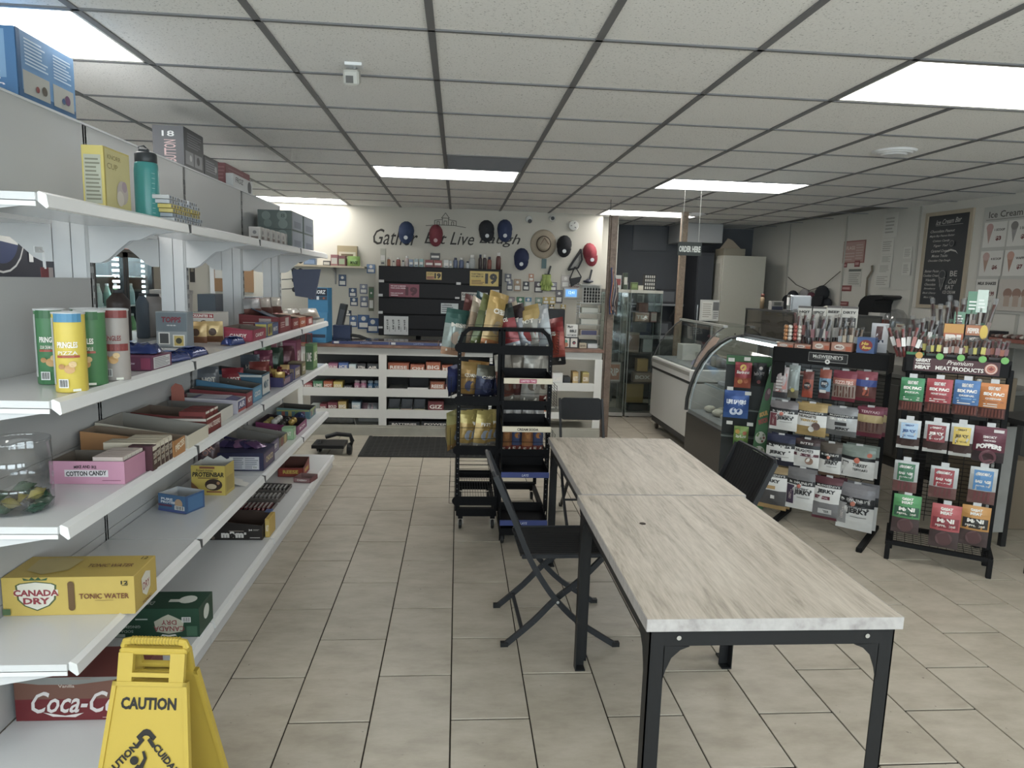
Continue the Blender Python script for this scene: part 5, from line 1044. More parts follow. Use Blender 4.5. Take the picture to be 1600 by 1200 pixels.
# --- on the countertop
CT = .9455
for k, (x0, x1) in enumerate([(-1.27, -.70), (-.69, -.20), (-.19, .25)]):
    t = thing('ticket_display', ['left', 'middle', 'right'][k]+' long clear lottery ticket display with a blue lip on the counter', 'display', ((x0+x1)/2, 7.16, CT+.001)); w_ = (x1-x0)
    MB().box(-w_/2, w_/2, -.05, -.046, 0, .03, K('#343f78', .35)).build('front_lip', t); MB().box(-w_/2, w_/2, -.046, .26, 0, .006, K('#a9abad', .3)).build('tray_base', t)
    mb = MB(); n = 5 if w_ > .5 else 4
    for q in range(n): x = -w_/2+w_*(q+.08)/n; mb.box(x, x+w_/n*.84, -.04, .20, .007, .011, K(['#8fa2b0', '#b3b0a2', '#7d8aa8', '#a9a591', '#9aa8b2'][q % 5], .4))
    mb.build('ticket_strip', t, kind='stuff')
    MB().box(-w_/2, w_/2, -.044, .25, .036, .039, PLAST).build('clear_cover', t)
    mb = MB(); A = Art(mb, lambda u, v, n, w_=w_: (u*w_, -.05-n, v*.03), w_, .03); A.rect(-.47, .15, -.38, .85, '#c5c8cc'); A.text('LOTTO', .1, .5, .2, .5, '#9aa5c9'); mb.build('printed_artwork', t)
# blue blade display
t = thing('lighter_display', 'bright blue stepped counter display lettered across its top', 'display', (-1.435, 7.30, CT+.001), R(-8))
BL = K('#2f7fb5', .4)
mb = MB(); mb.prism([(-.10, 0), (-.10, .03), (-.05, .30), (-.03, .31), (-.03, .56), (.10, .56), (.10, 0)], -.105, .105, BL, 'x'); mb.build('display_body', t)
mb = MB(); A = Art(mb, lambda u, v, n: (u*.21, -.032-n, .31+v*.25), .21, .25); A.rect(-.46, .66, .46, .97, '#23314a'); A.text('TENORZ', 0, .82, .8, .16, '#d5dbe0', bold=.04, shear=.2); A.rect(-.46, .5, .46, .64, '#3b4f66'); A.rect(-.06, .5, .06, .64, '#d5dbe0'); A.disc(-.3, .57, .05, '#b5553f').disc(.3, .57, .05, '#b5553f')
A2 = Art(mb, lambda u, v, n: (u*.21, -.10+.05*v-n-.002, .03+v*.27), .21, .27); A2.rect(-.46, .08, .46, .2, '#23314a'); mb.build('printed_artwork', t)
for r_ in range(2):
    for q in range(4):
        mb = MB(); y0, z0 = (-.045, .33) if r_ == 0 else (-.083, .13)
        mb.T = Matrix.Translation((-.072+q*.048, y0, z0)) @ Matrix.Rotation(R(-35), 4, 'Y'); mb.box(-.008, .008, -.012, .006, 0, .055, K('#26282c', .4), bev=.003); mb.box(-.009, .009, -.013, .007, -.006, .012, K('#9fa8ad', .3)); tag(mb.build('pocket_lighter'), ['first', 'second', 'third', 'fourth'][q]+' black and silver lighter from the left in the '+['upper', 'lower'][r_]+' row of the blue display', 'lighter', 'lighters in the blue display')
# assorted counter stock
def blk(label, x0, x1, y0, y1, h, c, name='counter_carton', cat='box', word=None, tc='#d8d4cc', z=CT, c2=None):
    def a(A):
        if c2: A.rect(-.45, .1, .45, .9, c2)
        if word: A.text(word, 0, .5, .8, .4, tc, bold=.03)
    return carton(name, label, cat, x0, x1, y0, y1, z, h, c, [('front', a)] if (word or c2) else ())
for k in range(6):
    c = ['#7d2f33', '#35603f', '#6a2530', '#2f2b30', '#a13c30', '#7a3036'][k]
    blk(['first', 'second', 'third', 'fourth', 'fifth', 'sixth'][k]+' small dark candy tub from the left on the counter behind the shelving end', -1.60+.055*k-.20, -1.56+.055*k-.20+.01, 7.10, 7.16, .10, c, 'candy_tub', 'candy', c2='#2a262a')
mb = MB(); mb.T = Matrix.Translation((-1.30, 7.55, CT)) @ Matrix.Rotation(R(12), 4, 'Y'); mb.box(-.035, .035, -.06, .06, .012, .40, K('#36383c', .5), bev=.006); mb.box(-.02, .03, -.065, -.06, .05, .34, K('#4f5258', .5)); mb.box(-.09, .09, -.09, .09, 0, .03, K('#2b2c30', .5)); tag(mb.build('card_terminal_stand'), 'dark grey leaning terminal stand right of the blue display', 'terminal')
mb = MB(); mb.box(-.09, .09, -.06, .06, 0, .17, K('#24345c', .5)); o = tag(mb.build('counter_carton'), 'navy carton between the blue display and the black cabinet', 'box'); o.location = (-1.22, 7.44, CT+.001)
pts = [(-.14, 0, .03), (-.06, 0, .06), (.02, 0, .05), (.10, 0, .02), (.15, 0, .012)]
mb = MB(); mb.tube(pts, .018, K('#1f2022', .6), 8); o = tag(mb.build('cable_bundle'), 'black cable bundle lying on the counter near the blue folders', 'cable'); o.location = (-1.06, 7.42, CT+.008)
# monitor and things at the right counter end
mb_ = thing('computer_monitor', 'black computer monitor seen from behind on the counter', 'monitor', (.98, 7.55, CT+.001), R(8))
MB().box(-.20, .20, -.018, .018, .15, .40, K('#202226', .5), bev=.008).build('screen_housing', mb_); MB().box(-.03, .03, .0, .03, .01, .2, K('#202226', .5)).build('stand_neck', mb_); MB().box(-.1, .1, -.08, .09, 0, .012, K('#202226', .5), bev=.003).build('stand_base', mb_)
def a(A): A.text('PRAY', -.15, .8, .5, .2, '#2a2a2c', bold=.04); A.text('BIBLE', .1, .48, .6, .22, '#2a2a2c', bold=.04); A.text('NOT MORE', 0, .15, .8, .14, '#2a2a2c')
carton('paper_notice', 'small white paper notice standing at the right end of the counter', 'notice', 1.155, 1.275, 7.26, 7.262, CT+.115, .135, '#cfcdc7', [('front', a)])
def a(A): A.rect(-.45, .08, -.03, .92, '#c9c2b5').rect(.05, .08, .42, .92, '#c9c2b5'); A.disc(-.24, .6, .11, '#3f8a72').disc(-.22, .3, .13, '#b5613c').disc(.24, .5, .1, '#3a2f35').disc(.25, .45, .05, '#b53f50')
carton('counter_carton', 'black carton with two round pictures at the right end of the counter', 'box', 1.10, 1.29, 7.25, 7.36, CT, .112, '#232226', [('front', a)])
blk('small beige box at the right counter corner', 1.30, 1.375, 7.24, 7.31, .055, '#b5a587', word='BAR', tc='#5a4a35')
blk('small clear and white box at the right counter corner', 1.39, 1.50, 7.26, 7.34, .05, '#9ba3a6', c2='#c3c5c4')
# clear brochure tower
t = thing('clear_drawer_tower', 'clear acrylic shelf tower on the right counter end below the key rings', 'display', (1.44, 7.55, CT+.001))
mb = MB()
for z in (.0, .115, .235, .36, .47): mb.box(-.12, .12, -.10, .10, z, z+.006, K('#a9aba5', .3))
mb.build('shelf', t, kind='stuff'); mb = MB()
for x in (-.12, .117): mb.box(x, x+.003, -.10, .10, 0, .49, PLAST)
mb.build('side_panel', t, kind='stuff')
for k, (z, c) in enumerate([(.009, '#2b2f2d'), (.122, '#b9a58e'), (.242, '#b3b5aa'), (.367, '#a3a595')]):
    blk('row of small packs on the '+['lowest', 'second', 'third', 'top'][k]+' level of the clear tower', 1.345, 1.535, 7.47, 7.6, .06, c, 'pack_row', 'packs', z=CT+z, c2=['#35403a', '#4a4a78', '#c5c3b5', '#b9bbb0'][k])

# ---------------------------------------------------------------- black tobacco cabinet on the back wall
t = thing('tobacco_cabinet', 'large black closed tobacco cabinet behind the counter', 'cabinet', (-.205, 8.5, .95)); CB = K('#17171a', .6, var=.1, spec=.2)
MB().box(-.735, .725, -.18, .23, -.0, .82, CB).build('cabinet_body', t)
for z0, z1 in ((.635, .815), (.455, .625), (.26, .445), (.085, .25), (.0, .075)):
    MB().box(-.73, .72, -.20, -.182, z0, z1, K('#1d1d21', .5, var=.12, spec=.25), bev=.003).build('flap_door', t)
MB().box(-.30, -.25, -.05, .15, -.95, 0, CB).box(.25, .30, -.05, .15, -.95, 0, CB).build('support_leg', t, kind='stuff')
def wallcard(name, label, cat, r, y, c, fn=None, th=.002, group=None, mat=None):
    x0, x1, z0, z1 = r; t = thing(name, label, cat, ((x0+x1)/2, y, z0), 0, group)
    w_, h_ = x1-x0, z1-z0; MB().box(-w_/2, w_/2, -th, 0, 0, h_, mk(c)).build('card' if th < .01 else 'body', t)
    if fn:
        mb = MB(); fn(Art(mb, lambda u, v, n: (u*w_, -th-n, v*h_), w_, h_)); mb.build('printed_artwork', t)
    return t
YF = 8.298
def n19(c1, c2): 
    def f(A): A.rect(-.48, .04, .48, .96, c1); A.rect(-.48, .04, .02, .45, c2); A.text('19', .24, .5, .42, .74, '#2a2622', bold=.06); A.text('TO BUY TOBACCO', -.24, .8, .42, .10, '#2a2622', bold=.03); A.text('YOU MUST BE', -.24, .64, .42, .10, '#2a2622', bold=.03); A.lines(-.44, .1, 0, .4, 3, '#6a4a2f')
    return f
wallcard('age_sign', 'small yellow nineteen sign upper middle of the black cabinet', 'sign', (-0.381, -0.200, 1.625, 1.715), YF, '#bd9a4a', n19('#c4a24c', '#b9704a'))
wallcard('age_sign', 'large yellow nineteen sign at the top right of the black cabinet', 'sign', (0.134, 0.477, 1.568, 1.741), YF, '#bfa03f', n19('#c4a545', '#c9a03a'))
def a(A): A.rect(-.49, .03, .49, .97, '#8b3a4c'); A.text('19', .24, .45, .4, .7, '#5a2030', bold=.06); A.text('WE CANT ID MINORS', -.2, .84, .5, .09, '#e0cdd0', bold=.03); A.text('WHO LOOK UNDER', -.2, .68, .5, .09, '#e0cdd0', bold=.03); A.text('THE LAW IS LAW', -.24, .28, .42, .09, '#e0cdd0', bold=.03); A.rect(-.44, .1, -.2, .15, '#e0cdd0')
wallcard('age_sign', 'pink red nineteen sign at the left of the black cabinet', 'sign', (-0.815, -0.462, 1.411, 1.562), YF, '#8b3a4c', a)
def a(A):
    A.rect(-.48, .03, .48, .97, '#b9bbba')
    for k, s_ in enumerate(['$17.69', '$7.99', '$17.80', '$34.99']): A.text(s_, -.36+.235*k, .55, .42, .1, '#2c2c2e', rot=-90, bold=.04); A.text('carton', -.27+.235*k, .3, .2, .05, '#55565a', rot=-90)
wallcard('price_sheet', 'white price sheet turned sideways low on the black cabinet', 'notice', (-0.874, -0.587, 0.961, 1.182), YF, '#b9bbba', a)
def a(A): A.lines(-.45, .1, .2, .9, 4, '#6a6c70'); A.text('Notice', -.1, .9, .4, .1, '#55585c')
wallcard('paper_notice', 'white notice behind the crisps on the black cabinet', 'notice', (-0.202, 0.004, 1.229, 1.351), YF, '#b3bcbb', a)
def a(A): A.text('PLAY CHEAP', -.25, .72, .45, .3, '#3a3a3c', bold=.04); A.text('Cash 10 a Day', .22, .7, .46, .3, '#3a3a3c', bold=.04); A.text('1.1 Today', -.3, .3, .3, .25, '#3a3a3c', bold=.04); A.text('Good 1.3x', .2, .28, .45, .25, '#3a3a3c', bold=.04)
wallcard('price_strip', 'white double strip with bold words on the black cabinet at right', 'notice', (0.039, 0.352, 1.390, 1.488), YF, '#b7b4aa', a)
wallcard('paper_notice', 'small white tag at the right edge of the black cabinet', 'notice', (0.397, 0.489, 1.481, 1.526), YF, '#bcbdbb')
for k, (px, py) in enumerate([(594, 438), (594, 461), (594, 487), (594, 511)]): pass
for k, r in enumerate([(-0.935, -0.875, 1.576, 1.606), (-0.942, -0.890, 1.411, 1.441), (-0.942, -0.889, 1.207, 1.238), (-0.941, -0.889, 1.033, 1.056), (-0.025, 0.028, 1.574, 1.604), (-0.037, 0.016, 1.407, 1.429)]):
    wallcard('price_tag', 'little white price tag '+['top left', 'second left', 'third left', 'lowest left', 'upper middle', 'second middle'][k]+' on the black cabinet', 'tag', r, YF, '#b9bab8', group='little price tags on the black cabinet')
# products standing on the cabinet
TC_ = 1.7705
row = [(593, 601, 26, '#b3b19f', 'flavour strips sheet'), (603, 608, 13, '#b5653c', 'orange bottle'), (611, 615, 8, '#c5b9ae', 'white tube'), (617, 624, 13, '#9c4a45', 'red topped bottle'), (626, 630, 9, '#c9c7c3', 'white pill bottle'), (631, 637, 16, '#bfa7a3', 'pinkish bottle'), (638, 644, 11, '#7d90b0', 'blue box'), (646, 652, 12, '#8fa0a8', 'blue grey box'), (654, 660, 12, '#7fa8ad', 'aqua box'), (663, 676, 11, '#8e3434', 'red pain tablet box'), (677, 689, 11, '#953a38', 'second red pain tablet box'), (671, 686, 22, '#3a3a3c', 'dark sunglass pack'), (692, 700, 12, '#bfbfbd', 'white box'), (701, 705, 11, '#a9adad', 'grey box'), (707, 714, 16, '#5f6a8a', 'blue capped bottle'), (716, 724, 16, '#5a6588', 'second blue capped bottle'), (727, 733, 11, '#bfc1c2', 'clear bottle'), (732, 742, 21, '#9fa19f', 'white cylinder'), (747, 753, 22, '#3a2f2f', 'dark pump bottle'), (754, 760, 22, '#413436', 'second dark pump bottle'), (761, 768, 19, '#8e4a3c', 'rust coloured bottle'), (775, 783, 26, '#5f2a26', 'tall dark red bottle')]
for k, (p0, p1, h, c, nm) in enumerate(row):
    xa, xb = (p0-592)*.00755-.935, (p1-592)*.00755-.935; hh = h*.0077; zz = TC_+(.088 if nm == 'dark sunglass pack' else 0)
    if nm == 'dark sunglass pack': hh = .08
    pos = ['leftmost', 'second', 'third', 'fourth', 'fifth', 'sixth', 'seventh', 'eighth', 'ninth', 'tenth', 'eleventh', '', 'twelfth', 'thirteenth', 'fourteenth', 'fifteenth', 'sixteenth', 'seventeenth', 'eighteenth', 'nineteenth', 'twentieth', 'rightmost'][k]
    lb = nm+' '+(pos+' in the row on the black cabinet' if pos else 'on top of the red tablet boxes')
    if 'bottle' in nm or 'cylinder' in nm or 'tube' in nm:
        r_ = (xb-xa)/2; lathe_item('small_bottle', lb, 'bottle', (xa+xb)/2, 8.42, zz, [('bottle_body', [(r_*.9, 0), (r_, .004), (r_, hh*.68), (r_*.6, hh*.8)], c), ('screw_cap', [(r_*.62, hh*.78), (r_*.62, hh), (r_*.3, hh)], '#d0cdc8' if k % 2 else '#3a3e55')])
    else: carton('medicine_box', lb, 'box', xa, xb, 8.36, 8.44, zz, hh, c, [('front', lambda A: (A.rect(-.4, .3, .4, .6, '#d5cfc7'), A.rect(-.3, .1, .3, .2, '#55565a')))])

# ---------------------------------------------------------------- lettering, hats and cards on the back wall
YW = YB-.001
def SW(u, v, n): return (u, YW-n, v)
LT = K('#37322f', .6)
t = thing('wall_lettering', 'large dark script lettering on the back wall reading gather eat live laugh', 'lettering', (0, 0, 0))
for wd, r in (('Gather', (-1.056, -0.510, 2.034, 2.227)), ('Eat', (-0.431, -0.155, 2.066, 2.206)), ('Live', (-0.115, 0.186, 2.062, 2.218)), ('Laugh', (0.250, 0.762, 2.054, 2.219))):
    mb = MB(); A = Art(mb, SW, 1, 1, n=.002); x0, x1, z0, z1 = r; A.text(wd, (x0+x1)/2, (z0+z1)/2, x1-x0, z1-z0, LT, shear=.35, bold=.004); mb.build('word', t)
t = thing('wall_emblem', 'small town hall line emblem above the wall lettering', 'emblem', (0, 0, 0)); mb = MB()
ex0, ex1, ez0, ez1 = -0.308, -0.041, 2.280, 2.450; ec = (ex0+ex1)/2; eh = ez1-ez0; ew = ex1-ex0
def ln(p, q, r_=.004): mb.bar((ec+p[0]*ew, YW-.003, ez0+p[1]*eh), (ec+q[0]*ew, YW-.003, ez0+q[1]*eh), r_*1.6, .003, LT, upv=(0, 1, 0))
for a_ in [((-.14, .1), (-.14, .62)), ((.14, .1), (.14, .62)), ((-.18, .6), (0, .98)), ((0, .98), (.18, .6)), ((-.18, .6), (.18, .6)), ((-.5, .1), (-.5, .42)), ((-.5, .42), (-.14, .5)), ((.5, .1), (.5, .42)), ((.5, .42), (.14, .5)), ((-.06, .1), (-.06, .4)), ((.06, .1), (.06, .4)), ((-.06, .4), (.06, .4)), ((-.38, .1), (-.38, .35)), ((-.28, .1), (-.28, .35)), ((-.38, .35), (-.28, .35)), ((.38, .1), (.38, .35)), ((.28, .1), (.28, .35)), ((.38, .35), (.28, .35)), ((-.9, .02), (-.4, .10)), ((-.4, .1), (.4, .1)), ((.4, .1), (.95, -.02))]: ln(*a_)
mb.build('emblem_lines', t, kind='stuff')
def cap(label, r, c, tilt=0, badge='#c5c8cc'):
    x0, x1, z0, z1 = r; w_, h_ = (x1-x0), (z1-z0); t = thing('baseball_cap', label, 'cap', ((x0+x1)/2, YW-.001, (z0+z1)/2), 0, 'caps hung on the back wall', ry=R(tilt))
    m = K(c, .8, var=.12); vs = []; n = 14; rg = 6
    for j in range(rg+1):
        ph = (math.pi/2)*j/rg
        for i in range(n):
            a_ = 2*math.pi*i/n; vs.append((math.cos(a_)*w_*.5*math.cos(ph), -.001-.11*math.sin(ph), .08*h_+math.sin(a_)*h_*.42*math.cos(ph)))
    mb = MB(); mb.add(vs, [(j*n+i, j*n+(i+1) % n, (j+1)*n+(i+1) % n, (j+1)*n+i) for j in range(rg) for i in range(n)], m); mb.build('crown', t, smooth=True)
    mb = MB(); vs = []
    for i in range(9):
        a_ = math.pi+math.pi*i/8; c_, s_ = math.cos(a_), math.sin(a_)
        vs += [(c_*w_*.44, -.075-.02*abs(s_), -.06*h_+s_*h_*.06), (c_*w_*.46, -.060+.0*abs(s_), -.10*h_+s_*h_*.40)]
    nv = len(vs); vs += [(x, y+.006, z-.004) for x, y, z in vs]
    mb.add(vs, [(2*i, 2*i+1, 2*i+3, 2*i+2) for i in range(8)]+[(nv+2*i+2, nv+2*i+3, nv+2*i+1, nv+2*i) for i in range(8)]+[(2*i+1, nv+2*i+1, nv+2*i+3, 2*i+3) for i in range(8)], m); mb.build('brim', t, smooth=True)
    mb = MB(); mb.T = Matrix.Translation((0, .02, -.24*h_)); mb.rev([(.024, -.130), (.024, -.10)], mk(badge), 12, (0, 0, 0), 'y'); mb.build('badge', t, kind='stuff')
    MB().rev([(.012, -.118), (.012, -.11)], m, 8, (0, 0, .12*h_), 'y').build('button', t)
cap('blue baseball cap hung over the first word of the wall lettering', (-0.749, -0.555, 2.052, 2.329), '#33456e')
cap('red baseball cap hung over the word eat', (-0.375, -0.202, 2.033, 2.304), '#8e3440', badge='#c59a9a')
cap('black baseball cap above the word laugh', (0.238, 0.436, 2.109, 2.381), '#2c2e34', -4)
cap('navy baseball cap above the last letters of laugh', (0.468, 0.659, 2.117, 2.397), '#303d66')
cap('navy baseball cap below the end of the lettering', (0.685, 0.878, 1.778, 2.054), '#262f58', 5)
cap('black baseball cap right of the straw hat', (1.218, 1.412, 1.954, 2.229), '#23242a', 6)
cap('bright red baseball cap at the right end of the back wall', (1.563, 1.742, 1.854, 2.147), '#a3303c', -10)
# straw hat
x0, x1, z0, z1 = 0.888, 1.217, 1.929, 2.290; t = thing('straw_hat', 'wide brimmed straw hat hung among the caps', 'hat', ((x0+x1)/2, YW-.002, (z0+z1)/2)); w_ = (x1-x0)/2; h_ = (z1-z0)/2
ST = K('#a3927a', .85, var=.15, scale=90, bump=.3)
mb = MB(); n = 28; P = [(1.0, -.004), (.98, -.012), (.75, -.024), (.52, -.02), (.50, -.03), (.46, -.09), (.34, -.118), (.02, -.11)]; vs = []
for i in range(n):
    a_ = 2*math.pi*i/n
    for r_, y in P: vs.append((w_*r_*math.cos(a_), y, h_*r_*math.sin(a_)))
mb.add(vs, [(i*8+j, ((i+1) % n)*8+j, ((i+1) % n)*8+j+1, i*8+j+1) for i in range(n) for j in range(7)], ST); mb.build('hat_body', t, smooth=True)
MB().tube([(w_*.52*math.cos(2*math.pi*i/24), -.034, h_*.52*math.sin(2*math.pi*i/24)) for i in range(24)], .008, K('#4b3a30', .7), 6, closed=True).build('hat_band', t)
mb = MB(); mb.bar((-w_*.3, -.115, -h_*.1), (0, -.125, h_*.38), .012, .006, K('#7d5a44', .7)); mb.bar((0, -.125, h_*.38), (w_*.35, -.115, -h_*.05), .012, .006, K('#7d5a44', .7)); mb.build('leather_trim', t, kind='stuff')
# visor, goggles, fans
t = thing('sun_visor', 'dark sun visor with pale centre hung beside the bright red cap', 'visor', (1.62, YW-.002, 1.93)); mb = MB()
vx = (1.498, 1.977)[0]
mb.tube([(-.12, -.02, -.13), (-.06, -.04, -.02), (-.0, -.04, .07), (.03, -.03, .13)], .014, K('#26262b', .6), 6); mb.tube([(.03, -.03, .13), (.045, -.06, .0), (.0, -.06, -.10), (-.12, -.02, -.13)], .012, K('#26262b', .6), 6); mb.build('visor_rim', t, kind='stuff')
MB().prism([(-.10, -.11), (-.05, -.02), (.01, .09), (.03, .02), (-.01, -.08)], -.03, -.02, K('#8b8a84', .6), 'y').build('visor_panel', t); t.location.x = vx
for nm, lb, cat, r, c, kk in [('smoke_detector', 'white round smoke alarm near the ceiling on the back wall', 'alarm', (1.359, 1.489, 2.283, 2.417), '#c9c8c1', 0), ('security_camera', 'white dome camera high on the back wall left of the small one', 'camera', (0.817, 0.905, 2.341, 2.466), '#c5c3bc', 1), ('security_camera', 'small white camera with dark face high on the back wall', 'camera', (1.114, 1.194, 2.383, 2.469), '#bfbdb6', 2)]:
    x0, x1, z0, z1 = r; t = thing(nm, lb, cat, ((x0+x1)/2, YW-.001, (z0+z1)/2)); r_ = (x1-x0)/2
    MB().rev([(r_, 0), (r_, -.02), (r_*.9, -.035), (r_*.3, -.04)][::-1], mk(c), 20, (0, 0, 0), 'y').build('housing', t, smooth=False)
    if kk == 0:
        for an in (20, 140, 260): MB().box(-.004, .004, -.044, -.038, r_*.35, r_*.62, K('#4a4a48', .6)).build('slot', t).rotation_euler.y = R(an)
    else: MB().rev([(r_*.55, -.055), (r_*.6, -.04), (r_*.6, -.03)], K('#2a2a2c', .25), 14, (r_*.2 if kk == 1 else 0, 0, -r_*.5 if kk == 1 else 0), 'y').build('lens', t)
# carded goods and signs on the wall: (rect, colour, second colour, label)
def gc(c2, c3='#d5d2ca', pic=None):
    def f(A): A.rect(-.44, .55, .44, .94, c2); A.rect(-.36, .12, .36, .45, c3); A.disc(0, .74, .2, c3, seg=10)
    return f
cards = [((-1.134, -1.032, 1.681, 1.790), '#4a6a9c', '#6a8ab5', 'blue square sticker card left of the black cabinet'), ((-1.477, -1.384, 1.513, 1.654), '#33486a', '#405a80', 'navy hanging card under the wall shelf'), ((-1.353, -1.259, 1.383, 1.493), '#334a70', '#405c88', 'upper navy hanging card in the middle column'), ((-1.338, -1.244, 1.273, 1.376), '#33486a', '#3f5a84', 'lower navy hanging card in the middle column'), ((-1.220, -1.126, 1.426, 1.545), '#6a6f86', '#85899c', 'lilac grey hanging card beside the green toy'), ((-1.213, -1.118, 1.260, 1.395), '#5a6480', '#7b849c', 'grey blue hanging card below the lilac one'), ((-1.110, -1.047, 1.215, 1.516), '#6b6a50', '#45704a', 'tall narrow green and brown hanging pack'),
    ((-1.417, -1.323, 1.144, 1.215), '#3a465f', '#2f3b55', 'small dark card lowest in the middle'), ((-1.347, -1.252, 1.010, 1.154), '#3f5f94', '#4d70a8', 'blue hanging card low left of the folders'), ((-1.245, -1.102, 0.989, 1.165), '#35588f', '#4066a0', 'large blue folder hanging low on the wall'), ((-1.134, -0.984, 0.944, 1.128), '#33548a', '#3d62a0', 'second large blue folder against the black cabinet'),
    ((0.582, 0.663, 1.623, 1.726), '#4e4e5a', '#6a6a78', 'dark phone accessory card right of the cabinet top'), ((0.609, 0.682, 1.519, 1.655), '#55555f', '#77778a', 'grey phone accessory card right of the cabinet'), ((0.698, 0.787, 1.514, 1.666), '#9c7a5a', '#b08e6c', 'tan hanging card in the upper row'), ((0.812, 0.893, 1.526, 1.638), '#2a2a2f', '#3c3c44', 'black hanging card with two pale dots'), ((0.959, 1.065, 1.506, 1.642), '#3f343a', '#554850', 'dark brown hanging card beside the gloves'), ((1.146, 1.244, 1.528, 1.640), '#5a5060', '#8f8f9c', 'purple grey hanging card right of the gloves'), ((0.882, 0.947, 1.640, 1.735), '#b0714e', '#c0805c', 'orange tag hanging on a string'),
    ((0.616, 0.713, 1.287, 1.440), '#6f6a6a', '#a08a90', 'grey magazine style gift card'), ((0.737, 0.835, 1.314, 1.443), '#2f6a48', '#3f7f58', 'green gift card with white symbol'), ((0.843, 0.933, 1.317, 1.446), '#b5c0b0', '#4a7aa0', 'white and blue gift card'), ((0.974, 1.064, 1.305, 1.442), '#5f7a64', '#8aa090', 'grey green gift card'), ((1.071, 1.153, 1.364, 1.452), '#b5953c', '#c9ab50', 'upper left yellow gift card'), ((1.153, 1.235, 1.366, 1.455), '#b89a45', '#c9ad58', 'upper right yellow gift card'), ((1.074, 1.147, 1.299, 1.364), '#3a557d', '#9ab0c5', 'small blue gift card under the yellow ones'), ((1.156, 1.221, 1.293, 1.366), '#bd9e48', '#35353a', 'lower yellow gift card'), ((1.233, 1.323, 1.377, 1.546), '#5a565c', '#6f6a72', 'dark vertical card left of the blue screen'), ((1.304, 1.369, 1.305, 1.362), '#b08f3a', '#c0a24f', 'small yellow tag under the dark card'),
    ((1.299, 1.405, 1.572, 1.733), '#aaa39c', '#bdb5ae', 'pinkish white wall plate beside the tickets sign')]
for r, c, c2, lb in cards: wallcard('hanging_card', lb, 'card', r, YW-.004, c, gc(c2), th=.006)
def a(A): A.text('INSTANT', 0, .82, .9, .2, '#4a3f3a', bold=.04); A.text('TV RING', 0, .5, .95, .24, '#4a2f2c', bold=.05); A.text('CARDS SOLD', 0, .16, .98, .22, '#7d3a38', bold=.05)
wallcard('paper_notice', 'white paper sign with red and black words above the blue screen', 'sign', (1.357, 1.529, 1.575, 1.688), YW-.004, '#bdb8b0', a)
r = (1.337, 1.526, 1.446, 1.575); t = wallcard('wall_screen', 'small white framed screen glowing blue on the back wall', 'screen', r, YW-.004, '#b5b8bc', None, th=.03)
w_, h_ = r[1]-r[0], r[3]-r[2]; MB().box(-w_*.40, w_*.36, -.0325, -.031, h_*.14, h_*.86, K('#3f7fc0', .3, emit=1.1)).build('display', t)
mb = MB(); A = Art(mb, lambda u, v, n: (u*w_, -.033-n, v*h_), w_, h_); A.text('12:41', -.0, .55, .4, .3, K('#a9cfee', .3, emit=.9)); mb.build('clock_digits', t)
# bag on hook, small fan, key ring board
x0, x1, z0, z1 = 1.585, 1.808, 1.396, 1.591
t = thing('key_ring_board', 'white panel hung with columns of black key rings', 'display', ((x0+x1)/2, YW-.004, z0)); w_, h_ = x1-x0, z1-z0
MB().box(-w_/2-.01, w_/2+.01, -.006, 0, -.02, h_+.02, mk('#c0beb5')).build('board', t)
for c_ in range(6):
    mb = MB()
    for r_ in range(5): mb.ball((-w_/2+.02+c_*(w_-.04)/5, -.02, h_*(.08+.2*r_)), .013, K('#222225', .35), 7, 5, sz=1.3)
    mb.tube([(-w_/2+.02+c_*(w_-.04)/5, -.012, .0), (-w_/2+.02+c_*(w_-.04)/5, -.012, h_)], .003, K('#222225', .4), 5); mb.build('key_ring_column', t)
wallcard('wall_shelf', 'short white ledge above the key ring board', 'shelf', (1.530, 1.802, 1.614, 1.630), YW-.001, '#b9b7b0', th=.10)
t = thing('handheld_game', 'dark blue black gadget lying on the short white ledge', 'gadget', (*[(1.635, 1.661)][0][:1], YW-.05, (1.636, 1.637)[1]+.004))
mb = MB(); mb.ball((0, 0, .022), .07, K('#2a2f42', .4), 12, 6, sz=.3); mb.box(-.02, .02, -.02, .02, .03, .05, K('#3a4058', .4)); mb.build('gadget_body', t); mb = MB(); mb.bar((.015, 0, .04), (.04, 0, .17), .03, .02, K('#25262c', .4)); mb.build('handle', t)
t = thing('black_strap_bag', 'black triangular strapped pouch hung below the visor', 'bag', ((1.467, 1.737)[0], YW-.01, (1.470, 1.672)[1])); k_ = K('#26262a', .6)
MB().tube([(-.06, -.01, .02), (-.01, -.02, .17), (.0, -.02, .17), (.08, -.01, .05)], .007, k_, 5).build('strap', t); MB().prism([(-.07, .02), (.085, .05), (.06, -.02), (-.04, -.08)], -.04, 0, k_).build('pouch_body', t)
# green work gloves
t = thing('work_gloves', 'lime green work gloves hanging on the back wall', 'gloves', ((1.103, 1.645)[0], YW-.03, (1.108, 1.517)[1])); gm2 = K('#94a84a', .8, var=.1)
for k, dx in enumerate((-.018, .022)):
    mb = MB(); mb.ball((dx, -.01*k, .13), .042, gm2, 10, 7, sz=1.6, sy=.45); mb.build('glove_palm', t, smooth=True)
    for f_ in range(4): MB().tube([(dx-.032+f_*.021, -.01*k, .09), (dx-.036+f_*.024, -.012-.01*k, .01+.008*abs(f_-1.5))], .0115, gm2, 7).build('glove_finger', t, smooth=True)
    MB().tube([(dx+(-.038 if k == 0 else .038), -.01*k, .13), (dx+(-.055 if k == 0 else .055), -.02, .08)], .011, gm2, 7).build('glove_thumb', t, smooth=True)
    MB().rev([(.034, .17), (.038, .21), (.036, .215)], gm2, 10, (dx, -.01*k, 0), sy=.5).build('cuff', t)
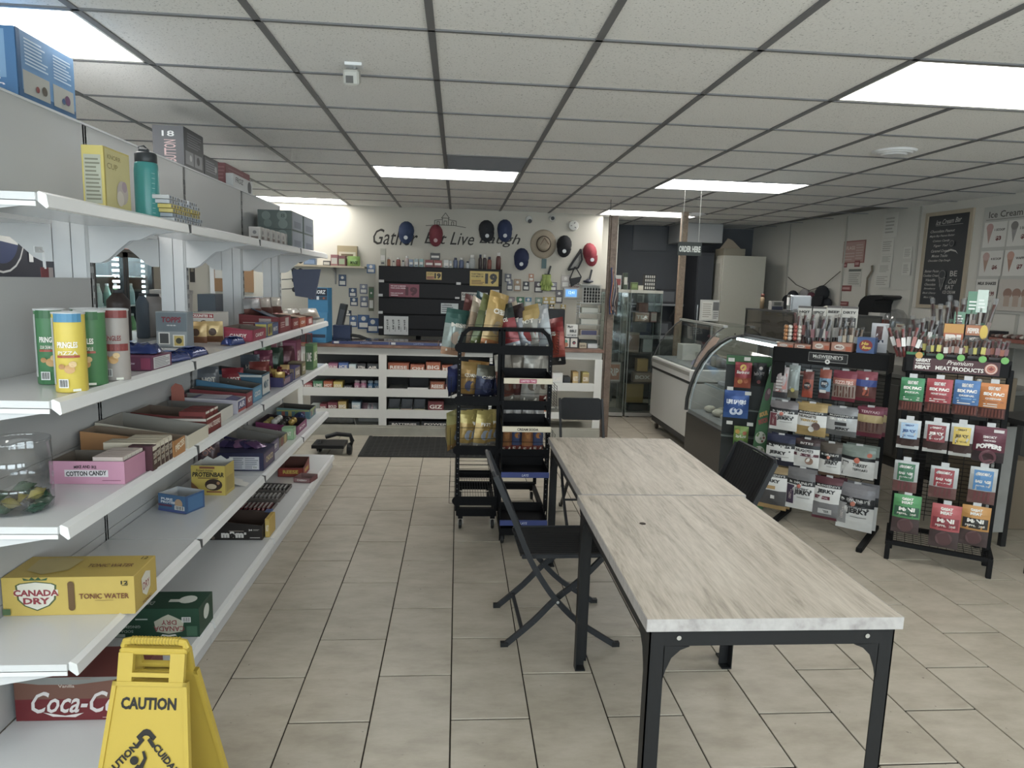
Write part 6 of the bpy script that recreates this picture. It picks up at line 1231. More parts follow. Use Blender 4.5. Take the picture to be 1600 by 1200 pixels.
mb = MB(); mb.bar((.0, -.01, 0), (.03, -.01, .12), .03, .02, K('#222226', .5)); mb.box(-.045, .03, -.03, .0, -.03, .02, K('#222226', .5)); o = tag(mb.build('black_strap'), 'black strap bundle hung above the gloves', 'strap'); o.location = ((1.124, 1.742)[0], YW-.01, (1.124, 1.742)[1]-.02)
mb = MB(); mb.box(-.03, .03, -.012, 0, -.06, .06, K('#4a6a6c', .5)); o = tag(mb.build('teal_tag'), 'small teal pack hung under the straw hat', 'card'); o.location = ((1.070, 1.868)[0], YW-.004, (1.070, 1.868)[1])
# small wall shelf at left of the cabinet
t = thing('wall_shelf', 'pale wooden wall shelf above the blue counter display', 'shelf', (0, 0, 0)); zz = 1.735
PW = K('#b3a488', .5); MB().box(-2.05, -1.13, 8.50, YW, zz, zz+.022, PW).build('board', t)
for x in (-1.60, -1.50+.0): pass
mb = MB(); mb.prism([(8.52, zz), (YW, zz), (YW, zz-.20), (YW-.03, zz-.20), (YW-.04, zz-.06), (8.54, zz-.02)], -1.52, -1.505, K('#8e8f90', .5), 'x'); mb.build('bracket', t)
for x0, x1, h, c, c2, lb in [(-2.0, -1.86, .055, '#b0a58e', '#bfb59c', 'cream packet leftmost on the wall shelf'), (-1.86, -1.72, .08, '#4a6285', '#6a82a5', 'blue pack on the wall shelf'), (-1.63, -1.545, .055, '#4b4a4a', '#b5b0a5', 'black and white small box on the wall shelf'), (-1.54, -1.455, .13, '#9c5f62', '#b5b0a5', 'pink and white upright box on the wall shelf'), (-1.45, -1.365, .12, '#7d4a4c', '#8fa07a', 'red and green upright box on the wall shelf')]:
    carton('shelf_carton', lb, 'box', x0, x1, 8.56, 8.66, zz+.022, h, c, [('front', lambda A, c2=c2: A.rect(-.4, .15, .4, .7, c2))])
carton('shelf_carton', 'tall beige box at the back of the wall shelf', 'box', -1.48, -1.24, 8.67, 8.735, zz+.022, .245, '#a08e66', [('front', lambda A: (A.rect(-.42, .35, .42, .7, '#bdb397'), A.rect(-.3, .45, .3, .6, '#6f5c40')))])
pouch('shelf_packet', 'lime green packet at the right end of the wall shelf', 'packet', (-1.27, 8.60, zz+.023), R(15), .15, .12, .04, [(2, foil('#7fa850'))], lambda A: A.text('MACE', 0, .35, .6, .3, '#2a3a20', bold=.05))
# gondola end hooks with sunglasses + hanging navy bag at the far end of the gondola
for k, z in enumerate((1.74, 1.66, 1.58, 1.50)):
    t = thing('sunglasses', ['highest', 'second', 'third', 'lowest'][k]+' dark sunglasses on hooks at the far end of the shelving', 'sunglasses', (-1.43, 5.95, z), R(30), 'sunglasses at the far end of the shelving'); kk = K('#1f1f22', .3)
    mb = MB(); mb.ball((.06, 0, 0), .022, kk, 9, 6, sy=.3); mb.ball((.115, 0, 0), .022, kk, 9, 6, sy=.3); mb.build('lenses', t, kind='stuff'); MB().tube([(-.04, .02, .0), (.06, .0, .01)], .004, kk, 5).build('temple', t)
mb = MB(); mb.prism([(0, 0), (.24, .01), (.19, -.24), (.03, -.22)], -.02, .01, K('#47506c', .6), 'y'); o = tag(mb.build('gift_bag'), 'navy blue bag hanging at the far end of the shelving under the top shelf', 'bag'); o.location = (-1.399, 1.667)[0], 5.99, (-1.399, 1.667)[1]
# ---------------------------------------------------------------- coolers along the left wall
t = thing('drinks_cooler', 'tall lit glass door drinks cooler seen through the gap in the shelving', 'cooler', (-3.72, 7.28, 0)); DK = K('#202327', .4, .1)
mb = MB(); mb.box(-.36, -.34, -.66, .66, .1, 1.95, K('#aebfc4', .5)); mb.box(-.36, .34, -.66, -.63, .1, 1.95, DK); mb.box(-.36, .34, .63, .66, .1, 1.95, DK); mb.box(-.36, .34, -.66, .66, 1.80, 1.95, DK); mb.box(-.36, .40, -.66, .66, 0, .22, DK); mb.build('cooler_body', t)
MB().box(.34, .42, -.66, .66, 1.80, 1.95, DK).build('header_box', t)
mb = MB(); mb.prism([(-.56, 1.83), (.56, 1.83), (.50, 1.915), (-.50, 1.915)], .42, .424, K('#a86a60', .4, emit=.5), 'x'); mb.build('header_sign', t)
for d0, d1 in ((-.63, -.01), (.01, .63)):
    mb = MB()
    for q in ((d0, d0+.045, .22, 1.80), (d1-.045, d1, .22, 1.80), (d0, d1, .22, .27), (d0, d1, 1.75, 1.80)): mb.box(.35, .39, q[0], q[1], q[2], q[3], DK)
    dr = mb.build('door', t); MB().box(.365, .370, d0+.045, d1-.045, .27, 1.75, GLASS).build('pane', dr)
    MB().box(.39, .41, (d1-.03), (d1-.015), .8, 1.3, CHROME).build('handle', dr)
for z in (.30, .62, .94, 1.26, 1.56): MB().box(-.33, .30, -.62, .62, z-.012, z, K('#c9d2d4', .4)).build('shelf', t)
for yy in (-.60, -.04, .04, .60):
    mb = MB()
    for k in range(26): mb.box(.28, .305, yy-.012, yy+.012, .34+k*.055, .365+k*.055, K('#dff2f8', .3, emit=6))
    mb.build('light_strip', t, kind='stuff')
MB().box(-.30, .25, -.6, .6, 1.785, 1.795, K('#cfe6ee', .3, emit=14)).build('top_lamp', t)
bc = ['#5f9a5a', '#6aa85c', '#8fb3b8', '#5a8a9a', '#8f9fa6', '#4f7f95', '#a5b5b0', '#6a9a8a']
src = None
for lvl, z in enumerate((.62, .94, 1.26)):
    for k in range(7):
        lb = ['first', 'second', 'third', 'fourth', 'fifth', 'sixth', 'seventh'][k]+' bottle from the near side on the '+['lower', 'middle', 'upper'][lvl]+' shelf of the lit cooler'
        lathe_item('drink_bottle', lb, 'bottle', -3.50, 6.72+k*.17, z, [('bottle_body', [(.030, 0), (.034, .01), (.034, .12), (.016, .19), (.014, .205)], bc[(k+lvl*2) % 8]), ('screw_cap', [(.016, .20), (.016, .222), (.01, .224)], '#c9cdd0')], group='bottles in the lit cooler')
t = thing('drinks_cooler', 'black drinks cooler with a big round cola emblem behind the shelving', 'cooler', (-3.72, 5.75, 0))
mb = MB(); mb.box(-.36, .40, -.78, .80, 0, 1.98, K('#25282f', .4, .1)); mb.build('cooler_body', t); NV = '#23283a'
mb = MB(); mb.box(.40, .404, -.77, .79, 1.50, 1.97, K(NV, .4)); A = Art(mb, lambda u, v, n: (.405+n, u, v), 1, 1)
gy_, gz_ = 5.359, 1.838
gy_ -= 5.75
circ = lambda r, a0, a1, n=20: [(gy_+r*math.cos(R(a0+(a1-a0)*i/n)), gz_+r*math.sin(R(a0+(a1-a0)*i/n))) for i in range(n+1)]
A.poly(circ(.27, 0, 360), '#b9bdc0').poly(circ(.255, 0, 360), NV).poly(circ(.20, 0, 360), '#c9cac8').poly(circ(.20, 20, 170), '#8e333c').poly([(gy_-.19, gz_-.02), (gy_+.2, gz_-.06)]+circ(.20, -18, -160), '#2f3f70')
A.text('pepsi', gy_+.74, gz_+.02, .85, .40, '#c5c9cc', bold=.02); mb.build('printed_artwork', t)
for d0, d1 in ((-.76, 0), (.02, .78)): MB().box(.40, .43, d0, d1, .15, 1.46, K('#1e2126', .3)).build('door', t)
for k, (y0_, y1_) in enumerate(((-.55, -.2), (.0, .4))): MB().box(.431, .434, y0_+.1, y1_+.1, 1.2, 1.42, K('#3b3f47', .4)).build('label_panel', t)
mb = MB(); x_, y_ = XB+.002, 0
t = thing('sign_clip', 'red and white paper label clipped above the near back panel', 'label', (XB, 2.60, 1.575)); MB().box(-.001, .001, -.045, .0, -.0, .035, K('#8e3b42', .5)).box(-.001, .001, .0, .028, 0, .035, K('#b9a9a8', .5)).build('label_card', t); mb = MB(); mb.tube([(0, -.02, .03), (0, -.022, .09), (0, -.05, .095)], .005, WHITE, 5); mb.box(-.002, .002, -.075, -.03, .085, .105, WHITE); mb.build('clip_arm', t)
# back wall left part: notice boards and a framed panel
t = thing('cork_board', 'brown cork notice board on the back wall seen between the shelving posts', 'board', (0, 0, 0)); x0, x1, z0, z1 = -2.966, -2.502, 1.404, 1.737
MB().box(x0, x1, YW-.015, YW, z0, z1, K('#9a6f48', .9, var=.15, scale=120)).build('cork_panel', t); mb = MB(); mb.box(x0-.05, x0, YW-.02, YW, z0-.4, z1+.1, WHITE); mb.build('frame', t)
MB().box(x0+.01, x0+.14, YW-.018, YW-.016, z0+.16, z1-.02, CARDW).build('pinned_paper', t); MB().box(x0+.17, x0+.26, YW-.018, YW-.016, z0+.2, z1-.04, K('#a98a72', .8)).build('pinned_paper', t)
mb = MB(); mb.box(-2.98, -2.78, 8.2, 8.6, 0, 1.38, K('#343b47', .6)); tag(mb.build('cabinet'), 'dark grey cabinet in the far left corner behind the posts', 'cabinet')
mb = MB(); mb.box(-2.60, -2.2, 8.35, 8.6, 0, 1.36, K('#6f757d', .5)); tag(mb.build('cabinet'), 'pale grey rack of leaflets in the far left corner', 'rack')
wallcard('wall_picture', 'small dark picture on the back wall beside the lit cooler', 'picture', (-3.258, -3.198, 1.506, 1.759), YW, '#3c3a38', lambda A: A.rect(-.3, .5, .3, .9, '#8b8270'))
# ---------------------------------------------------------------- wooden posts, glass cabinet, hanging sign
mb = MB(); mb.box(-.035, .035, -.035, .035, 0, 2.33, POSTW, bev=.003); mb.box(-.052, -.036, -.02, .02, 0, 2.33, POSTW); mb.box(-.048, -.042, -.004, .004, 2.33, HC-.004, BLACKM); o = tag(mb.build('wooden_post'), 'dark stained wooden post from floor to ceiling at the counter end', 'post'); o.location = (1.595, 7.18, 0)
mb = MB(); mb.box(-.038, .038, -.03, .03, 0, HC-.002, POSTL, bev=.003); o = tag(mb.build('wooden_post'), 'pale brown wooden post rising behind the white glass topped freezer', 'post'); o.location = (2.62, 8.05, 0)
t = thing('dish_lanyard', 'bundle of blue, orange and black lanyards hung on the dark post', 'lanyard', (1.605, 7.12, 1.30))
for k in range(9): 
    c = ['#2f3a66', '#b0673a', '#26262a', '#8b7f78', '#2b3350', '#3a3a3f', '#9c8f86', '#26262a', '#4a3a35'][k]; x = -.03+.008*k
    MB().tube([(x, -.012, .5-.02*k), (x+.01, -.03, .35-.02*k), (x-.006, -.035, .15), (x+.004, -.03, .02+.015*(k % 4)), (x+.012, -.012, .3)], .009, K(c, .6), 5).build('lanyard_strap', t)
def glass_cabinet(label, x0, x1, y0, y1, h=1.575):
    t = thing('glass_cabinet', label, 'cabinet', ((x0+x1)/2, (y0+y1)/2, 0)); w_, d_ = (x1-x0)/2, (y1-y0)/2
    MB().box(-w_, w_, -d_, d_, .012, .055, K('#a9a69e', .4)).build('base', t); MB().box(-w_, w_, -d_, d_, h-.035, h, K('#cdc9ba', .4)).build('top_panel', t)
    for q in ((-w_, w_, -d_, -d_+.005, 'front'), (-w_, -w_+.005, -d_+.006, d_-.006, 's'), (w_-.005, w_, -d_+.006, d_-.006, 's'), (-w_, w_, d_-.005, d_, 'b')): MB().box(q[0], q[1], q[2], q[3], .056, h-.036, GLASS).build('glass_pane', t)
    for z in (.42, .80, 1.18): MB().box(-w_+.006, w_-.006, -d_+.006, d_-.006, z, z+.006, PLAST).build('glass_shelf', t)
    for sx in (-1, 1):
        for sy in (-1, 1): MB().box(min(sx*w_, sx*(w_-.008)), max(sx*w_, sx*(w_-.008)), min(sy*d_, sy*(d_-.008)), max(sy*d_, sy*(d_-.008)), .055, h-.035, K('#8b928f', .35)).build('edge_strip', t)
    for sx in (-1, 1): MB().box(sx*w_*.8-.02, sx*w_*.8+.02, -d_+.02, d_-.02, 0, .012, BLACK).build('foot', t)
    return t
glass_cabinet('narrow clear glass display cabinet right of the dark post', 1.80, 2.075, 8.32, 8.66); glass_cabinet('wider clear glass display cabinet beside the narrow one', 2.10, 2.50, 8.32, 8.66)
def inb(label, x0, x1, z, h, c, word=None, c2=None, y=8.45, cat='box', d=.12): blk(label, x0, x1, y, y+d, h, c, 'stored_carton', cat, word=word, z=z, c2=c2)
inb('white and orange carton in the narrow glass cabinet', 1.83, 2.05, .427, .24, '#b5a9a0', 'DRIP', '#b56f4e'); inb('white slim carton in the narrow glass cabinet', 1.86, 1.92, .807, .3, '#b9b5ab')
inb('brown cube carton on the top level of the wider cabinet', 2.24, 2.36, 1.30, .12, '#6f4038', None, '#8b5a4e'); inb('row of peach boxes on the top level of the wider cabinet', 2.20, 2.38, 1.187, .11, '#a8836c', 'TEA', '#b08b74'); inb('pink box at the right of the top level of the wider cabinet', 2.40, 2.475, 1.187, .12, '#a87068', None, '#b5a59c')
inb('tan picture carton on the second level of the wider cabinet', 2.13, 2.27, .807, .24, '#8f7a68', None, '#7d5f4e'); inb('clear crumpled pack on the second level of the wider cabinet', 2.32, 2.44, .807, .16, '#8f9494')
inb('mustard carton on the third level of the wider cabinet', 2.26, 2.40, .56, .16, '#a8803f', None, '#b58d4a'); inb('two toned flat cartons on the third level of the wider cabinet', 2.22, 2.46, .427, .12, '#8a7464', 'BOX', '#977f6e')
inb('large mustard carton at the bottom of the wider cabinet', 2.14, 2.36, .16, .24, '#96763f', None, '#a08048'); inb('dark flat stack at the bottom of the wider cabinet', 2.16, 2.44, .056, .09, '#3c3a3a', None, '#55514f'); inb('clear bottle pack low right in the wider cabinet', 2.36, 2.47, .056, .08, '#7d807e')
x_ = 2.1
for k, (x0, x1, h, c, c2, lb) in enumerate([(1.83, 1.90, .20, '#5b6a9c', '#b5b9c5', 'blue and white pill tub on the narrow glass cabinet'), (1.91, 1.99, .17, '#b5b5b0', '#a33b3a', 'white pack with red top on the narrow glass cabinet'), (2.02, 2.07, .20, '#3b4a35', '#c5c3b5', 'dark green bottle pack on the narrow glass cabinet'), (2.12, 2.20, .09, '#5a7035', '#78904a', 'green plant like pack on the wider glass cabinet'), (2.205, 2.27, .055, '#b9b39c', None, 'cream small box on the wider glass cabinet')]):
    carton('cabinet_top_pack', lb, 'pack', x0, x1, 8.40, 8.47, 1.576, h, c, [('front', lambda A, c2=c2: A.rect(-.4, .3, .4, .75, c2 or '#c5bfa9'))])
t = thing('lighter_stand', 'black and white spotted upright stand on the wider glass cabinet', 'stand', (2.35, 8.44, 1.576)); MB().box(-.07, .07, -.04, .04, 0, .19, K('#2b2a2a', .5)).build('stand_body', t)
mb = MB()
for i in range(5):
    for j in range(4): mb.box(-.062+i*.026, -.048+i*.026, -.048, -.041, .015+j*.045, .045+j*.045, K('#c5c2b8', .5))
mb.build('lighter_grid', t, kind='stuff')
t = thing('hanging_sign', 'dark order here sign hung on cords from the ceiling', 'sign', (1.98, 5.90, 1.89)); sw = .105; MB().box(-sw, sw, -.004, .004, 0, .115, K('#2d332f', .5)).build('sign_board', t)
mb = MB(); A = Art(mb, lambda u, v, n: (u*2*sw, -.004-n, v*.115), 2*sw, .115); A.text('ORDER HERE', 0, .48, .9, .46, '#c9cbc2', bold=.05); mb.build('lettering', t)
for s in (-1, 1): MB().tube([(s*.075, 0, .115), (s*.07, 0, HC-1.89)], .0012, K('#b5b5b0', .5), 4).build('cord', t)
# ceiling details
t = thing('ceiling_camera', 'small white camera mount hanging from the ceiling at upper left', 'camera', (-.455, 3.10, HC)); MB().box(-.035, .035, -.03, .03, -.012, 0, WHITE).build('mount_plate', t); MB().tube([(0, 0, -.01), (0, 0, -.03)], .007, CHROME, 6).build('stem', t)
mb = MB(); mb.T = Matrix.Translation((-.01, -.01, -.055)) @ Matrix.Rotation(R(20), 4, 'X'); mb.box(-.03, .035, -.03, .04, -.03, .03, K('#b9b7ae', .5), bev=.008); mb.box(-.018, .012, -.034, -.03, -.02, .008, K('#55534f', .4)); mb.build('camera_head', t)
for x, y, lb in ((2.70, 4.27, 'round white air diffuser on the ceiling at right'), (2.80, 8.22, 'round air diffuser at the far bright ceiling light by the kitchen')):
    t = thing('air_diffuser', lb, 'vent', (x, y, HC)); MB().rev([(.125, -.004), (.13, 0), (.12, -.012)][::-1], WHITE, 28).build('outer_ring', t)
    for r_, z in ((.095, -.02), (.065, -.028)): MB().rev([(r_, z), (r_+.012, z+.008), (r_-.02, z+.014), (.01, z+.014)], WHITE, 28).build('cone', t)
# ---------------------------------------------------------------- kitchen beyond
def kbox(name, label, cat, x0, x1, y0, y1, z0, z1, c, extra=None):
    t = thing(name, label, cat, ((x0+x1)/2, (y0+y1)/2, z0)); w_, d_, h_ = (x1-x0)/2, (y1-y0)/2, z1-z0
    MB().box(-w_, w_, -d_, d_, 0, h_, mk(c), bev=.004).build('body', t)
    if extra: extra(t, w_, d_, h_)
    return t
def lockers(t, w_, d_, h_):
    for a_, b_ in ((.02, .60), (.615, .98)):
        mb = MB(); mb.box(-w_-.016, -w_-.002, -d_+.02, d_-.02, h_*a_, h_*b_, K('#a5a193', .5), bev=.004); mb.box(-w_-.022, -w_-.016, -d_+.07, d_-.07, h_*a_+.06, h_*b_-.06, K('#8f8c80', .5), bev=.003); mb.build('door', t)
    mb = MB()
    for px_, pz in ((.2, .5), (-.1, .5), (.3, .55), (-.35, .2), (-.3, .2)): mb.ball((px_*w_*2, -d_-.002, h_*(pz+.0)), .012, K('#4a4640', .6), 6, 4)
    mb.build('magnet', t, kind='stuff')
kbox('tall_cupboard', 'tall cream cupboard with side doors in the kitchen opening', 'cupboard', 3.47, 4.05, 8.95, 9.50, 0, 2.06, '#a8a493', lockers)
kbox('wall_bulkhead', 'pale grey boxed bulkhead under the kitchen ceiling', 'cabinet', 3.0, 3.57, 9.3, 9.9, 2.235, HC-.006, '#9a9b9b')
kbox('tall_fridge', 'dark narrow fridge left of the cream cupboard', 'fridge', 3.19, 3.42, 9.15, 9.7, 0, 2.10, '#26282d', lambda t, w_, d_, h_: (MB().box(-w_+.01, w_-.01, -d_-.02, -d_, .1, h_-.05, K('#2d2f35', .3)).build('door', t), MB().box(-w_+.02, -w_+.035, -d_-.05, -d_-.02, .8, 1.4, CHROME).build('handle', t)))
kbox('work_bench', 'dark steel bench with a shelf along the kitchen back wall', 'bench', 2.15, 3.1, 9.45, 9.9, .9, .94, '#7c7f83', lambda t, w_, d_, h_: [MB().box(sx*w_*.95-.02, sx*w_*.95+.02, -d_+.02, -d_+.06, -.9, 0, K('#6c6f73', .4)).build('leg', t) for sx in (-1, 1)]+[MB().box(-w_, w_, -d_+.02, d_, -.5, -.47, K('#6c6f73', .4)).build('shelf', t)])
kbox('wall_shelf', 'grey steel shelf across the dark kitchen wall', 'shelf', 2.1, 3.2, 9.6, 9.94, 1.36, 1.39, '#7c7f83', lambda t, w_, d_, h_: [MB().bar((sx*.45, d_-.01, -.2), (sx*.45, -d_+.05, 0), .02, .02, K('#6c6f73', .4)).build('bracket', t) for sx in (-1, 1)])
for nm, lb, x0, x1, z0, h, c in [('microwave', 'dark microwave on the kitchen wall shelf', 2.85, 3.12, 1.391, .2, '#2d2e33'), ('storage_tub', 'pale tub on the kitchen wall shelf', 2.52, 2.62, 1.391, .12, '#8b8c8a'), ('storage_tub', 'white box high on the kitchen wall shelf', 2.30, 2.38, 1.391, .28, '#8f9192'), ('mixer', 'dark appliance at the left of the kitchen wall shelf', 2.16, 2.28, 1.391, .2, '#2f2d30'), ('crate', 'navy crate under the kitchen shelf', 2.45, 2.75, .941, .3, '#262f4a'), ('crate', 'dark crate on the kitchen bench at right', 2.8, 3.05, .941, .2, '#2a2b30')]:
    kbox(nm, lb, nm.replace('_', ' '), x0, x1, 9.62, 9.85, z0, z0+h, c, lambda t, w_, d_, h_: MB().box(-w_*.8, w_*.5, -d_-.004, -d_, h_*.15, h_*.85, K('#55575c', .4)).build('front_panel', t))
wallcard('wall_panel', 'large dark board on the kitchen back wall', 'board', (2.491, 3.006, 2.135, 2.495), 9.948, '#3a3d43', lambda A: A.rect(-.46, .05, .46, .95, '#44474d'), th=.02)
kbox('cardboard_box', 'open tan cardboard box on top of the cream cupboard', 'box', 3.52, 3.82, 9.1, 9.4, 2.062, 2.16, '#7d7460', lambda t, w_, d_, h_: MB().prism([(-w_, h_), (-w_*.3, h_+.14), (w_*.1, h_+.12), (w_, h_)], -.01, .0, CARDK).build('flap', t))
# ---------------------------------------------------------------- white freezer with glass hood
FY0, FY1 = 6.42, 7.74; FX = 2.25
t = thing('display_freezer', 'white display freezer with sloping glass hood before the pale post', 'freezer', (2.62, 7.08, 0)); FM = lambda: MB(Matrix.Translation((-2.62, -7.08, 0)))
WF = K('#c3c1bb', .4, var=.02); GR = K('#6d6b67', .5)
FM().box(FX, 3.0, FY0, FY1, .16, .70, WF, bev=.006).build('cabinet_body', t); FM().box(FX+.02, 2.98, FY0+.02, FY1-.02, .09, .16, K('#3d3c3b', .6)).build('plinth', t)
FM().box(FX-.012, FX+.02, FY0, FY1, .695, .712, K('#2b2a29', .5)).build('bumper_strip', t); FM().box(FX-.01, 3.0, FY0, FY1, .715, .835, WF, bev=.008).build('top_collar', t); FM().box(FX-.016, FX-.008, FY0+.01, FY1-.01, .775, .81, K('#8b8880', .4)).build('trim_band', t)
prof = [(FX+.01, .84), (FX+.06, .97), (FX+.14, 1.10), (FX+.24, 1.21), (FX+.31, 1.255)]
mb = FM()
for a_, b_ in zip(prof, prof[1:]): mb.add([(a_[0], FY0+.02, a_[1]), (a_[0], FY1-.02, a_[1]), (b_[0], FY1-.02, b_[1]), (b_[0], FY0+.02, b_[1])], [(0, 1, 2, 3)], GLASS)
mb.build('front_glass', t, smooth=True)
for yy in (FY0+.02, FY1-.02):
    mb = FM(); mb.add([(p, yy, q) for p, q in prof+[(2.90, 1.26), (2.95, .84)]], [list(range(7))], GLASS); mb.build('end_glass', t)
    mb = FM(); mb.tube([(p, yy, q) for p, q in prof], .007, K('#3b3a38', .4), 5); mb.build('glass_edge', t)
FM().box(FX+.29, 2.92, FY0, FY1, 1.255, 1.275, K('#b3b2ac', .3, .4)).build('top_rail', t) if False else FM().box(FX+.285, FX+.33, FY0, FY1, 1.25, 1.272, K('#b3b2ac', .3, .4)).build('top_rail', t)
FM().box(FX+.33, 2.92, FY0, FY1, 1.256, 1.262, GLASS).build('top_glass', t); mb = FM()
for yy in (FY0+.03, FY1-.03): mb.box(2.90, 2.92, yy-.01, yy+.01, .84, 1.256, K('#b3b2ac', .3, .4))
mb.build('glass_post', t, kind='stuff'); FM().box(FX+.03, 2.95, FY0+.03, FY1-.03, .836, .842, K('#7d8286', .4)).build('inner_deck', t)
for xx, yy in ((FX+.06, FY0+.1), (FX+.06, FY1-.1), (2.9, FY0+.1), (2.9, FY1-.1)):
    mb = FM(); mb.rev([(.04, -.014), (.045, 0), (.04, .014)], K('#4a3b30', .6), 14, (xx, yy, .045), 'x'); mb.box(xx-.02, xx+.02, yy-.02, yy+.02, .06, .09, CHROME); mb.build('caster', t)
for k in range(7):
    lathe_item('ice_cream_tub', ['first', 'second', 'third', 'fourth', 'fifth', 'sixth', 'seventh'][k]+' steel tub from the near end inside the white freezer', 'tub', 2.62+.0, 6.58+k*.15, .843, [('tub_body', [(.05, 0), (.06, .01), (.065, .09), (.06, .095)], K(['#8f9398', '#9c9a92', '#6f7f98', '#8f9398', '#a5a39c', '#7d8a9c', '#8f9398'][k], .35, .4))], group='tubs in the white freezer')
carton('white_carton', 'white open topped carton inside the white freezer', 'box', 2.42, 2.62, 7.22, 7.40, .843, .17, '#bdbbb2', [])
def a(A):
    A.rect(-.5, 0, .5, 1, '#c09a88')
    for i in range(9):
        for j in range(14): A.rect(-.42+i*.095, .14+j*.06, -.42+i*.095+random.uniform(.03, .07), .165+j*.06, random.choice(['#b5a9a5', '#8b5a5c', '#a57d78', '#7d6a8b']))
    A.disc(.1, .08, .18, '#6f6a9a'); A.text('50 FLAVOURS', 0, .93, .8, .06, '#8b3a45', bold=.03)
t = thing('flavour_poster', 'pink flavour poster leaning on the freezer glass', 'poster', (2.40, 6.52, .97)); mb = MB(); P0 = Vector((-.13, -.10, -.08)); 
mb.T = Matrix.Rotation(R(-90), 4, 'Z') @ Matrix.Rotation(R(-32), 4, 'X'); mb.box(-.095, .095, -.002, 0, -.14, .21, K('#bb9a8a', .6)); mb.build('poster_card', t)
am = MB(mb.T.copy()); a(Art(am, lambda u, v, n: (u*.19, -.002-n, -.14+v*.35), .19, .35)); am.build('printed_artwork', t)
t = thing('menu_holder', 'clear menu holder with printed sheets on the freezer top', 'menu', (2.70, 7.25, 1.2725)); MB().box(-.11, .10, -.004, .004, 0, .225, K('#aaa9a2', .4)).build('sheet', t)
mb = MB(); A = Art(mb, lambda u, v, n: (-.005+u*.21, -.004-n, v*.225), .21, .225); A.rect(-.4, .08, .15, .92, '#b9b6ab'); A.lines(-.36, .15, .1, .85, 7, '#8f8b80'); A.rect(.17, .5, .48, .9, '#5f5f5e'); A.lines(.2, .1, .46, .45, 4, '#6a6a68'); mb.build('printed_artwork', t)
MB().box(-.10, .10, -.04, .04, 0, .004, PLAST).build('holder_base', t)
# ---------------------------------------------------------------- black curved glass deli case
t = thing('deli_case', 'black deli case with tall curved glass front', 'deli case', (2.7, 5.7, 0)); DM = lambda: MB(Matrix.Translation((-2.7, -5.7, 0))); DY0, DY1 = 5.12, 6.34; DB = K('#35332f', .28, .2, var=.05)
DM().box(2.20, 3.05, DY0, DY1, .0, .44, DB, bev=.004).build('lower_body', t); DM().box(2.215, 2.24, DY0+.01, DY1-.01, .44, .475, K('#8f9498', .3, .5)).build('glass_channel', t)
arc = [(2.196, .46), (2.20, .57), (2.222, .685), (2.262, .81), (2.31, .913), (2.382, 1.02), (2.47, 1.10), (2.56, 1.155), (2.70, 1.18)]
mb = DM()
for a_, b_ in zip(arc, arc[1:]): mb.add([(a_[0]+.01, DY0, a_[1]), (a_[0]+.01, DY1, a_[1]), (b_[0]+.01, DY1, b_[1]-.004), (b_[0]+.01, DY0, b_[1]-.004)], [(0, 1, 2, 3)], GLASS)
mb.build('curved_glass', t, smooth=True)
for yy in (DY0, DY1):
    mb = DM(); mb.tube([(p, yy, q) for p, q in arc], .017, K('#222120', .35), 8); mb.build('end_arch', t, smooth=True)
    mb = DM(); mb.tube([(p+.03, yy+(.02 if yy == DY0 else -.02), q-.01) for p, q in arc[:-1]], .009, K('#c5d0d8', .3, .3), 6); mb.build('light_trim', t, smooth=True)
DM().box(2.97, 3.05, DY0, DY1, .44, 1.18, K('#55585a', .4)).build('rear_panel', t); DM().box(2.68, 3.05, DY0, DY1, 1.17, 1.19, K('#2b2a29', .4)).build('top_panel', t)
DM().box(2.24, 2.96, DY0+.02, DY1-.02, .44, .47, K('#9aa0a5', .35, .3)).build('lower_deck', t)
for z, xx in ((.72, 2.36), (.95, 2.52)): DM().box(xx, 2.96, DY0+.02, DY1-.02, z, z+.006, GLASS).build('glass_shelf', t); DM().box(xx-.008, xx, DY0+.02, DY1-.02, z-.004, z+.01, K('#a8bcc4', .3, .3)).build('shelf_edge', t)
DM().box(2.62, 2.67, DY0+.05, DY1-.05, 1.145, 1.165, K('#d5e6ee', .3, emit=4)).build('case_lamp', t)
for k in range(10):
    mb = MB(); mb.ball((0, 0, .035), .055, K(['#b9b3a2', '#a9a18c', '#c3bdac'][k % 3], .6, bump=.3), 9, 6, sz=.6); o = tag(mb.build('food_pack', smooth=True), ['first', 'second', 'third', 'fourth', 'fifth', 'sixth', 'seventh', 'eighth', 'ninth', 'tenth'][k]+' pale wrapped bun from the far end in the deli case', 'food', 'wrapped buns in the deli case'); o.location = (2.36+.08*(k % 2), 6.15-.1*k, .472)
for k in range(6): mb = MB(); mb.box(-.12, .12, -.05, .05, 0, .004, K(['#b9c3c9', '#a5b3bd', '#c5c9c9'][k % 3], .3)); mb.box(-.10, .06, -.035, .035, .004, .03, K(['#a87468', '#8f9aa5', '#c0b9a5'][k % 3], .5, bump=.3), bev=.008); o = tag(mb.build('wrapped_food'), ['nearest', 'second', 'third', 'fourth', 'fifth', 'farthest'][k]+' cling wrapped food tray on the upper glass shelf of the deli case', 'food', 'wrapped food on the upper glass shelf'); o.location = (2.68, 5.22+.19*k, .957)
for k in range(4): carton('food_tray', ['nearest', 'second', 'third', 'farthest'][k]+' steel tray on the glass shelf of the deli case', 'tray', 2.45, 2.85, 5.10+.3*k, 5.34+.3*k, .727, .03, '#8f959c', [])
for k, (x, y, z) in enumerate(((2.30, 5.95, 1.0), (2.27, 5.35, .76))): pass
def a(A): A.lines(-.4, .1, .4, .9, 8, '#9c988a')
o = carton('paper_notice', 'cream printed sheet taped on top of the curved glass', 'notice', 2.64, 2.84, 5.20, 5.52, 1.192, .003, '#c9c3a9', [('top', a)])
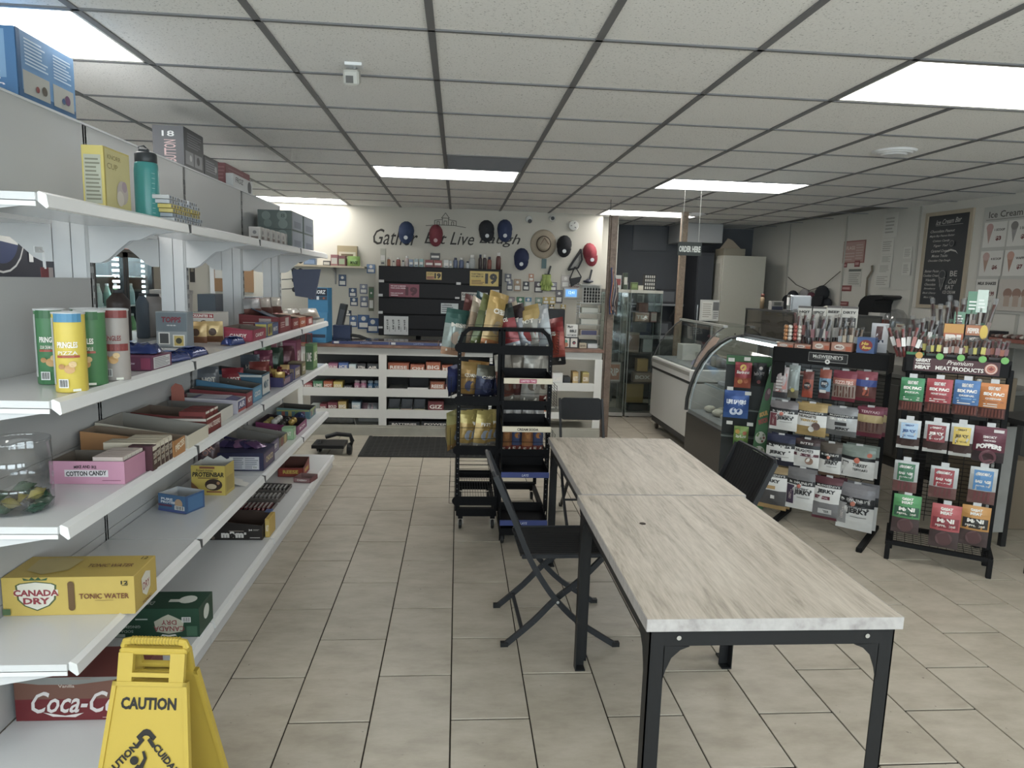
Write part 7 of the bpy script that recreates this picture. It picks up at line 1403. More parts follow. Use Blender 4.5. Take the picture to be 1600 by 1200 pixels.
# dark heated case on top
t = thing('heated_case', 'smoked glass heated case standing on the deli case', 'food case', (2.93, 5.62, 1.1915)); w_, d_, h_ = .24, .68, .24; FRM = K('#2c2b2a', .4)
for q in ((-w_, w_, -d_, -d_+.012), (-w_, w_, d_-.012, d_)): pass
mb = MB(); mb.box(-w_, w_, -d_, d_, 0, .02, FRM); mb.box(-w_, w_, -d_, d_, h_, h_+.014, FRM); mb.build('case_frame', t)
for sx in (-1, 1):
    for sy in (-1, 1): MB().box(sx*(w_-.008)-.007, sx*(w_-.008)+.007, sy*(d_-.008)-.007, sy*(d_-.008)+.007, .02, h_, FRM).build('corner_post', t)
MB().box(-w_, -w_+.004, -d_+.012, d_-.012, .02, h_, GLASS_D).build('smoked_pane', t); MB().box(-w_+.012, w_-.012, -d_, -d_+.004, .02, h_, GLASS_D).build('smoked_pane', t); MB().box(w_-.004, w_, -d_+.012, d_-.012, .02, h_, K('#4b443f', .6)).build('rear_wall', t)
MB().box(-w_+.01, w_-.01, -d_+.01, d_-.01, .125, .13, K('#8e817a', .4)).build('wire_tray', t)
mb = MB()
for k in range(46): mb.ball((random.uniform(-.18, .15), random.uniform(-.6, .6), (.03 if k % 2 else .14)), random.uniform(.02, .035), K(random.choice(['#6b4a3c', '#7d5a48', '#5a4038']), .7), 7, 5, sz=.6)
mb.build('pastry', t, kind='stuff')
def atb(x, y, z): return (x, y, z)
t = thing('napkin_dispenser', 'chrome and white napkin dispenser on the heated case', 'dispenser', (2.86, 5.62, 1.446), R(-12)); MB().box(-.075, .085, -.05, .05, 0, .135, K('#b7bcc2', .3), bev=.012).build('dispenser_body', t); MB().box(-.088, -.072, -.056, .056, 0, .138, CHROME, bev=.01).build('face_plate', t); MB().box(-.094, -.087, -.03, .03, .05, .115, K('#dddcd8', .8)).build('napkin', t)
lathe_item('sauce_bottle', 'brown and red sauce bottle at the far end of the heated case', 'bottle', 2.80, 6.20, 1.446, [('bottle_body', [(.018, 0), (.020, .09), (.014, .11)], '#8f7350'), ('screw_cap', [(.016, .108), (.016, .135), (.01, .136)], '#7a3b2c')])
carton('small_carton', 'small navy and white carton beside the napkin dispenser', 'box', 2.76, 2.87, 5.92, 5.98, 1.446, .075, '#8f8b84', [('front', lambda A: (A.rect(-.45, .0, .45, .4, '#3a4055'), A.rect(-.3, .5, .3, .9, '#5f5f58')))])
lathe_item('napkin_bowl', 'pale mound of paper filters beside the napkin dispenser', 'filters', 2.93, 5.30, 1.446, [('filter_stack', [(.09, 0), (.07, .02), (.04, .045), (.01, .06)], '#b3ac98')])
# ---------------------------------------------------------------- right wall
WA = math.atan2(-.9948, .1019)
def wallframe(name, label, cat, s, z, off=0, group=None):
    x = 4.28+.1019*s-.9948*off; y = 9.9-.9948*s-.1019*off; return thing(name, label, cat, (x, y, z), WA, group)
def wcard(name, label, cat, r, c, fn=None, th=.003, off=.001, body='card', frame=None, group=None):
    s0, s1, z0, z1 = r; t = wallframe(name, label, cat, (s0+s1)/2, z0, off, group); w_, h_ = s1-s0, z1-z0
    MB().box(-w_/2, w_/2, -th, 0, 0, h_, mk(c)).build(body, t)
    if frame:
        mb = MB(); f_ = .035
        for q in ((-w_/2-f_, -w_/2, -f_, h_+f_), (w_/2, w_/2+f_, -f_, h_+f_), (-w_/2, w_/2, -f_, 0), (-w_/2, w_/2, h_, h_+f_)): mb.box(q[0], q[1], -th-.012, 0, q[2], q[3], frame)
        mb.build('frame', t)
    if fn:
        mb = MB(); fn(Art(mb, lambda u, v, n: (u*w_, -th-n, v*h_), w_, h_)); mb.build('printed_artwork', t)
    return t
for k, s in enumerate((.916, 2.068, 3.19, 4.42)):
    x, y = 4.28+.1019*s, 9.9-.9948*s; mb = MB(); mb.box(-.014, .014, -.008, 0, 0, HC, K('#a19e93', .6)); o = mb.build('trim_%d' % (k+1)); o['kind'] = 'structure'; o.location = (x-.002, y, 0); o.rotation_euler.z = WA
CHK = '#a9a7a0'
def a(A):
    A.text('Ice Cream Bar', 0, .93, .62, .055, CHK, shear=.4, rot=3); A.rect(-.3, .885, .35, .888, CHK)
    ws = ['Chocolate Peanut', 'Maple Bay Peanut Butter', 'Cotton Candy', 'Tiger Tail', 'Caramel Crunch', 'Moose Tracks', 'Chocolate Chip Dough']
    for k, w__ in enumerate(ws): A.text(w__, -.12+.0*k, .825-.055*k, [.6, .62, .42, .36, .45, .4, .55][k], .03, CHK, shear=.4)
    for k, w__ in enumerate(['Butter Pecan', 'Cookies Cream', 'Vanilla', 'Chocolate', 'Strawberry', 'Black Cherry', 'Mint Chip']): A.text(w__, -.27, .38-.05*k, [.36, .4, .24, .28, .3, .34, .26][k], .028, CHK, shear=.4)
    A.text('BE', .28, .35, .17, .06, CHK); A.text('Cool', .28, .265, .2, .055, CHK, shear=.4); A.text('EAT', .22, .20, .2, .045, CHK); A.text('ICE CREAM', .22, .145, .3, .035, CHK)
    A.poly([(-.07, .31), (.1, .31), (.015, .16)], '#8b8a85'); A.poly([(-.055, .302), (.085, .302), (.015, .18)], '#33363a'); [A.rect(-.03+.03*k, .2, -.025+.03*k, .30, '#8b8a85') for k in range(4)]
    A.disc(.015, .34, .085, '#6a6b6a'); A.disc(.015, .34, .07, '#33363a'); A.disc(.16, .68, .06, '#6a6b6a'); A.disc(.16, .68, .045, '#33363a'); A.poly([(.0, .56), (.05, .6), (.16, .62), (.28, .6), (.34, .56), (.28, .585), (.16, .6), (.05, .585)], CHK)
wcard('chalk_menu', 'black chalkboard menu in a pale wooden frame on the right wall', 'chalkboard', (3.315, 3.813, 1.526, 2.380), '#2f3236', a, th=.01, body='chalk_surface', frame=K('#a3937a', .6))
def a(A):
    A.text('Ice Cream', -.22, .925, .42, .06, '#4a4542', bold=.01); A.rect(-.46, .875, .46, .880, '#6a6562')
    for i in range(3):
        for j in range(2):
            u0 = -.47+.315*i; v0 = .62-.27*j; A.rect(u0, v0, u0+.29, v0+.235, '#c3c0b8'); A.poly([(u0+.03, v0+.19), (u0+.12, v0+.19), (u0+.075, v0+.03)], ['#a9837a', '#8f8b87', '#a58a78', '#a5806c', '#a9765f', '#9c7f70'][i+3*j]); A.disc(u0+.075, v0+.185, .045, ['#b0837d', '#77736f', '#9c7f70', '#b58f86', '#b98572', '#a58a78'][i+3*j])
            A.text(['1 SCOOP', '2 SCOOP', '3 SCOOP', '4 SCOOP', 'WAFFLE', 'SUNDAE'][i+3*j], u0+.205, v0+.16, .13, .022, '#4a3f3c', bold=.03); A.text(['$3', '$5', '$6', '$6', '$7', '$8'][i+3*j], u0+.20, v0+.08, .07, .045, '#7a3a38', bold=.05)
    A.rect(-.47, .03, -.19, .32, '#c3c0b8'); A.text('MILK SHAKES', -.33, .28, .24, .03, '#35302e', bold=.05); A.text('$7.99', -.27, .18, .1, .05, '#7a3a38', bold=.05)
    A.rect(-.17, .03, .47, .32, '#b3aaa0'); [A.disc(-.05+.11*k, .19, .055, '#8f6a5a') for k in range(5)]; [A.rect(-.085+.11*k, .07, -.015+.11*k, .17, '#a9907e') for k in range(5)]
wcard('menu_board', 'large white ice cream menu board at the right edge', 'menu board', (3.960, 4.753, 1.474, 2.403), '#a9a79f', a, th=.012, body='board_panel')
WP = '#b9b7ad'
wcard('white_board', 'plain white board hung on the right wall left of the chalkboard', 'board', (2.707, 3.179, 1.663, 2.514), '#b3b1a7', None, th=.01, body='board_panel')
def pa(A): A.lines(-.35, .15, .35, .85, 5, '#96948b')
for k, (r, lb) in enumerate([((2.689, 2.890, 2.211, 2.466), 'long curled paper at the top left of the white board'), ((2.684, 2.867, 2.039, 2.201), 'square paper under the long curled one'), ((2.695, 2.878, 1.938, 2.032), 'short paper at the left edge of the white board'), ((2.671, 2.875, 1.830, 1.938), 'upper paper of the stack below the white board edge'), ((2.640, 2.875, 1.687, 1.830), 'lower curled paper below the white board edge'), ((3.034, 3.150, 1.982, 2.099), 'small note pinned right of centre on the white board'), ((3.041, 3.157, 1.814, 1.944), 'second small note lower on the white board')]):
    wcard('pinned_paper', lb, 'paper', r, '#bcbab0', pa, off=.013+.002*k)
def a(A): A.rect(-.46, .05, .46, .95, '#a88078'); A.text('FLAGS', -.15, .68, .4, .16, '#c5b3a5', bold=.02); A.lines(.1, .15, .42, .85, 6, '#b59a8e'); A.lines(-.4, .1, .05, .5, 3, '#b59a8e')
wcard('wall_poster', 'faded red calendar poster on the right wall', 'poster', (2.037, 2.416, 1.957, 2.211), '#93564f', a)
def a(A): A.rect(-.46, .82, .46, .95, '#5f625c'); A.lines(-.4, .1, .4, .75, 6, '#8f8e85')
wcard('wall_notice', 'white notice sheet below the faded red poster', 'notice', (2.163, 2.395, 1.690, 1.899), '#b5b3a8', a)
for k, (r, lb) in enumerate([((2.067, 2.250, 1.637, 1.703), 'small red sticker strip left of the notice sheet'), ((2.050, 2.130, 1.910, 1.961), 'tiny red tag under the poster left corner'), ((2.263, 2.350, 1.913, 1.985), 'dark red tag under the poster right part'), ((2.060, 2.221, 1.466, 1.518), 'red strip low by the wall trim')]):
    wcard('wall_sticker', lb, 'sticker', r, '#8e4040', lambda A: A.rect(-.35, .3, .35, .7, '#b0807c'), off=.004)
sv, zv = 2.555, 1.783
t = wallframe('twisted_strip', 'brown twisted paper strip hanging on the right wall', 'strip', sv, zv-.2, .02); MB().tube([(.02, 0, .34), (.03, 0, .28), (-.02, -.01, .2), (-.03, 0, .1), (-.01, -.01, 0), (-.04, 0, -.1)], .018, K('#6f6452', .7), 5, flat=.3).build('paper_strip', t)
# cluster of caps on a line along the right wall
s0, s1, z0, z1 = 0.988, 1.976, 1.444, 1.682
t = wallframe('hat_line', 'drooping cord between the wall trims carrying dark caps', 'cord', (s0+s1)/2, z0, .03); w_ = s1-s0
MB().tube([(-w_*.5, 0, .36), (-w_*.3, 0, .26), (0, 0, .19), (w_*.3, 0, .26), (w_*.58, 0, .42)], .005, K('#4b443c', .7), 5).build('cord', t)
for k, (u, z, r_, c) in enumerate([(-.42, .05, .10, '#26282f'), (-.27, .10, .11, '#22252d'), (-.12, .04, .10, '#2b3040'), (-.02, .14, .09, '#8a8585'), (.10, .10, .09, '#5e2b38'), (.02, -.02, .10, '#2a2f42'), (.22, .05, .11, '#23252c'), (.34, .16, .12, '#1f2126'), (.42, .04, .09, '#24262c')]):
    o = wallframe('hat', ['first', 'second', 'third', 'fourth', 'fifth', 'sixth', 'seventh', 'eighth', 'ninth'][k]+' hat from the left on the cord along the right wall, '+['black', 'black', 'navy', 'grey striped', 'maroon', 'navy', 'black', 'large black', 'dark'][k], 'hat', (s0+s1)/2+u*w_, z0+z, .06+.02*(k % 2), 'hats on the cord')
    mb = MB(); mb.ball((0, 0, 0), r_, K(c, .85, var=.15), 11, 7, sz=.8, sy=.5); mb.build('crown', o, smooth=True); mb = MB(); mb.prism([(-r_*.8, -r_*.3), (r_*.8, -r_*.3), (r_*.7, -r_*1.15), (0, -r_*1.3), (-r_*.7, -r_*1.15)], -.05, -.04, K(c, .85, var=.15)); mb.build('brim', o)
# wall counter with things on it
t = wallframe('wall_counter', 'long grey steel counter shelf along the right wall', 'counter', 4.3, 1.22, .0); MB().box(-1.4, 1.9, -.40, -.002, 0, .035, K('#78776f', .4, .2)).build('worktop', t)
for x in (-1.3, .1, 1.7): MB().bar((x, -.02, -.25), (x, -.34, 0), .03, .03, K('#6a6963', .5)).build('bracket', t)
CZ = 1.256
s, z = 2.930, 1.409
def ceq(s, off): return (4.28+.1019*s-.9948*off, 9.9-.9948*s-.1019*off)
t = wallframe('paper_towel_dispenser', 'large black rounded paper towel dispenser on the right wall', 'dispenser', 2.86, 1.265, .002); mb = MB(); P = [(-.13, 0), (-.15, .05), (-.14, .10), (-.17, .15), (-.175, .22), (-.15, .28), (-.09, .32), (0, .335), (.17, .34), (.20, .325), (.18, .30), (.08, .285), (.06, .24), (.06, 0)]
mb.prism(P, -.22, 0, K('#1c1d20', .3)); mb.build('dispenser_body', t)
t = wallframe('drink_dispenser_cup', 'clear domed cup with red base and white band on the counter shelf', 'container', 3.02, CZ, .22); MB().box(-.085, .085, -.06, .06, .0, .10, K('#a03a28', .4)).build('red_base', t); MB().box(-.085, .085, -.06, .06, .10, .165, K('#b9b6b0', .4)).build('white_band', t)
t = wallframe('clear_dome', 'clear plastic dome behind the red container', 'dome', 3.24, CZ, .2); MB().rev([(.10, 0), (.11, .08), (.10, .15), (.06, .20), (.005, .215)], PLAST, 20, cap=False).build('dome_shell', t, smooth=True)
t = wallframe('clear_box', 'clear plastic box with a pale label on the counter shelf', 'box', 3.47, CZ, .24); MB().box(-.10, .10, -.07, .07, 0, .13, PLAST).build('box_shell', t); MB().box(-.08, .03, -.074, -.071, .005, .075, K('#b3aa94', .6)).build('label_card', t); MB().box(-.06, .01, -.076, -.075, .045, .06, K('#7a3f38', .6)).build('label_text', t)
t = wallframe('black_carton', 'black flat carton behind the meat stick stand', 'box', 4.30, CZ, .15); MB().box(-.12, .12, -.08, .08, 0, .075, K('#29282c', .5)).build('carton_body', t)
t = wallframe('patterned_tray', 'long tray covered in brown and white speckled sweets at the right edge', 'tray', 5.0, CZ, .2); MB().box(-.50, .50, -.14, .14, 0, .03, K('#8e4a3a', .6)).build('tray_body', t)
mb = MB()
for i in range(26):
    for j in range(6): mb.ball((-.48+i*.038+.01*(j % 2), -.12+j*.045, .045), .02, K(['#5f4238', '#b0a79c', '#7a4a42', '#8f8178'][(i*7+j*3) % 4], .6), 6, 4, sz=.7)
mb.build('sweet', t, kind='stuff')
# under counter steel cabinets
t = wallframe('steel_cabinet', 'dark steel under counter cabinet behind the two snack stands', 'cabinet', 4.0, 0, .0); MB().box(-1.0, .85, -.60, -.01, .10, .85, K('#55544f', .35, .4), bev=.005).build('cabinet_body', t); MB().box(-1.0, .85, -.62, -.005, .85, .885, K('#7c7b76', .3, .4)).build('worktop', t); MB().box(-.98, .83, -.56, -.03, 0, .10, K('#2c2b2a', .5)).build('plinth', t)
for k in range(2): dr = MB().box(-.97+.9*k, -.12+.9*k, -.615, -.602, .13, .78, K('#5b5a56', .32, .4)).build('door', t); MB().box(-.9+.9*k, -.72+.9*k, -.632, -.616, .70, .72, CHROME).build('handle', dr)
t = wallframe('coffee_grinder', 'small dark appliance with chrome knob on the steel cabinet', 'appliance', 3.75, .886, .3); MB().box(-.12, .12, -.1, .1, 0, .22, K('#3a3836', .35, .2), bev=.01).build('housing', t); MB().ball((-.03, -.11, .16), .02, CHROME, 8, 6).build('knob', t)
# cardboard boxes and black stand at the right edge
kbox('cardboard_box', 'brown cardboard box on the floor behind the meat stick stand', 'box', 3.64, 4.02, 4.35, 4.70, 0, .50, '#75644e', lambda t, w_, d_, h_: MB().box(-w_*.1, w_*.1, -d_-.002, -d_, 0, h_, K('#6a5a46', .8)).build('tape', t))
def a_lines(t, w_, d_, h_):
    mb = MB(); A = Art(mb, lambda u, v, n: (u*2*w_, -d_-n, v*h_), 2*w_, h_); A.lines(-.05, .55, .4, .9, 3, '#4f453a').lines(-.05, .15, .3, .35, 2, '#4f453a'); mb.build('printed_artwork', t); MB().ball((-w_*.6, -d_-.02, h_*.92), .018, K('#c9c7c0', .5), 8, 5).build('knob', t)
kbox('metal_trolley', 'black metal trolley at the right edge carrying a cardboard box', 'trolley', 3.66, 4.22, 4.72, 5.1, .70, .76, '#2a2a2c', lambda t, w_, d_, h_: [MB().box(sx*(w_-.03)-.03, sx*(w_-.03)+.03, sy*(d_-.03)-.03, sy*(d_-.03)+.03, -.70, 0, K('#26262a', .4)).build('leg', t) for sx in (-1, 1) for sy in (-1, 1)])
kbox('cardboard_box', 'brown printed cardboard box on the black trolley', 'box', 3.76, 4.16, 4.76, 5.06, .7615, 1.02, '#7a6a54', a_lines)
t = thing('black_stand', 'tall black metal stand cut off by the right edge of the picture', 'stand', (3.42, 3.60, 0)); BS = K('#1f1f21', .4)
for x, y in ((-.045, 0), (.16, .05), (-.04, .42), (.16, .45)): MB().box(x-.018, x+.018, y-.018, y+.018, 0, .86, BS, bev=.003).build('leg', t)
MB().box(-.07, .22, -.03, .48, .86, .89, BS).build('top_plate', t); MB().box(-.04, .16, .0, .02, .38, .42, BS).build('crossbar', t); MB().box(-.03, .14, .43, .44, .1, .8, K('#8f8e8a', .6)).build('rear_panel', t)
# door mat
t = thing('rubber_mat', 'black ribbed rubber floor mat before the counter', 'mat', (0, 0, 0)); MT = K('#2d2d2b', .7, var=.15)
mx0, my0, mx1, my1 = -.885, 6.20, .62, 7.03
mb = MB(); mb.box(mx0, mx1, my0, my1, .001, .006, MT); mb.box(mx0, mx1, my0, my0+.03, .006, .011, MT); mb.box(mx0, mx0+.03, my0+.03, my1, .006, .011, MT); mb.build('mat_base', t)
mb = MB()
for i in range(26): 
    for j in range(24): mb.box(mx0+.045+i*.054, mx0+.085+i*.054, my0+.045+j*.0325, my0+.067+j*.0325, .006, .0105, MT)
mb.build('rib', t, kind='stuff')
# crumbs: dark caster bag under the far shelf end
t = thing('hand_trolley', 'black handled cart partly hidden under the far end of the shelving', 'cart', (-1.06, 6.25, 0)); MB().tube([(-.12, 0, .17), (-.02, 0, .20), (.10, 0, .19), (.12, 0, .13)], .02, BLACK, 8).build('handle', t); MB().box(-.25, .04, .0, .25, .06, .09, BLACK).build('deck', t); mb = MB()
MB().rev([(.05, -.02), (.058, 0), (.05, .02)], BLACK, 14, (.09, .02, .058), 'x').build('wheel', t); MB().rev([(.05, -.02), (.058, 0), (.05, .02)], BLACK, 14, (-.2, .12, .058), 'x').build('wheel', t); MB().bar((.12, 0, .14), (.09, .02, .06), .02, .02, BLACK).build('fork', t)
# ---------------------------------------------------------------- snack stand one (jerky) and two (meat sticks), and the sweets display
SB = K('#111113', .55, var=.06, spec=.2)
def stand(label, o, ang, s0, s1, h, hz0, feet, name='snack_stand'):
    t = thing(name, label, 'rack', (o[0], o[1], 0), R(ang))
    for s in (s0, s1):
        MB().box(s-.016, s+.016, -.012, .012, .03, h, SB, bev=.003).build('upright', t)
        if feet: MB().box(s-.018, s+.018, -.40, .16, .0, .032, SB, bev=.004).build('foot', t)
    mb = MB(); n = 36
    for k in range(n): z = .28+(hz0-.02-.28)*k/(n-1); mb.tube([(s0, 0, z), (s1, 0, z)], .0022, SB, 4)
    for k in range(1, 6): s = s0+(s1-s0)*k/6; mb.tube([(s, .004, .24), (s, .004, hz0)], .0026, SB, 4)
    mb.build('wire_grid', t, kind='stuff'); return t
def hook(t, s, z, L=.14, tagc='#a9abac'):
    mb = MB(); mb.tube([(s, 0, z), (s, -L, z+.004), (s, -L-.012, z+.018)], .003, CHROME, 5); mb.build('peg_hook', t)
    mb = MB(); mb.box(s-.02, s+.02, -L-.016, -L-.013, z-.004, z+.020, K(tagc, .35)); mb.build('price_clip', t)
def on_rack(name, label, fr, rect, off, bands, fn=None, th=.03, group=None, yaw=0, n_behind=0, cat='jerky'):
    (ox, oy), ang = fr; s0_, s1_, z0_, z1_ = rect; s = (s0_+s1_)/2; a_ = R(ang)
    x = ox+math.cos(a_)*s+math.sin(a_)*off; y = oy+math.sin(a_)*s-math.cos(a_)*off
    return pouch(name, label, cat, (x, y, z0_), a_+R(yaw), s1_-s0_, z1_-z0_, th, bands, fn, group)
J = ((2.57, 4.44), -42); KF = ((2.92, 3.815), -34)
js = stand('black wire stand of jerky bags with a dark header, left of the two', (2.57, 4.44), -42, -.27, .31, 1.235, 1.11, True)
mb = MB(); mb.box(-.385, .33, -.17, -.16, 1.13, 1.232, SB, bev=.003); mb.box(-.385, -.375, -.17, .02, 1.11, 1.232, SB); mb.box(.32, .33, -.17, .02, 1.11, 1.232, SB); mb.build('header', js)
MB().box(-.375, .32, -.16, .05, 1.215, 1.228, SB).build('top_shelf', js)
mb = MB(); A = Art(mb, lambda u, v, n: (-.03+u*.71, -.17-n, 1.13+v*.102), .71, .102)
A.rect(-.17, .22, .17, .82, '#8f8f8c').rect(-.167, .25, .167, .79, '#1d1d1f'); A.text("McSWEENEY'S", 0, .58, .26, .22, '#b9b9b5', bold=.02); A.rect(-.12, .42, .12, .44, '#8f8f8c'); A.disc(0, .27, .022, '#c5c5c0').disc(0, .27, .008, '#2a2a2c'); mb.build('printed_artwork', js)
mb = MB(); mb.box(-.385, -.30, -.165, -.16, .98, 1.13, SB); mb.build('side_skirt', js)
MC = '#1f2024'; WT = '#c3c3c0'
def jer(main, word='JERKY', acc=None, accpos='l', top=MC, sub=None, cloth=False, seal_='#b5513c'):
    def f(A):
        A.rect(-.5, .60, .5, .72, MC, nu=4, nv=1); A.text("McSWEENEY'S", 0, .66, .8, .06, '#b9b9b5', bold=.03); A.disc(0, .615, .035, '#c9c9c5')
        if acc and accpos == 'l': A.rect(-.48, .12, -.22, .58, acc, nu=2, nv=2); A.text('ORIGINAL', -.35, .35, .36, .06, '#c9b9b5', rot=90)
        if acc and accpos == 'm': A.rect(-.45, .18, .1, .28, acc, nu=3); A.text('CLASSIC', -.18, .23, .4, .05, '#d5d0c5', bold=.03)
        A.text(word, .1 if accpos == 'l' else -.05, .42, .62, .14, '#26262a', bold=.05)
        if sub: A.text(sub, .05, .52, .5, .05, '#4a4a4e', bold=.03)
        A.rect(-.1, .30, .35, .32, '#8b8b88', nu=2); A.disc(.36, .50, .03, '#4a4a4c')
        if seal_: A.disc(-.05, .58, .07, seal_)
    return f
def bnd(*c): return [(p, foil(x, .38) if x not in (WT,) else K(WT, .4, bump=.3)) for p, x in c]
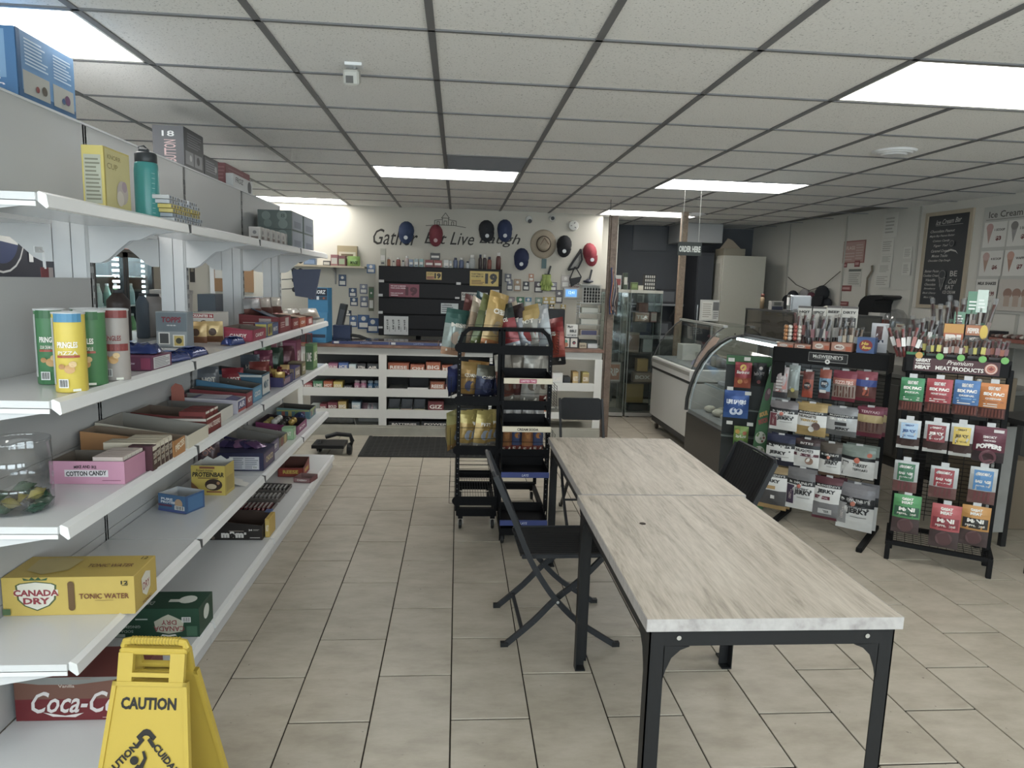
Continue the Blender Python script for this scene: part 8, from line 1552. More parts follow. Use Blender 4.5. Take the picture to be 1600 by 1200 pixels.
Jd = [
 # row 1
 ('clear grey pack of sticks, first on the top row of the jerky stand', (-0.368, -0.270, 0.878, 1.094), bnd((.2, '#3a3a3f'), (2, '#8f8484')), lambda A: (A.rect(-.3, .2, .1, .8, '#8e4a48'), A.rect(.1, .3, .4, .8, '#a9625a'), A.lines(-.3, .2, .3, .7, 5, '#b9b3b0')), 1, .04),
 ('clear green tinted pack, second on the top row of the jerky stand', (-0.271, -0.200, 0.888, 1.115), bnd((.25, '#5f5a4a'), (2, '#7f8a88')), lambda A: (A.rect(-.3, .3, .3, .85, '#8fa0a3'), A.disc(0, .25, .2, '#b5a54a')), 1, .04),
 ('slim orange red stick pack, third on the top row of the jerky stand', (-0.178, -0.109, 0.904, 1.081), bnd((.25, '#a8402c'), (.7, '#8e4030'), (2, '#6b2f2a')), lambda A: (A.rect(-.45, .35, .45, .66, '#9c3f2c'), A.disc(0, .45, .36, '#33292a'), A.text('HOT', 0, .47, .5, .08, '#c9c5bf')), 1, .025),
 ('slim blue stick pack, fourth on the top row of the jerky stand', (-0.073, -0.001, 0.909, 1.105), bnd((.25, '#5a3034'), (.7, '#5a7f9c'), (2, '#8e4030')), lambda A: (A.rect(-.45, .35, .45, .7, '#5f86a5'), A.disc(0, .5, .36, '#26303f'), A.text('BEEF', 0, .52, .5, .08, '#c9c5bf'), A.rect(-.4, .2, .2, .3, '#c0c0bd')), 1, .025),
 ('red brown beef stick bag, fifth on the top row of the jerky stand', (0.011, 0.153, 0.907, 1.108), bnd((.12, '#7a2434'), (.55, '#8b7a6e'), (.75, '#a85a4a'), (2, '#7d2a3c')), lambda A: (A.text('SIZZLERS', 0, .62, .8, .12, '#d0b0a5', bold=.04), [A.rect(-.4+.13*k, .15, -.34+.13*k, .5, '#5f3028') for k in range(7)]), 1, .05),
 ('blue and red beef stick bag, last on the top row of the jerky stand', (0.146, 0.272, 0.923, 1.117), bnd((.12, '#7a2434'), (.5, '#6a3a38'), (.72, '#3a4f96'), (2, '#8e3a48')), lambda A: (A.rect(-.45, .5, .45, .72, '#34489a', nu=4), A.rect(-.1, .2, .2, .45, '#b5523c'), A.rect(.0, .4, .12, .8, '#c5c3c2')), 1, .05),
 # row 2
 ('white beef jerky bag with a red side label on the second row', (-0.372, -0.186, 0.659, 0.859), bnd((.66, WT), (.76, MC), (2, '#6f6a6c')), jer(WT, acc='#74303c', sub='BEEF'), 2, .05),
 ('gold and white nuggets bag on the second row', (-0.196, -0.001, 0.648, 0.869), bnd((.30, '#a5864a'), (.66, WT), (.76, MC), (2, '#9c7f45')), lambda A: (A.text("McSWEENEY'S", 0, .72, .8, .06, '#b9b9b5'), A.text('NUGGETS', -.1, .60, .6, .08, '#4a3f35', bold=.04), A.text('TERIYAKI', -.05, .48, .6, .07, '#b08a3f', bold=.05), A.disc(.2, .32, .14, '#5f4640'), A.disc(.05, .22, .1, '#c0bdb5')), 2, .05),
 ('silver and white zero sugar jerky bag on the second row', (-0.004, 0.184, 0.678, 0.864), bnd((.2, '#5f6163'), (.66, '#a5a7a8'), (.76, MC), (2, '#77797c')), lambda A: (A.text("McSWEENEY'S", 0, .72, .8, .06, '#b9b9b5'), A.text('ZERO SUGAR', -.1, .60, .6, .08, '#dadad5', bold=.05), A.rect(-.2, .38, .2, .5, '#2b2b2e'), A.text('JERKY', .05, .26, .5, .12, '#26262a', bold=.05)), 2, .05),
 ('maroon and gold stick bag at the right end of the second row', (0.177, 0.331, 0.696, 0.890), bnd((.15, '#6e2438'), (.5, '#6f5048'), (.72, '#a58f58'), (2, '#74283c')), lambda A: (A.rect(-.46, .55, .46, .75, '#ab955e', nu=4), [A.rect(-.4+.14*k, .2, -.33+.14*k, .5, '#55302c') for k in range(6)], A.text('TERIYAKI', 0, .85, .7, .08, '#c9a5ac')), 2, .05),
 # row 3
 ('navy and white jerky bag, first on the third row', (-0.375, -0.183, 0.411, 0.626), bnd((.18, '#25283c'), (.66, WT), (.76, MC), (2, '#262c4a')), jer(WT, acc='#26283a', accpos='m', seal_=None), 3, .05),
 ('white and maroon nuggets bag, second on the third row', (-0.190, -0.023, 0.430, 0.623), bnd((.68, WT), (.8, MC), (2, '#3c2a2c')), lambda A: (A.text('BITES', 0, .86, .5, .07, '#b9b9b5'), A.text('NUGGETS', -.05, .60, .7, .1, '#3a2f35', bold=.04), A.rect(-.48, .40, .48, .5, '#5f2a38', nu=3), A.text('ORIGINAL', 0, .45, .7, .06, '#c9b5b9'), A.disc(.15, .25, .16, '#8b6a58')), 3, .05),
 ('brown and white maple jerky bag, third on the third row', (-0.023, 0.114, 0.397, 0.621), bnd((.10, '#5f4636'), (.50, WT), (.60, MC), (2, '#4e453c')), jer(WT, sub='MAPLE', seal_='#b5573c'), 3, .05),
 ('white turkey jerky bag with green top, last on the third row', (0.112, 0.314, 0.418, 0.632), bnd((.56, WT), (.66, MC), (2, '#6f7d74')), lambda A: (A.rect(-.45, .05, -.25, .5, '#35363a', nu=1), A.rect(-.43, .08, -.27, .47, '#c3c3c0'), A.text('TURKEY', .1, .42, .45, .1, '#3a3a3c', bold=.04), A.text('TERIYAKI', .1, .28, .45, .08, '#3a3a3c', bold=.03), A.disc(.0, .56, .09, '#bd5236'), A.disc(.35, .76, .07, '#bd5236')), 3, .06),
 # row 4
 ('gold and white jerky bag with clear lower half, first on the lowest row', (-0.399, -0.205, 0.095, 0.400), bnd((.10, '#a5814a'), (.45, '#4f4e50'), (.76, WT), (.84, MC), (2, '#8e744a')), lambda A: (A.text("McSWEENEY'S", 0, .80, .8, .05, '#b9b9b5'), A.text('JERKY', -.05, .66, .6, .10, '#26262a', bold=.05), A.rect(-.45, .48, .1, .56, '#a8814a', nu=2), A.rect(-.05, .26, .1, .34, '#c5c5c2')), 4, .05),
 ('white bag with purple side label, second on the lowest row', (-0.212, -0.023, 0.132, 0.421), bnd((.60, WT), (.70, MC), (2, '#6a696b')), jer(WT, acc='#3f2f4a', sub='SWEET'), 4, .05),
 ('white and red original jerky bag, third on the lowest row', (-0.033, 0.144, 0.101, 0.392), bnd((.06, '#5f2430'), (.40, '#77777a'), (.76, WT), (.84, MC), (2, '#5a2a32')), lambda A: (A.text("McSWEENEY'S", 0, .80, .8, .05, '#b9b9b5'), A.text('JERKY', -.05, .66, .65, .11, '#26262a', bold=.05), A.rect(-.45, .48, .1, .56, '#6e2434', nu=2), A.text('ORIGINAL', -.18, .52, .42, .04, '#c9b5b9'), A.rect(-.3, .14, .2, .26, '#b9b9b6'), A.text('STEER', -.05, .2, .3, .06, '#3a3a3c')), 4, .05),
 ('large black and white jerky bag, last on the lowest row', (0.117, 0.338, 0.071, 0.381), bnd((.52, WT), (.60, MC), (2, '#77757a')), jer(WT, acc='#8b8b8c', sub='BEEF', seal_='#b5573c'), 4, .06)]
for lb, r, bn, fn, row, th in Jd:
    off = {1: .15, 2: .16, 3: .17, 4: .18}[row]
    on_rack('jerky_bag', lb, J, r, off, bn, fn, th, yaw=random.uniform(-3, 3)); hook(js, (r[0]+r[1])/2, r[3]-.008, off-.015)
    if row != 1: on_rack('jerky_bag', lb.replace(' bag', ' bag, spare hung behind it', 1) if len(lb.split()) < 13 else 'spare bag behind the '+' '.join(lb.split()[:8]), J, (r[0]+.012, r[1]+.012, r[2]+.004, r[3]+.002), off-.05, bn, fn, .03, yaw=random.uniform(-4, 4))
# goods on top of the first stand
def jt(px): return px
def jcart(name, label, rect, off, d, c, fn=None, cat='box'):
    s0_, s1_, z0_, z1_ = rect; a_ = R(-42); s = (s0_+s1_)/2; x = 2.57+math.cos(a_)*s+math.sin(a_)*off; y = 4.44+math.sin(a_)*s-math.cos(a_)*off
    t = thing(name, label, cat, (x, y, 1.229), a_); w_ = s1_-s0_; h_ = max(.03, z1_-1.229); MB().box(-w_/2, w_/2, -d/2, d/2, 0, h_, mk(c), bev=.0015).build('carton_body', t)
    if fn: mb = MB(); fn(Art(mb, lambda u, v, n: (u*w_, -d/2-n, v*h_), w_, h_)); mb.build('printed_artwork', t)
    return t, w_, h_
def oval(tx, c='#a87460', c2='#b5502f'):
    return lambda A: (A.rect(-.46, .05, .46, .9, c), A.rect(.2, .1, .46, .6, c2), A.disc(-.1, .5, .24, '#c5bdb3', rv=.3), A.text(tx, -.1, .5, .32, .24, '#6a3a30', bold=.04))
for (r, c, tx, lb) in [((-0.369, -0.259, 1.212, 1.256), '#8a5f4c', 'HOT', 'first brown stick carton from the left on the jerky stand'), ((-0.254, -0.147, 1.217, 1.256), '#84584a', 'BEEF', 'second brown stick carton on the jerky stand'), ((-0.139, -0.031, 1.218, 1.282), '#96553f', 'HOT', 'orange brown carton with white oval on the jerky stand'), ((-0.022, 0.105, 1.220, 1.287), '#9a604a', 'MILD', 'wider orange brown carton with white oval on the jerky stand')]:
    t, w_, h_ = jcart('stick_carton', lb, r, .10, .10, c, oval(tx))
def stick_bundle(label, fr, s, off, z, n, h, w_, cols, wrap, fan=10, group=None, cat='meat sticks', hd=None):
    """a bundle of wrapped sticks fanning out of a carton; each stick is a thing"""
    (ox, oy), ang = fr; a_ = R(ang); ords = ['first', 'second', 'third', 'fourth', 'fifth', 'sixth', 'seventh', 'eighth', 'ninth', 'tenth']
    for k in range(n):
        u = (k/(n-1)-.5) if n > 1 else 0; ss = s+u*w_; oo = off+.02*((k*5) % 3-1)
        x = ox+math.cos(a_)*ss+math.sin(a_)*oo; y = oy+math.sin(a_)*ss-math.cos(a_)*oo; L = h*(1-.10*((k*3) % 4)/3)
        t = thing('meat_stick', ords[k]+' stick from the left in the '+label, cat, (x, y, z), a_, 'sticks in the '+label, rx=R(-4+5*((k*7) % 3)/2), ry=R(u*fan*2))
        c = cols[k % len(cols)]; mb = MB(); mb.tube([(0, 0, 0), (0, 0, L*.9)], .0085, K(c, .35), 6); mb.build('stick', t)
        mb = MB(); S = pillowS(.026, L, .021, .05); nv = 5; nu = 3
        for sg in (-1, 1):
            vs = [S(-.5+i/nu, j/nv, 0, sg) for j in range(nv+1) for i in range(nu+1)]; mb.add(vs, [(j*(nu+1)+i, j*(nu+1)+i+1, (j+1)*(nu+1)+i+1, (j+1)*(nu+1)+i) for j in range(nv) for i in range(nu)], FILM)
        mb.build('clear_wrapper', t, smooth=True)
        mb = MB(); mb.box(-.011, .011, -.0115, .0115, L*.34, L*.62, mk(wrap[k % len(wrap)])); mb.build('printed_band', t)
ZT = 1.232
stick_bundle('white bundle behind the jerky stand sweets heap', J, -.25, .02, ZT, 4, .26, .06, ['#5f2f2c'], ['#a5605a', '#c5bfbb'], 8)
stick_bundle('black and white bundle on the jerky stand', J, -.155, .04, ZT, 6, .22, .10, ['#5a2a35', '#2f2f33'], ['#bfbcb8', '#3a3a40', '#8f5a60'], 12)
stick_bundle('dark middle bundle on the jerky stand', J, -.04, .03, ZT, 7, .24, .15, ['#4a3a38', '#2a282a'], ['#7f7b78', '#aaa6a0'], 6)
stick_bundle('tan bundle right on the jerky stand', J, .06, .06, ZT, 7, .17, .13, ['#8b7460', '#6e4a3a'], ['#b0a28a', '#8f9598'], 3)
for k, (r, wd) in enumerate([((-0.297, -0.208, 1.217, 1.512), 'HOT'), ((-0.200, -0.113, 1.225, 1.512), 'SPICY'), ((-0.109, -0.021, 1.232, 1.521), 'BEEF'), ((-0.017, 0.085, 1.240, 1.521), 'DIRTY')]):
    s0_, s1_, z0_, z1_ = r; a_ = R(-42); s = (s0_+s1_)/2; off = -.03
    t = thing('header_card', ['first', 'second', 'third', 'fourth'][k]+' white header card from the left behind the sticks on the jerky stand', 'card', (2.57+math.cos(a_)*s+math.sin(a_)*off, 4.44+math.sin(a_)*s-math.cos(a_)*off, ZT-.0), a_); w_, h_ = s1_-s0_, z1_-ZT
    MB().box(-w_/2, w_/2, 0, .002, 0, h_, K('#bdbab2', .5)).build('card', t); mb = MB(); A = Art(mb, lambda u, v, n: (u*w_, -n, v*h_), w_, h_); A.rect(-.5, .95, .5, 1, '#5f5a58'); A.text(wd, 0, .86, .8, .06, '#3a3836', bold=.05)
    if k == 3: A.rect(-.42, .45, .42, .74, '#4a4a4c'); A.text('STICKS', 0, .6, .7, .1, '#c5c3bd', bold=.05)
    mb.build('printed_artwork', t)
# caramel cluster
for k in range(16):
    mb = MB(); mb.ball((0, 0, 0), .016, foil(['#b0703c', '#c5bdb0', '#a8453a', '#bdb5a8'][k % 4], .3), 7, 5); o = tag(mb.build('wrapped_sweet', smooth=True), ['first', 'second', 'third', 'fourth', 'fifth', 'sixth', 'seventh', 'eighth', 'ninth', 'tenth', 'eleventh', 'twelfth', 'thirteenth', 'fourteenth', 'fifteenth', 'sixteenth'][k]+' wrapped sweet in the heap on the first carton, bottom to top', 'sweet', 'wrapped sweets heaped on the jerky stand'); a_ = R(-42); s = -.33+.028*(k % 4); off = .10-.02*((k//2) % 2); o.location = (2.57+math.cos(a_)*s+math.sin(a_)*off, 4.44+math.sin(a_)*s-math.cos(a_)*off, 1.29+.026*(k//4))
def a(A): A.rect(-.5, 0, .5, 1, '#3a5a96'); A.disc(0, .5, .38, '#8e2a30', rv=.36); A.text('Ho', -.05, .62, .42, .2, '#cfa83a', bold=.07, shear=.2); A.text('Roo', .05, .38, .5, .2, '#cfa83a', bold=.07, shear=.2)
jcart('stick_carton', 'blue carton with a round red emblem at the right of the jerky stand', (0.131, 0.235, 1.228, 1.331), .10, .09, '#3a5a96', a)
t = thing('jerky_pouch', 'white and blue open pouch of sticks standing behind the blue carton', 'pouch', (2.57+math.cos(R(-42))*.235+math.sin(R(-42))*.02, 4.44+math.sin(R(-42))*.235-math.cos(R(-42))*.02, ZT), R(-42))
mb, S = pouch_mesh(.10, .19, .045, [(.3, K('#a9adb5', .4)), (2, K('#b9bcc3', .4))]); mb.build('pouch_body', t, smooth=True); m2 = MB(); A = Art(m2, lambda u, v, n: S(u, v, n+.0015), .10, .19); A.rect(-.2, .45, .2, .9, '#5a3a3c', nu=2, nv=3).rect(-.3, .35, .3, .44, '#2f3a55', nu=2); m2.build('printed_artwork', t)

# ---- second stand
ks = stand('black wire stand of meat sticks with premium meat header, rightmost', (2.92, 3.815), -34, -.225, .275, 1.20, 1.16, False)
ZH = 1.175
mb = MB(); mb.box(-.255, .262, -.13, -.12, 1.165, 1.262, SB, bev=.002); mb.box(-.255, -.245, -.13, .05, 1.165, 1.24, SB); mb.box(.252, .262, -.13, .05, 1.165, 1.24, SB); mb.build('header', ks); MB().box(-.245, .252, -.12, .09, 1.225, 1.236, SB).build('top_shelf', ks)
mb = MB(); A = Art(mb, lambda u, v, n: (.0035+u*.517, -.13-n, 1.165+v*.097), .517, .097); A.rect(-.41, .08, .40, .86, '#4a1f26'); A.text('GREAT', -.32, .72, .15, .2, '#c9c5bf', bold=.07); A.text('CANADIAN', -.32, .52, .14, .12, '#c9c5bf', bold=.05); A.text('MEAT', -.32, .30, .15, .22, '#c9c5bf', bold=.07)
A.text('Premium', .03, .68, .25, .26, '#c9bfb9', shear=.4); A.text('MEAT PRODUCTS', .03, .32, .45, .24, '#cfcac4', bold=.03); A.disc(.32, .46, .06, '#b56a58'); A.disc(.32, .46, .052, '#c9b3a5'); A.disc(.32, .46, .042, '#b5624e'); A.poly([(.32, .60), (.335, .5), (.35, .5), (.338, .42), (.32, .36), (.302, .42), (.29, .5), (.305, .5)], '#8a2f2a'); mb.build('printed_artwork', ks)
for k in range(5):
    s = -.215+.103*k; mb = MB(); mb.rev([(.019, -.003), (.019, 0)], K('#5fae4a' if k else '#c08a35', .5), 16, (s+.03, -.134, 1.262), 'y'); mb.build('round_tag', ks)
for s in (-.235, .285):
    MB().box(s-.014, s+.014, -.135, -.105, 0, .115, SB, bev=.003).build('leg', ks); MB().box(s-.014, s+.014, .15, .18, 0, .135, SB, bev=.003).build('leg', ks); MB().bar((s, -.12, .11), (s, .165, .13), .028, .026, SB).build('side_rail', ks)
MB().box(-.235, .285, -.133, -.107, .095, .12, SB).build('front_rail', ks); MB().box(-.235, .285, .152, .178, .115, .14, SB).build('rear_rail', ks)
mb = MB()
for k in range(1, 12): s = -.235+.52*k/12; mb.tube([(s, -.12, .122), (s, .165, .142)], .0018, SB, 4)
for k in range(1, 9): mb.tube([(-.235, -.12+.285*k/9, .122+.02*k/9), (.285, -.12+.285*k/9, .122+.02*k/9)], .0018, SB, 4)
mb.build('base_grid', ks, kind='stuff')
def six(c, c2, fl):
    return bnd((.30, '#4f2a26'), (2, c)), lambda A: (A.text('GREAT MEAT', 0, .86, .45, .10, '#c9c9c5', bold=.05), A.text('SIX PAC', 0, .70, .78, .09, '#d5d2cc', bold=.07), A.text(fl, 0, .57, .62, .05, '#d0cdc5', bold=.04), A.rect(-.4, .46, .4, .50, c2, nu=3), A.lines(-.35, .32, .35, .44, 2, '#bdb9b0'), [A.rect(-.38+.125*k, .04, -.30+.125*k, .27, '#6e332a') for k in range(7)])
def jk(lab, main, fl):
    return bnd((.12, '#a9a9a6'), (.42, '#3f2a28'), (2, '#a5a8a8')), lambda A: (A.rect(-.38, .36, .38, .90, main, nu=3, nv=3), A.text('GREAT', 0, .82, .4, .06, lab, bold=.05), A.text('JERKY', 0, .62, .62, .12, lab, bold=.06), A.text(fl, 0, .46, .5, .05, lab, bold=.03), A.rect(-.3, .10, .3, .32, '#3a2422', nu=3))
def mini(c, d, fl):
    return bnd((.40, '#4a3a3a'), (2, c)), lambda A: (A.text('GREAT', 0, .90, .42, .07, '#cbc8c0', bold=.06), A.text('MEAT', 0, .81, .42, .07, '#cbc8c0', bold=.06), A.rect(-.45, .45, .45, .70, d, nu=3, nv=2), A.text('MINI', 0, .64, .6, .10, '#d3d0c8', bold=.05), A.text('PEPPERONI', 0, .52, .7, .05, '#c5c0b5', bold=.03), A.disc(0, .22, .3, '#5a3a3c'))
def saus(c, fl):
    return bnd((.36, '#6a4440'), (2, '#9da09f')), lambda A: (A.rect(-.36, .38, .36, .92, c, nu=3, nv=3), A.text('GREAT MEAT', 0, .82, .42, .08, '#cdcac4', bold=.05), A.text('SAUSAGE', 0, .62, .6, .08, '#cdcac4', bold=.06), A.text(fl, 0, .5, .5, .04, '#cdcac4'), [A.rect(-.3+.17*k, .06, -.2+.17*k, .34, '#71363a') for k in range(4)])
Kd = [('green six stick bag, first on the top row of the meat stand', (-0.261, -0.140, 0.930, 1.127), six('#2f7d4a', '#256a3c', 'PIZZA'), 1), ('red six stick bag, second on the top row of the meat stand', (-0.130, -0.001, 0.934, 1.132), six('#a5343c', '#8e2a30', 'HONEY GARLIC'), 1), ('blue six stick bag, third on the top row of the meat stand', (0.007, 0.131, 0.936, 1.137), six('#3a68a5', '#5a8fc5', 'ORIGINAL'), 1), ('orange six stick bag, last on the top row of the meat stand', (0.133, 0.260, 0.933, 1.131), six('#c06a2c', '#a8592a', 'CHEDDAR'), 1),
 ('clear jerky bag with light blue label on the second row of the meat stand', (-0.251, -0.133, 0.702, 0.875), jk('#3a5a96', '#8fb0cf', 'PEPPERED'), 2), ('clear jerky bag with red label on the second row of the meat stand', (-0.115, 0.008, 0.699, 0.880), jk('#cfcac4', '#8a2c34', 'HOT'), 2), ('clear jerky bag with yellow label on the second row of the meat stand', (0.016, 0.127, 0.695, 0.885), jk('#5f5230', '#c9a93c', 'TERIYAKI'), 2),
 ('maroon popper bag at the right end of the second row', (0.130, 0.281, 0.682, 0.883), (bnd((.3, '#2f2226'), (2, '#5e2030')), lambda A: (A.text('SMOKY', 0, .72, .45, .07, '#c9bfbd', bold=.04), A.text('SMOKED', 0, .62, .4, .05, '#c9bfbd', bold=.04), A.text('POPPERS', 0, .42, .8, .14, '#d3d0cc', bold=.07, arc=.4), A.disc(.0, .15, .28, '#6a3a45'), A.disc(0, .12, .2, '#3c2228'), A.rect(.1, .86, .42, .94, '#b9b3b3', nu=2))), 2),
 ('clear sausage bag with green label on the third row', (-0.246, -0.120, 0.435, 0.626), saus('#2b6a45', 'GARLIC'), 3), ('clear sausage bag with red label on the third row', (-0.059, 0.080, 0.431, 0.621), saus('#9c2c36', 'SALAMI'), 3), ('clear pepperoni bag with blue label on the third row', (0.134, 0.265, 0.435, 0.647), saus('#3a78b5', 'PEPPERONI'), 3),
 ('green mini pepperoni bag on the lowest row', (-0.230, -0.085, 0.184, 0.420), mini('#3f8a4a', '#24573a', ''), 4), ('red mini pepperoni bag on the lowest row', (-0.029, 0.119, 0.136, 0.398), mini('#b5494c', '#8e2a34', ''), 4), ('orange and black mini pepperoni bag on the lowest row', (0.119, 0.258, 0.179, 0.417), mini('#b8792f', '#26221f', ''), 4)]
for lb, r, (bn, fn), row in Kd:
    on_rack('meat_snack_bag', lb, KF, r, .13, bn, fn, .03, yaw=random.uniform(-3, 3), cat='meat snacks'); hook(ks, (r[0]+r[1])/2, r[3]+.004, .115, '#b5b7b9')
# top boxes of the second stand
def kcart(name, label, rect, off, d, c, fn=None, cat='box', z=1.237):
    s0_, s1_, z0_, z1_ = rect; a_ = R(-34); s = (s0_+s1_)/2; x = 2.92+math.cos(a_)*s+math.sin(a_)*off; y = 3.815+math.sin(a_)*s-math.cos(a_)*off
    t = thing(name, label, cat, (x, y, z), a_); w_ = s1_-s0_; h_ = max(.03, z1_-z); MB().box(-w_/2, w_/2, -d/2, d/2, 0, h_, mk(c), bev=.0015).build('carton_body', t)
    if fn: mb = MB(); fn(Art(mb, lambda u, v, n: (u*w_, -d/2-n, v*h_), w_, h_)); mb.build('printed_artwork', t)
for k, c in enumerate(['#2f7d4a', '#2b3a30', '#2a2a2c', '#2f2a2a', '#33292a']):
    s = -.205+.101*k
    kcart('stick_carton', ['first', 'second', 'third', 'fourth', 'fifth'][k]+' low carton from the left in the front row on the meat stand', (s-.046, s+.046, 1.237, 1.275), .07, .07, c)
def fire(A): A.rect(-.5, 0, .5, 1, '#b5562f'); A.rect(-.5, .75, .5, 1, '#c0822f'); A.text('FIRE', 0, .58, .8, .26, '#d5cdc5', bold=.08); A.disc(0, .25, .3, '#a53a2c'); A.lines(-.3, .1, .3, .4, 3, '#c98a6a')
kcart('stick_carton', 'orange red fire stick carton at the rear of the meat stand', (-0.072, 0.026, 1.329, 1.449), .0, .04, '#b5562f', fire)
def fire(A): A.rect(-.5, .72, .5, 1, '#a8603a'); A.text('PEPPER', -.1, .85, .6, .14, '#cfc5bb', bold=.05); A.text('HOTTER', 0, .62, .5, .1, '#c5bdb5', bold=.05); A.rect(-.3, .22, .3, .45, '#7a4a35'); A.rect(-.26, .26, .26, .41, '#3a3432'); A.disc(.42, .82, .2, '#c9a52c', rv=.2)
kcart('stick_carton', 'black pepper stick carton with yellow seal at the rear of the meat stand', (0.034, 0.130, 1.307, 1.447), .0, .04, '#26282a', fire)
ZK = 1.24
stick_bundle('red and white left fan, meat stand', KF, -.245, .05, ZK, 7, .20, .09, ['#8e3a38', '#5f2f30'], ['#c5c5c2', '#a8605a', '#dcdcd8'], 22)
stick_bundle('black and white striped fan, meat stand', KF, -.16, .0, ZK, 7, .25, .07, ['#4a2a2a', '#2d2a2b'], ['#bfbfbc', '#4a6a58'], 10)
stick_bundle('left yellow banded bundle, meat stand', KF, -.125, .075, ZK, 5, .14, .06, ['#6b3a33'], ['#b5aa3c', '#45453a'], 4)
stick_bundle('dark tall bundle above the fire carton', KF, -.045, -.04, ZK, 6, .36, .10, ['#3f2a28', '#2f2224'], ['#55454a', '#3a3034'], 8)
stick_bundle('brown middle front bundle, meat stand', KF, -.02, .075, ZK, 7, .135, .10, ['#6e3f35'], ['#8e5a4c', '#c0bab2'], 3)
stick_bundle('tall bundle above the pepper carton', KF, .055, -.04, ZK, 8, .38, .12, ['#4a332e', '#5a3a33'], ['#3f6a50', '#6f5a50', '#a9b5ac'], 8)
stick_bundle('right yellow banded bundle, meat stand', KF, .085, .075, ZK, 5, .14, .07, ['#5a3a30'], ['#b5aa3c', '#3f4038'], 4)
stick_bundle('dark red right bundle, meat stand', KF, .17, .07, ZK, 7, .14, .12, ['#5e2f35', '#6e3a3c'], ['#7d4a50', '#a0523a'], 5)
for k, (s, h, c) in enumerate(((.0, .36, '#5a8a70'), (.055, .40, '#4a7f62'), (.10, .41, '#a9bdb3'))):
    a_ = R(-34); t = thing('pack_header', ['green and white', 'tall green', 'pale silver'][k]+' pack header sticking up above the meat stand', 'pack', (2.92+math.cos(a_)*s+math.sin(a_)*-.02, 3.815+math.sin(a_)*s-math.cos(a_)*-.02, ZK), a_+R(8*k-8))
    MB().box(-.027, .027, -.001, .001, h-.13 if k else h-.16, h-(0 if k else .08), K(c, .4)).box(-.006, .006, -.001, .001, 0, h-.1, K('#8b8680', .5)).build('header_card', t); mb = MB(); A = Art(mb, lambda u, v, n: (u*.05, -.001-n, h-.13+v*.10 if k else h-.16+v*.08), .05, .1); A.lines(-.35, .2, .35, .8, 3, '#c9d0cb'); mb.build('printed_artwork', t)
# ---- green sour sweets display in front of the deli case
G0 = (2.15, 4.95); t = thing('sweets_display', 'green and black cardboard sweets display with hanging bags before the deli case', 'display', (G0[0], G0[1], 0), R(-25)); GN = K('#2f6b38', .5, var=.04); GD = K('#1d2422', .5)
MB().box(-.145, .165, .10, .11, .0, 1.12, GD).build('back_board', t); MB().box(-.145, .19, -.06, .10, 0, .06, GN).build('base', t)
mb = MB(); mb.prism([(-.10, .0), (.10, .0), (.10, 1.12), (.02, 1.12), (-.02, .9), (-.08, .5)], .178, .19, GN, 'x'); mb.build('side_panel', t)
mb = MB(); mb.prism([(-.012, 1.06), (.185, 1.06)][::1]+[(.185, 1.115), (-.145, 1.115), (-.145, 1.06)], .085, .10, GN, 'y'); mb.build('top_rail', t)
L_ = [(0.183, 1.090), (0.151, 0.938), (0.110, 0.673), (0.088, 0.371), (0.094, 0.061)]; R_ = [(0.211, 1.115), (0.203, 0.942), (0.185, 0.680), (0.190, 0.383), (0.201, 0.076)]
L_.append((L_[-1][0], .0)); R_.append((R_[-1][0], .0))
mb = MB(); mb.prism(L_+R_[::-1], -.104, -.098, GN, 'y')
def gS(u, v, n):
    z = v*1.08; q = max(0, min(4, next((i for i in range(5) if L_[i+1][1] <= z <= L_[i][1]), 0))); f = (z-L_[q+1][1])/max(.001, L_[q][1]-L_[q+1][1]); f = min(1, max(0, f))
    a = L_[q+1][0]+(L_[q][0]-L_[q+1][0])*f; b = R_[q+1][0]+(R_[q][0]-R_[q+1][0])*f; return (a+(b-a)*(u+.5), -.104-n, z)
A = Art(mb, gS, .1, 1.08)
A.disc(0, .80, .34, '#5a3a40', rv=.045).disc(.1, .82, .2, '#8a6a70', rv=.02); A.text('SOUR', .0, .665, .8, .035, '#c0923c', bold=.09, rot=20); A.text('PATCH', .05, .615, .8, .035, '#a8433a', bold=.09, rot=20)
for v in (.50, .40, .10): A.disc(0, v, .42, '#b9bfb0', rv=.042); [A.disc(.26*math.cos(q*2.4), v+.026*math.sin(q*1.7), .09, ['#8a4a45', '#5f8a4a', '#7d8a70'][q % 3], rv=.009) for q in range(6)]
A.text('SOUR', .0, .22, .8, .035, '#a8433a', bold=.09, rot=20); mb.build('green_panel', t)
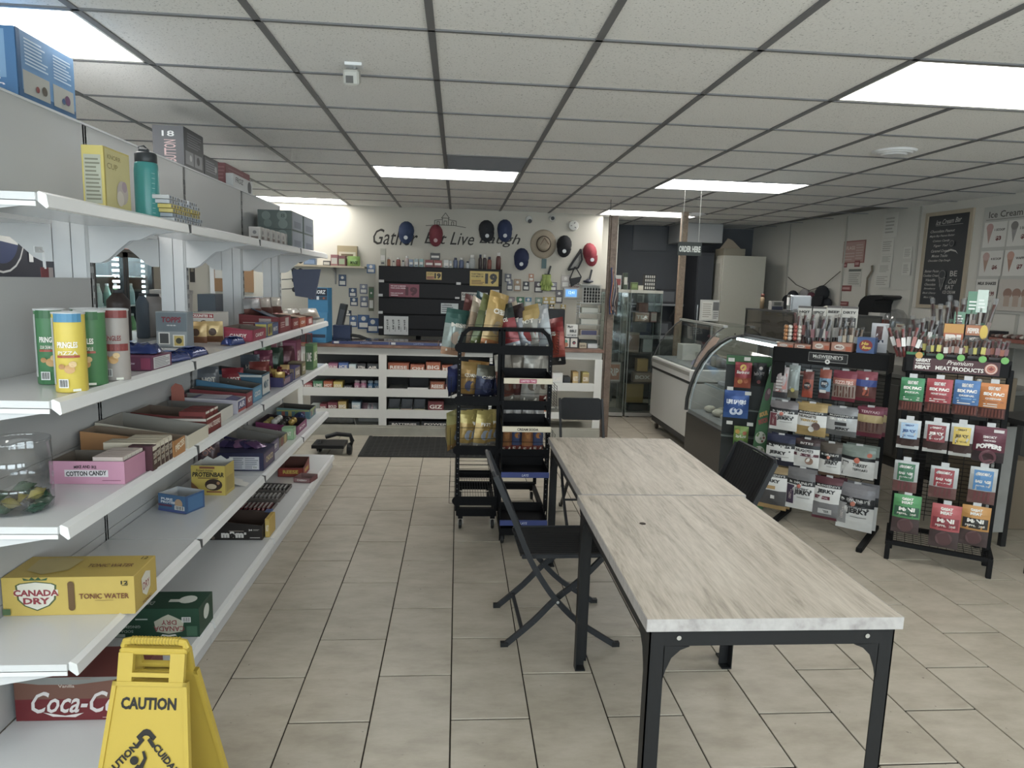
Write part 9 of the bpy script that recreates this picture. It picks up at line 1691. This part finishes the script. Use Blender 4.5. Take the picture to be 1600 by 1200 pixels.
for z in (1.06, .71, .50): MB().box(-.145, .17, .06, .10, z-.012, z, GN if z > 1 else K('#55605c', .4)).build('hanger_bar', t)
GF = (G0, -25)
on_rack('sweets_bag', 'red gummy bag on the green display', GF, (-0.073, 0.044, 0.889, 1.080), .04, bnd((.4, '#a5452e'), (2, '#9c3038')), lambda A: (A.text('Starburst', 0, .62, .8, .12, '#d3cfc8', shear=.2, bold=.03), A.disc(0, .8, .2, '#cfa53a'), A.disc(-.15, .25, .15, '#bf7a35'), A.disc(.2, .28, .14, '#b0502f')), .04, cat='sweets')
on_rack('sweets_bag', 'black gummy bag with pale script on the green display', GF, (0.053, 0.146, 0.908, 1.083), .04, bnd((2, '#26272b')), lambda A: (A.text('hello Jerry', 0, .55, .8, .2, '#b0aaa8', shear=.2, rot=10), A.disc(.1, .78, .14, '#c0b9b5'), A.disc(0, .2, .15, '#7a3a40')), .04, cat='sweets')
on_rack('sweets_bag', 'big blue mint bag on the green display', GF, (-0.133, 0.043, 0.661, 0.869), .06, bnd((.2, '#2f5aa5'), (2, '#2a4f9c')), lambda A: (A.text('LIFE SAVERS', 0, .60, .8, .16, '#d5dae5', bold=.06), A.lines(-.35, .46, .35, .52, 1, '#9ab0dc'), A.disc(-.1, .25, .16, '#bdc9e0'), A.disc(.15, .25, .14, '#bdc9e0'), A.disc(-.1, .25, .06, '#3a5fa8')), .05, cat='sweets')
on_rack('sweets_bag', 'light green gummy bag low on the green display', GF, (-0.047, 0.057, 0.441, 0.602), .06, bnd((.35, '#4f7f34'), (2, '#6a8a35')), lambda A: (A.text('Starburst', 0, .55, .75, .14, '#d3d6c8', shear=.2), A.disc(-.25, .75, .16, '#b5862f'), A.disc(.25, .7, .14, '#a5502f')), .04, cat='sweets')
for k, (px, py) in enumerate((((-0.102, 1.096)), ((0.009, 1.108)), ((-0.096, 0.881)), ((0.033, 0.853)), ((-0.082, 0.624)), ((0.064, 0.624)))):
    a_ = R(-25); o = MB().box(-.022, .022, -.002, 0, -.012, .014, K('#bdbdb5', .5)).build('price_card', t); o.location = (px, -.075, py)
